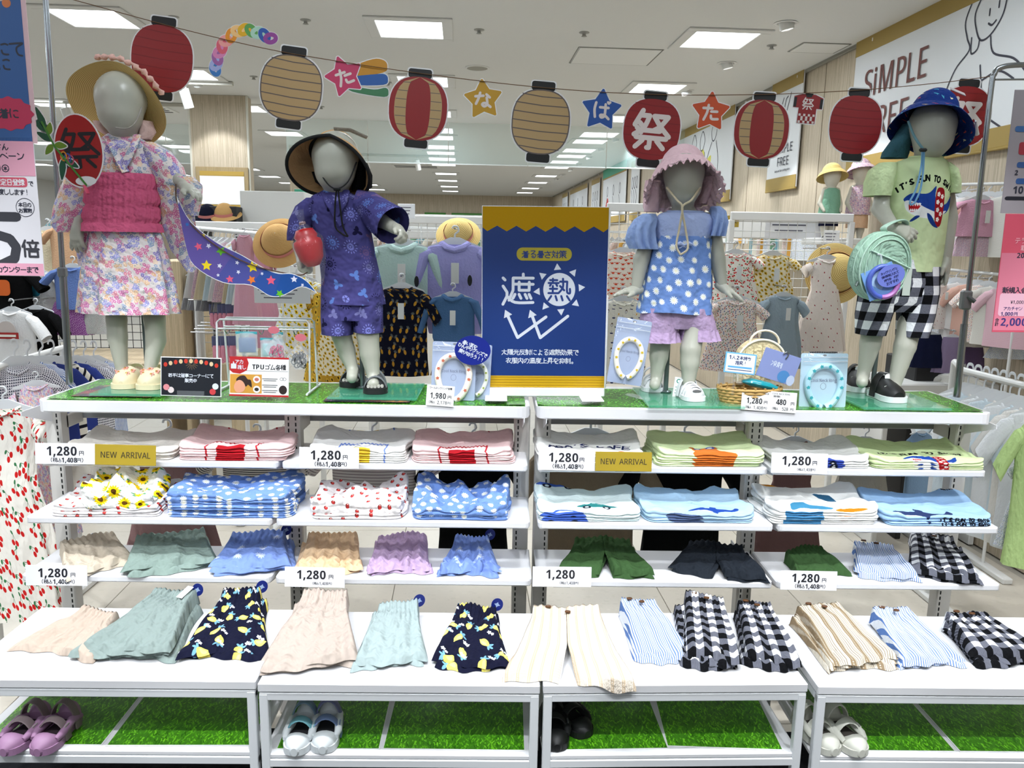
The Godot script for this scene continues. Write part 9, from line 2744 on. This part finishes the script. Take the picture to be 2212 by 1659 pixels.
func shop_behind() -> void:
	var white := plain(Color(0.84, 0.84, 0.83), 0.45)
	var wood := surf("grain", 0.5, Color(0.98, 0.93, 0.84), 0.6, false)
	var dark := plain(Color(0.1, 0.1, 0.11), 0.6)
	# left: wire wall with shirts
	for q in [["grey wire grid panel behind the shirts at the left", 215, 745, -2.6, 300, 250], ["white wire grid panel behind the hooded tops", 925, 560, -2.1, 230, 150], ["white wire grid panel behind the blouses at the right", 1700, 610, -1.9, 250, 260], ["white wire grid panel right of the tall blue poster", 1380, 560, -2.0, 130, 200], ["white wire grid panel with hooks behind the pink dresses", 560, 620, -2.2, 240, 240]]:
		var s: float = (EYE.z - q[3]) / SPAN
		var o := thing("grid_panel", q[0], "grid panel", at(q[1], q[2], q[3]), deg_to_rad(2.7))
		var w: float = q[4] * s
		var h: float = q[5] * s
		var g := MB.new()
		for i in int(w / 0.05) + 1:
			g.tube([Vector3(-w / 2 + i * 0.05, -h / 2, 0), Vector3(-w / 2 + i * 0.05, h / 2, 0)], 0.0022, 4, false)
		for i in int(h / 0.05) + 1:
			g.tube([Vector3(-w / 2, -h / 2 + i * 0.05, 0), Vector3(w / 2, -h / 2 + i * 0.05, 0)], 0.0022, 4, false)
		part("wires", g, dark if q[1] == 215 else white, o).set_meta("kind", "stuff")
		part("top_rail", MB.new().box(Vector3(0, h / 2 + 0.02, 0), Vector3(w + 0.04, 0.045, 0.03), 0.004), white if q[1] != 215 else plain(Color(0.4, 0.4, 0.4), 0.5), o)
		for e in [-1, 1]:
			part("post", MB.new().box(Vector3(e * (w / 2 + 0.015), (h / 2 - o.position.y) / 2, 0), Vector3(0.03, h / 2 + o.position.y, 0.03), 0.004), white, o)
	for q in [["low pale wood platform behind the yukata girl's legs", 330, 790, -2.3, 400, 46, 0.6, 0], ["pale wood shelf end panel right of the yukata skirt", 400, 670, -2.3, 56, 215, 0.5, 0], ["white storage partition behind the violet boy", 600, 520, -4.6, 130, 200, 0.3, 1], ["white display counter behind the hooded tops", 925, 505, -2.9, 250, 22, 0.5, 1], ["white shelf under the small mannequins by the right wall", 1815, 522, -2.9, 130, 14, 0.3, 1], ["white shelf below the pink blouse set at the right", 2130, 538, -1.6, 90, 10, 0.3, 1], ["white wall shelf above the blouses at the right", 1600, 494, -3.6, 180, 40, 0.3, 1], ["low white cabinet beside the right wall", 1990, 850, -1.7, 240, 70, 0.4, 1], ["white counter deep in the shop before the far signs", 900, 478, -7.0, 300, 26, 0.6, 1], ["dark low shelf under the clothes by the right wall", 2000, 800, -1.75, 120, 60, 0.3, 2], ["dark display shelf with hats left of the violet boy", 480, 470, -4.4, 80, 44, 0.3, 2]]:
		var s: float = (EYE.z - q[3]) / SPAN
		var o := thing("display_unit", q[0], "display unit", at(q[1], q[2], q[3]), deg_to_rad(2.7))
		var m: Material = [wood, white, dark][q[7]]
		part("top", MB.new().box(Vector3.ZERO, Vector3(q[4] * s, q[5] * s, q[6]), 0.006), m, o)
		if o.position.y - q[5] * s / 2 > 0.05 and not ("small mann" in q[0] or "pink blouse" in q[0] or "wall shelf" in q[0]):
			for e in [-1, 1]:
				part("side_panel", MB.new().box(Vector3(e * (q[4] * s / 2 - 0.02), (-q[5] * s / 2 - o.position.y) / 2, 0), Vector3(0.03, o.position.y - q[5] * s / 2, q[6] * 0.8), 0.004), m, o)
	var emblem := func(o: Node3D, w: float, ground: Color) -> void:
		part("printed_emblem", MB.new().prism(oval(w * 0.2, w * 0.2, 24), 0, 0.002), plain(ground, 0.7), o, Vector3(0, -w * 0.4, 0.062))
		part("printed_bar", MB.new().prism(rect(w * 0.52, w * 0.14), 0, 0.002), plain(Color(0.6, 0.1, 0.08), 0.7), o, Vector3(0, -w * 0.52, 0.066))
		part("printed_line", MB.new().prism(rect(w * 0.42, w * 0.05), 0, 0.002), plain(Color(0.85, 0.84, 0.8), 0.7), o, Vector3(0, -w * 0.52, 0.069))
	var black := Color(0.03, 0.03, 0.035)
	for q in [["shirt", black, "black shirt with an orange mark at the left edge", 10, 575, -2.1, 110, 110], ["shirt", Color(0.86, 0.86, 0.85), "white shirt with a teal print at the left edge", 78, 588, -2.2, 90, 95], ["shirt", black, "black shirt with a red emblem beside the white emblem shirt", 78, 668, -2.0, 86, 130], ["shirt", Color(0.86, 0.86, 0.86), "white shirt with a round red emblem at the left edge", 26, 672, -1.9, 96, 135], ["skirt", "pink_dot", "purple skirt with pale dots behind the left pole", 148, 652, -2.1, 82, 62], ["shirt", Color(0.36, 0.45, 0.66), "blue child's top with a sailor collar behind the left pole", 158, 578, -2.1, 90, 78], ["skirt", "checker", "black and white checkerboard shorts behind the yukata skirt", 204, 676, -2.1, 60, 40],
			["shirt", Color(0.8, 0.64, 0.5), "peach top behind the yukata girl's hand", 145, 490, -2.2, 80, 76], ["shirt", Color(0.83, 0.78, 0.66), "cream top hanging above the blue child's top", 104, 498, -2.3, 90, 80], ["dress", Color(0.79, 0.6, 0.66), "pink dress hanging above the hair tie rack", 528, 508, -1.3, 60, 180], ["dress", Color(0.78, 0.58, 0.65), "pink dress hanging behind the star banner's end", 566, 540, -1.5, 70, 200], ["dress", "sunflower", "white sunflower dress below the straw hat", 640, 600, -1.1, 120, 170], ["dress", "sunflower_gold", "golden sunflower dress behind the violet boy's legs", 700, 632, -1.0, 90, 190], ["skirt", "sunflower_cream", "cream sunflower skirt between the violet boy's legs", 735, 690, -0.9, 110, 120],
			["hoodie", Color(0.72, 0.82, 0.8), "mint hooded top with a penguin mark beside the violet boy", 869, 530, -1.0, 165, 170], ["hoodie", Color(0.63, 0.62, 0.84), "lavender hooded top with a penguin mark", 983, 528, -1.0, 165, 190], ["shirt", "pineapple", "navy pineapple shirt hanging below the mint hooded top", 868, 622, -0.85, 130, 190], ["hoodie", Color(0.29, 0.42, 0.58), "blue hooded top hanging below the lavender one", 978, 640, -0.85, 120, 100], ["skirt", Color(0.62, 0.5, 0.36), "tan skirt under the blue hooded top", 978, 735, -0.87, 90, 80],
			["shirt", "crab", "beige shirt with red crabs behind the blue girl's hand", 1346, 545, -1.1, 120, 110], ["shirt", "penguin", "cream shirt with penguins and boats below the crab shirt", 1346, 650, -1.0, 130, 180], ["blouse", "cherry", "white cherry blouse beside the blue girl's arm", 1588, 548, -1.2, 110, 110], ["blouse", "sunflower_cream", "yellow sunflower blouse right of the cherry blouse", 1668, 552, -1.25, 110, 110], ["blouse", "posy", "white blouse with small red flowers beside the blue girl's hand", 1590, 648, -1.1, 130, 150], ["blouse", Color(0.58, 0.64, 0.68), "grey blouse left of the heart dotted dress", 1692, 640, -1.1, 100, 150], ["dress", "heart_dot", "pale dress with dark red heart dots left of the gingham shorts", 1786, 560, -1.3, 105, 185], ["skirt", "gingham", "small gingham skirt below the heart dotted dress", 1780, 738, -1.4, 70, 60],
			["blouse", Color(0.8, 0.6, 0.68), "pink frilled blouse beside the right pole", 2118, 432, -1.4, 100, 66], ["skirt", "lilac", "lilac floral skirt below the pink frilled blouse", 2112, 488, -1.4, 84, 56], ["shirt", "bluebell", "white shirt with blue flowers by the shark boy's arm", 2062, 420, -1.9, 70, 70], ["blouse", "heart_dot", "white dotted blouse set beside the shark boy's hand", 2030, 615, -1.6, 62, 85], ["blouse", Color(0.82, 0.58, 0.5), "peach blouse right of the white dotted set", 2086, 612, -1.6, 64, 95], ["blouse", Color(0.86, 0.84, 0.8), "white blouse with a red heart beside the pink poster", 2136, 618, -1.5, 70, 115], ["skirt", "bluebell", "white skirt with blue flowers below the pink poster", 2190, 722, -1.4, 90, 46], ["skirt", Color(0.07, 0.09, 0.2), "navy skirt behind the shark boy's leg", 2010, 722, -1.5, 66, 66], ["skirt", Color(0.54, 0.48, 0.6), "greyish lilac shorts beside the navy skirt", 2058, 728, -1.5, 62, 70], ["skirt", Color(0.44, 0.36, 0.5), "dark lilac shorts beside the right pole", 2102, 738, -1.55, 56, 68], ["skirt", Color(0.8, 0.66, 0.12), "yellow skirt behind the gingham shorts", 2006, 640, -1.8, 40, 80]]:
		var o := hang(q[0], q[1], q[2], q[3], q[4], q[5], q[6], q[7], 0.0, "", 0.25 if q[1] is Color else {"pineapple": 0.4, "sunflower_gold": 0.45, "sunflower_cream": 0.3, "sunflower": 0.3, "crab": 0.29, "penguin": 0.3, "posy": 0.24, "cherry": 0.5, "checker": 0.03, "gingham": 0.05, "pink_dot": 0.16, "heart_dot": 0.32}.get(q[1], 0.15), q[0] != "skirt" or q[4] > 700)
		var w: float = q[6] * (EYE.z - q[5]) / SPAN
		if "emblem" in q[2]:
			emblem.call(o, w, Color(0.72, 0.68, 0.66) if q[1] != black else Color(0.5, 0.25, 0.25))
		elif "orange" in q[2] or "teal" in q[2] or "a red heart" in q[2]:
			part("printed_mark", MB.new().prism(rect(w * 0.4, w * 0.3, w * 0.08), 0, 0.002), plain(Color(0.8, 0.36, 0.08) if "orange" in q[2] else Color(0.1, 0.5, 0.6) if "teal" in q[2] else Color(0.62, 0.12, 0.12), 0.7), o, Vector3(0, -w * 0.4, 0.064))
		elif "penguin mark" in q[2]:
			part("penguin_mark", MB.new().prism(oval(w * 0.03, w * 0.07, 14), 0, 0.002), plain(Color(0.08, 0.08, 0.1), 0.7), o, Vector3(w * 0.2, -w * 0.45, 0.058))
		if q[0] in ["hoodie", "blouse"] or "pineapple" in q[2]:
			part("price_tag", MB.new().box(Vector3(0.004, -w * 0.36, 0.068), Vector3(w * 0.1, w * 0.26, 0.002), 0.0005), white, o)
	# straw hats, busts and little things
	var straw := cloth("straw", 0.03, 0.2)
	for q in [[604, 522, -1.2, 0.11, "plain straw hat with pink ribbon beside the violet boy", 1.1], [1806, 590, -1.35, 0.13, "large straw hat hanging beside the mint bag", 1.4], [990, 505, -1.6, 0.1, "straw hat on the rack behind the lavender hooded top", 0.9], [486, 462, -4.3, 0.12, "small tan hat on the dark display shelf", 0.4], [450, 464, -4.3, 0.12, "small navy hat on the dark display shelf", 0.4]]:
		var o := thing("straw_hat", q[4], "hat", at(q[0], q[1], q[2]))
		var r: float = q[3]
		part("brim", hat_mesh(r * 0.72, r * 0.75, func(t): return [r * 1.12, r * 0.12]), cloth(Color(0.08, 0.09, 0.16), 0.2) if "navy" in q[4] else cloth(Color(0.78, 0.62, 0.4), 0.1, 0.4) if q[0] < 900 else straw, o, Vector3.ZERO, Basis(Vector3.RIGHT, q[5]))
		part("ribbon", MB.new().lathe([Vector2(r * 0.74, 0.0), Vector2(r * 0.735, r * 0.2)], 32), plain(Color(0.8, 0.5, 0.48), 0.8), o, Vector3.ZERO, Basis(Vector3.RIGHT, q[5]))
	for q in [[668, 480, -4.5, 44, 20, Color(0.68, 0.08, 0.08), "red price strip above the straw hats", 458, 473], [0, 0, -3.0, 120, 54, Color(0.84, 0.84, 0.85), "white product board beside the NEW ARRIVAL sign by the right wall", 1714, 488], [0, 0, -3.2, 48, 24, Color(0.62, 0.52, 0.16), "mustard arrival sign behind the blue girl's shoulder", 1572, 478], [0, 0, -2.4, 34, 28, Color(0.86, 0.86, 0.86), "small white sign under the small green-shirted mannequin", 1796, 512], [0, 0, -1.9, 36, 30, Color(0.86, 0.87, 0.88), "tilted white sign beside the violet boy's fist", 878, 456], [0, 0, -2.2, 50, 18, Color(0.86, 0.86, 0.85), "white card on the counter behind the hooded tops", 910, 476], [0, 0, -0.9, 120, 38, Color(0.82, 0.83, 0.83), "white product notice under the star banner's end", 610, 636]]:
		var s: float = (EYE.z - q[2]) / SPAN
		var o := thing("shop_sign", q[6], "sign", at(q[7], q[8], q[2]))
		part("card", MB.new().box(Vector3.ZERO, Vector3(q[3] * s, q[4] * s, 0.004), 0.001), plain(q[5], 0.5), o)
		part("stem", MB.new().tube([Vector3(0, -q[4] * s * 0.5, -0.004), Vector3(0, -q[4] * s * 0.5 - 0.2, -0.004)], 0.005, 6), clear(Color(0.9, 0.92, 0.93), 0.4), o)
		if "mustard" in q[6]:
			letters("ARRIVAL", 7 * s, dark, o, Vector3(2 * s, 0, 0.0025), false)
		else:
			for k in 3:
				part("text_line", MB.new().box(Vector3(-q[3] * s * 0.08, q[4] * s * (0.25 - k * 0.22), 0.0025), Vector3(q[3] * s * (0.7 - k * 0.1), q[4] * s * 0.06, 0.001), 0), plain(Color(0.36, 0.36, 0.4), 0.6) if q[5].r > 0.7 and q[5].g > 0.5 else white, o)
	# rails and rows of clothes
	bar("chrome rail with grey trousers right of the yukata sleeve", [at(415, 560, -2.2), at(520, 580, -1.9)], 0.012)
	rack_row("skirt", [Color(0.55, 0.55, 0.56), Color(0.62, 0.62, 0.62), Color(0.5, 0.5, 0.52)], "grey trousers on the chrome rail", at(424, 590, -2.15), at(505, 592, -1.95), 8, 0.24, 0.2, 1.1)
	bar("white rail with clear hangers above the pink dresses", [at(415, 492, -2.0), at(560, 505, -1.6)], 0.012)
	rack_row("blouse", [Color(0.8, 0.8, 0.78), "lilac", Color(0.78, 0.72, 0.6), Color(0.7, 0.76, 0.78)], "pale blouse on the white rail above the pink dresses", at(430, 520, -1.95), at(550, 528, -1.65), 9, 0.26, 0.3, 1.1, 0.15)
	var kids := [Color(0.5, 0.68, 0.72), Color(0.84, 0.82, 0.76), "posy", Color(0.82, 0.62, 0.3), "bluebell", Color(0.85, 0.85, 0.84), Color(0.46, 0.62, 0.5)]
	for q in [["little top on the upper wall rail at the right", 1500, 472, -7.0, 1640, 462, -5.2, 20], ["little top on the lower wall rail by the right wall", 1640, 486, -4.6, 1744, 482, -3.6, 12], ["little top on the wall rail beside the right pole", 1990, 470, -2.6, 2050, 470, -2.2, 5], ["baby clothes on the rail far behind the hooded tops", 800, 505, -3.6, 1030, 515, -3.6, 14], ["small clothes far left of the pillar", 130, 470, -4.5, 330, 480, -4.5, 12], ["small clothes on the rail beyond the penguin shirt", 1300, 520, -3.2, 1420, 520, -3.0, 8], ["clothes on the rail right of the yukata skirt", 330, 640, -3.4, 420, 645, -3.4, 6], ["white frilled top on the middle rail by the right wall", 2010, 604, -1.75, 2200, 625, -1.25, 8], ["top on the highest rail by the right wall", 2030, 425, -1.75, 2200, 425, -1.3, 7], ["shorts low on the rail by the right wall", 1960, 800, -1.9, 2080, 812, -1.5, 7]]:
		var a := at(q[1], q[2], q[3])
		var b := at(q[4], q[5], q[6])
		bar("thin white rail carrying " + q[0].replace("little top on", "little tops on"), [a + Vector3(0, 0.06, 0), b + Vector3(0, 0.06, 0)], 0.008, q[7] > 6 and q[2] > 500)
		rack_row("shirt", kids if q[1] < 1700 else [Color(0.86, 0.85, 0.82), Color(0.84, 0.7, 0.74), "bluebell", Color(0.85, 0.84, 0.83), Color(0.82, 0.66, 0.6), "posy"], q[0], a, b, q[7], 0.26, 0.28, 1.0 if q[1] < 1400 else -0.9, 0.15)
	for q in [["pink socks on the upper sock hooks", 480, 668, -1.9], ["pink socks on the lower sock hooks", 486, 738, -1.8]]:
		var rail := thing("sock_hooks", "chrome hook rail holding " + q[0], "hook rail", at(q[1] - 25, q[2] - 20, q[3]))
		for k in 4:
			part("hook", MB.new().tube([Vector3(-0.12, k * 0.012, -0.05 * k), Vector3(0.15, k * 0.012, -0.05 * k)], 0.004, 6), plain(Color(0.7, 0.7, 0.7), 0.2, 0.8), rail)
		for k in 5:
			var o := thing("sock_pack", "pack of %s, %s from the left" % [q[0], ORD[k]], "socks", at(q[1] - 20 + k * 9, q[2], q[3] + 0.02 * k), 0.3, q[0])
			part("band", MB.new().box(Vector3.ZERO, Vector3(0.04, 0.06, 0.012), 0.003), plain(Color(0.36, 0.38, 0.52), 0.6), o)
			part("sock", MB.new().tube([Vector3(0, -0.02, 0), Vector3(0, -0.08, 0), Vector3(0.02, -0.11, 0.01)], [0.018, 0.018, 0.012], 8), cloth(Color(0.82, 0.55, 0.62), 0.1), o)
	# two little mannequins by the right wall
	var skin := plain(Color(0.78, 0.76, 0.7), 0.4)
	for q in [[1786, 362, 1.0, "small mannequin in a green shirt, navy shorts and straw hat by the right wall"], [1848, 350, 1.12, "small mannequin in a pale floral set and sun hat by the right wall"]]:
		var z := -2.9
		var s: float = (EYE.z - z) / SPAN * 1.02
		var o := thing("mannequin", q[3], "mannequin", at(q[0], q[1] + 156, z), 0.0, "little mannequins by the right wall")
		var f := func(x: float, y: float, d := 0.0) -> Vector3: return Vector3(x * s * q[2], (156 - y * q[2]) * s, d)
		var bones := [[f.call(0, 26), f.call(0, 32), 0.056, 0.05, 0.02], [f.call(0, 36), f.call(0, 60), 0.024, 0.03], [f.call(0, 60), f.call(2, 104), 0.034, 0.034]]
		for e in [-1, 1]:
			bones += chain([f.call(e * 12, 56), f.call(e * 21, 82), f.call(e * 17, 98, 0.05)], [0.026, 0.02, 0.014]) + chain([f.call(e * 8, 108), f.call(e * 8, 132), f.call(e * 7, 150), f.call(e * 7, 153, 0.035)], [0.04, 0.028, 0.018, 0.018])
		part("body", body_mesh(Vector3.ZERO, bones, []), skin, o)
		var rr := func(rows: Array) -> MB:
			var l := []
			for r in rows:
				l.append(ring(f.call(0, r[0]), r[1] * s * q[2], r[1] * s * q[2] * 0.95, 32, r[2], 6))
			return MB.new().loft(l)
		var green: bool = q[2] == 1.0
		part("shirt", rr.call([[50, 9, 0.0], [55, 17, 0.0], [70, 19, 0.01], [104, 22, 0.03]]), cloth(Color(0.5, 0.68, 0.58), 0.2) if green else cloth("lilac", 0.1), o)
		part("shorts", rr.call([[100, 18, 0.0], [112, 19, 0.02], [128, 19, 0.03]]), cloth(Color(0.07, 0.08, 0.17), 0.2) if green else cloth(Color(0.82, 0.68, 0.56), 0.2), o)
		part("hat", hat_mesh(0.062, 0.06, func(t): return [0.1, 0.04]), straw if green else cloth("lilac", 0.1), o, f.call(0, 18, -0.01), Basis(Vector3.RIGHT, -0.35))
		for e in [-1, 1]:
			part("shoe", shoe_mesh([[-0.03, 0.014, 0.025], [0.0, 0.018, 0.03], [0.04, 0.02, 0.022], [0.055, 0.008, 0.01]]), plain(Color(0.05, 0.05, 0.06) if green else Color(0.76, 0.42, 0.46), 0.6), o, f.call(e * 7, 155, 0.02))
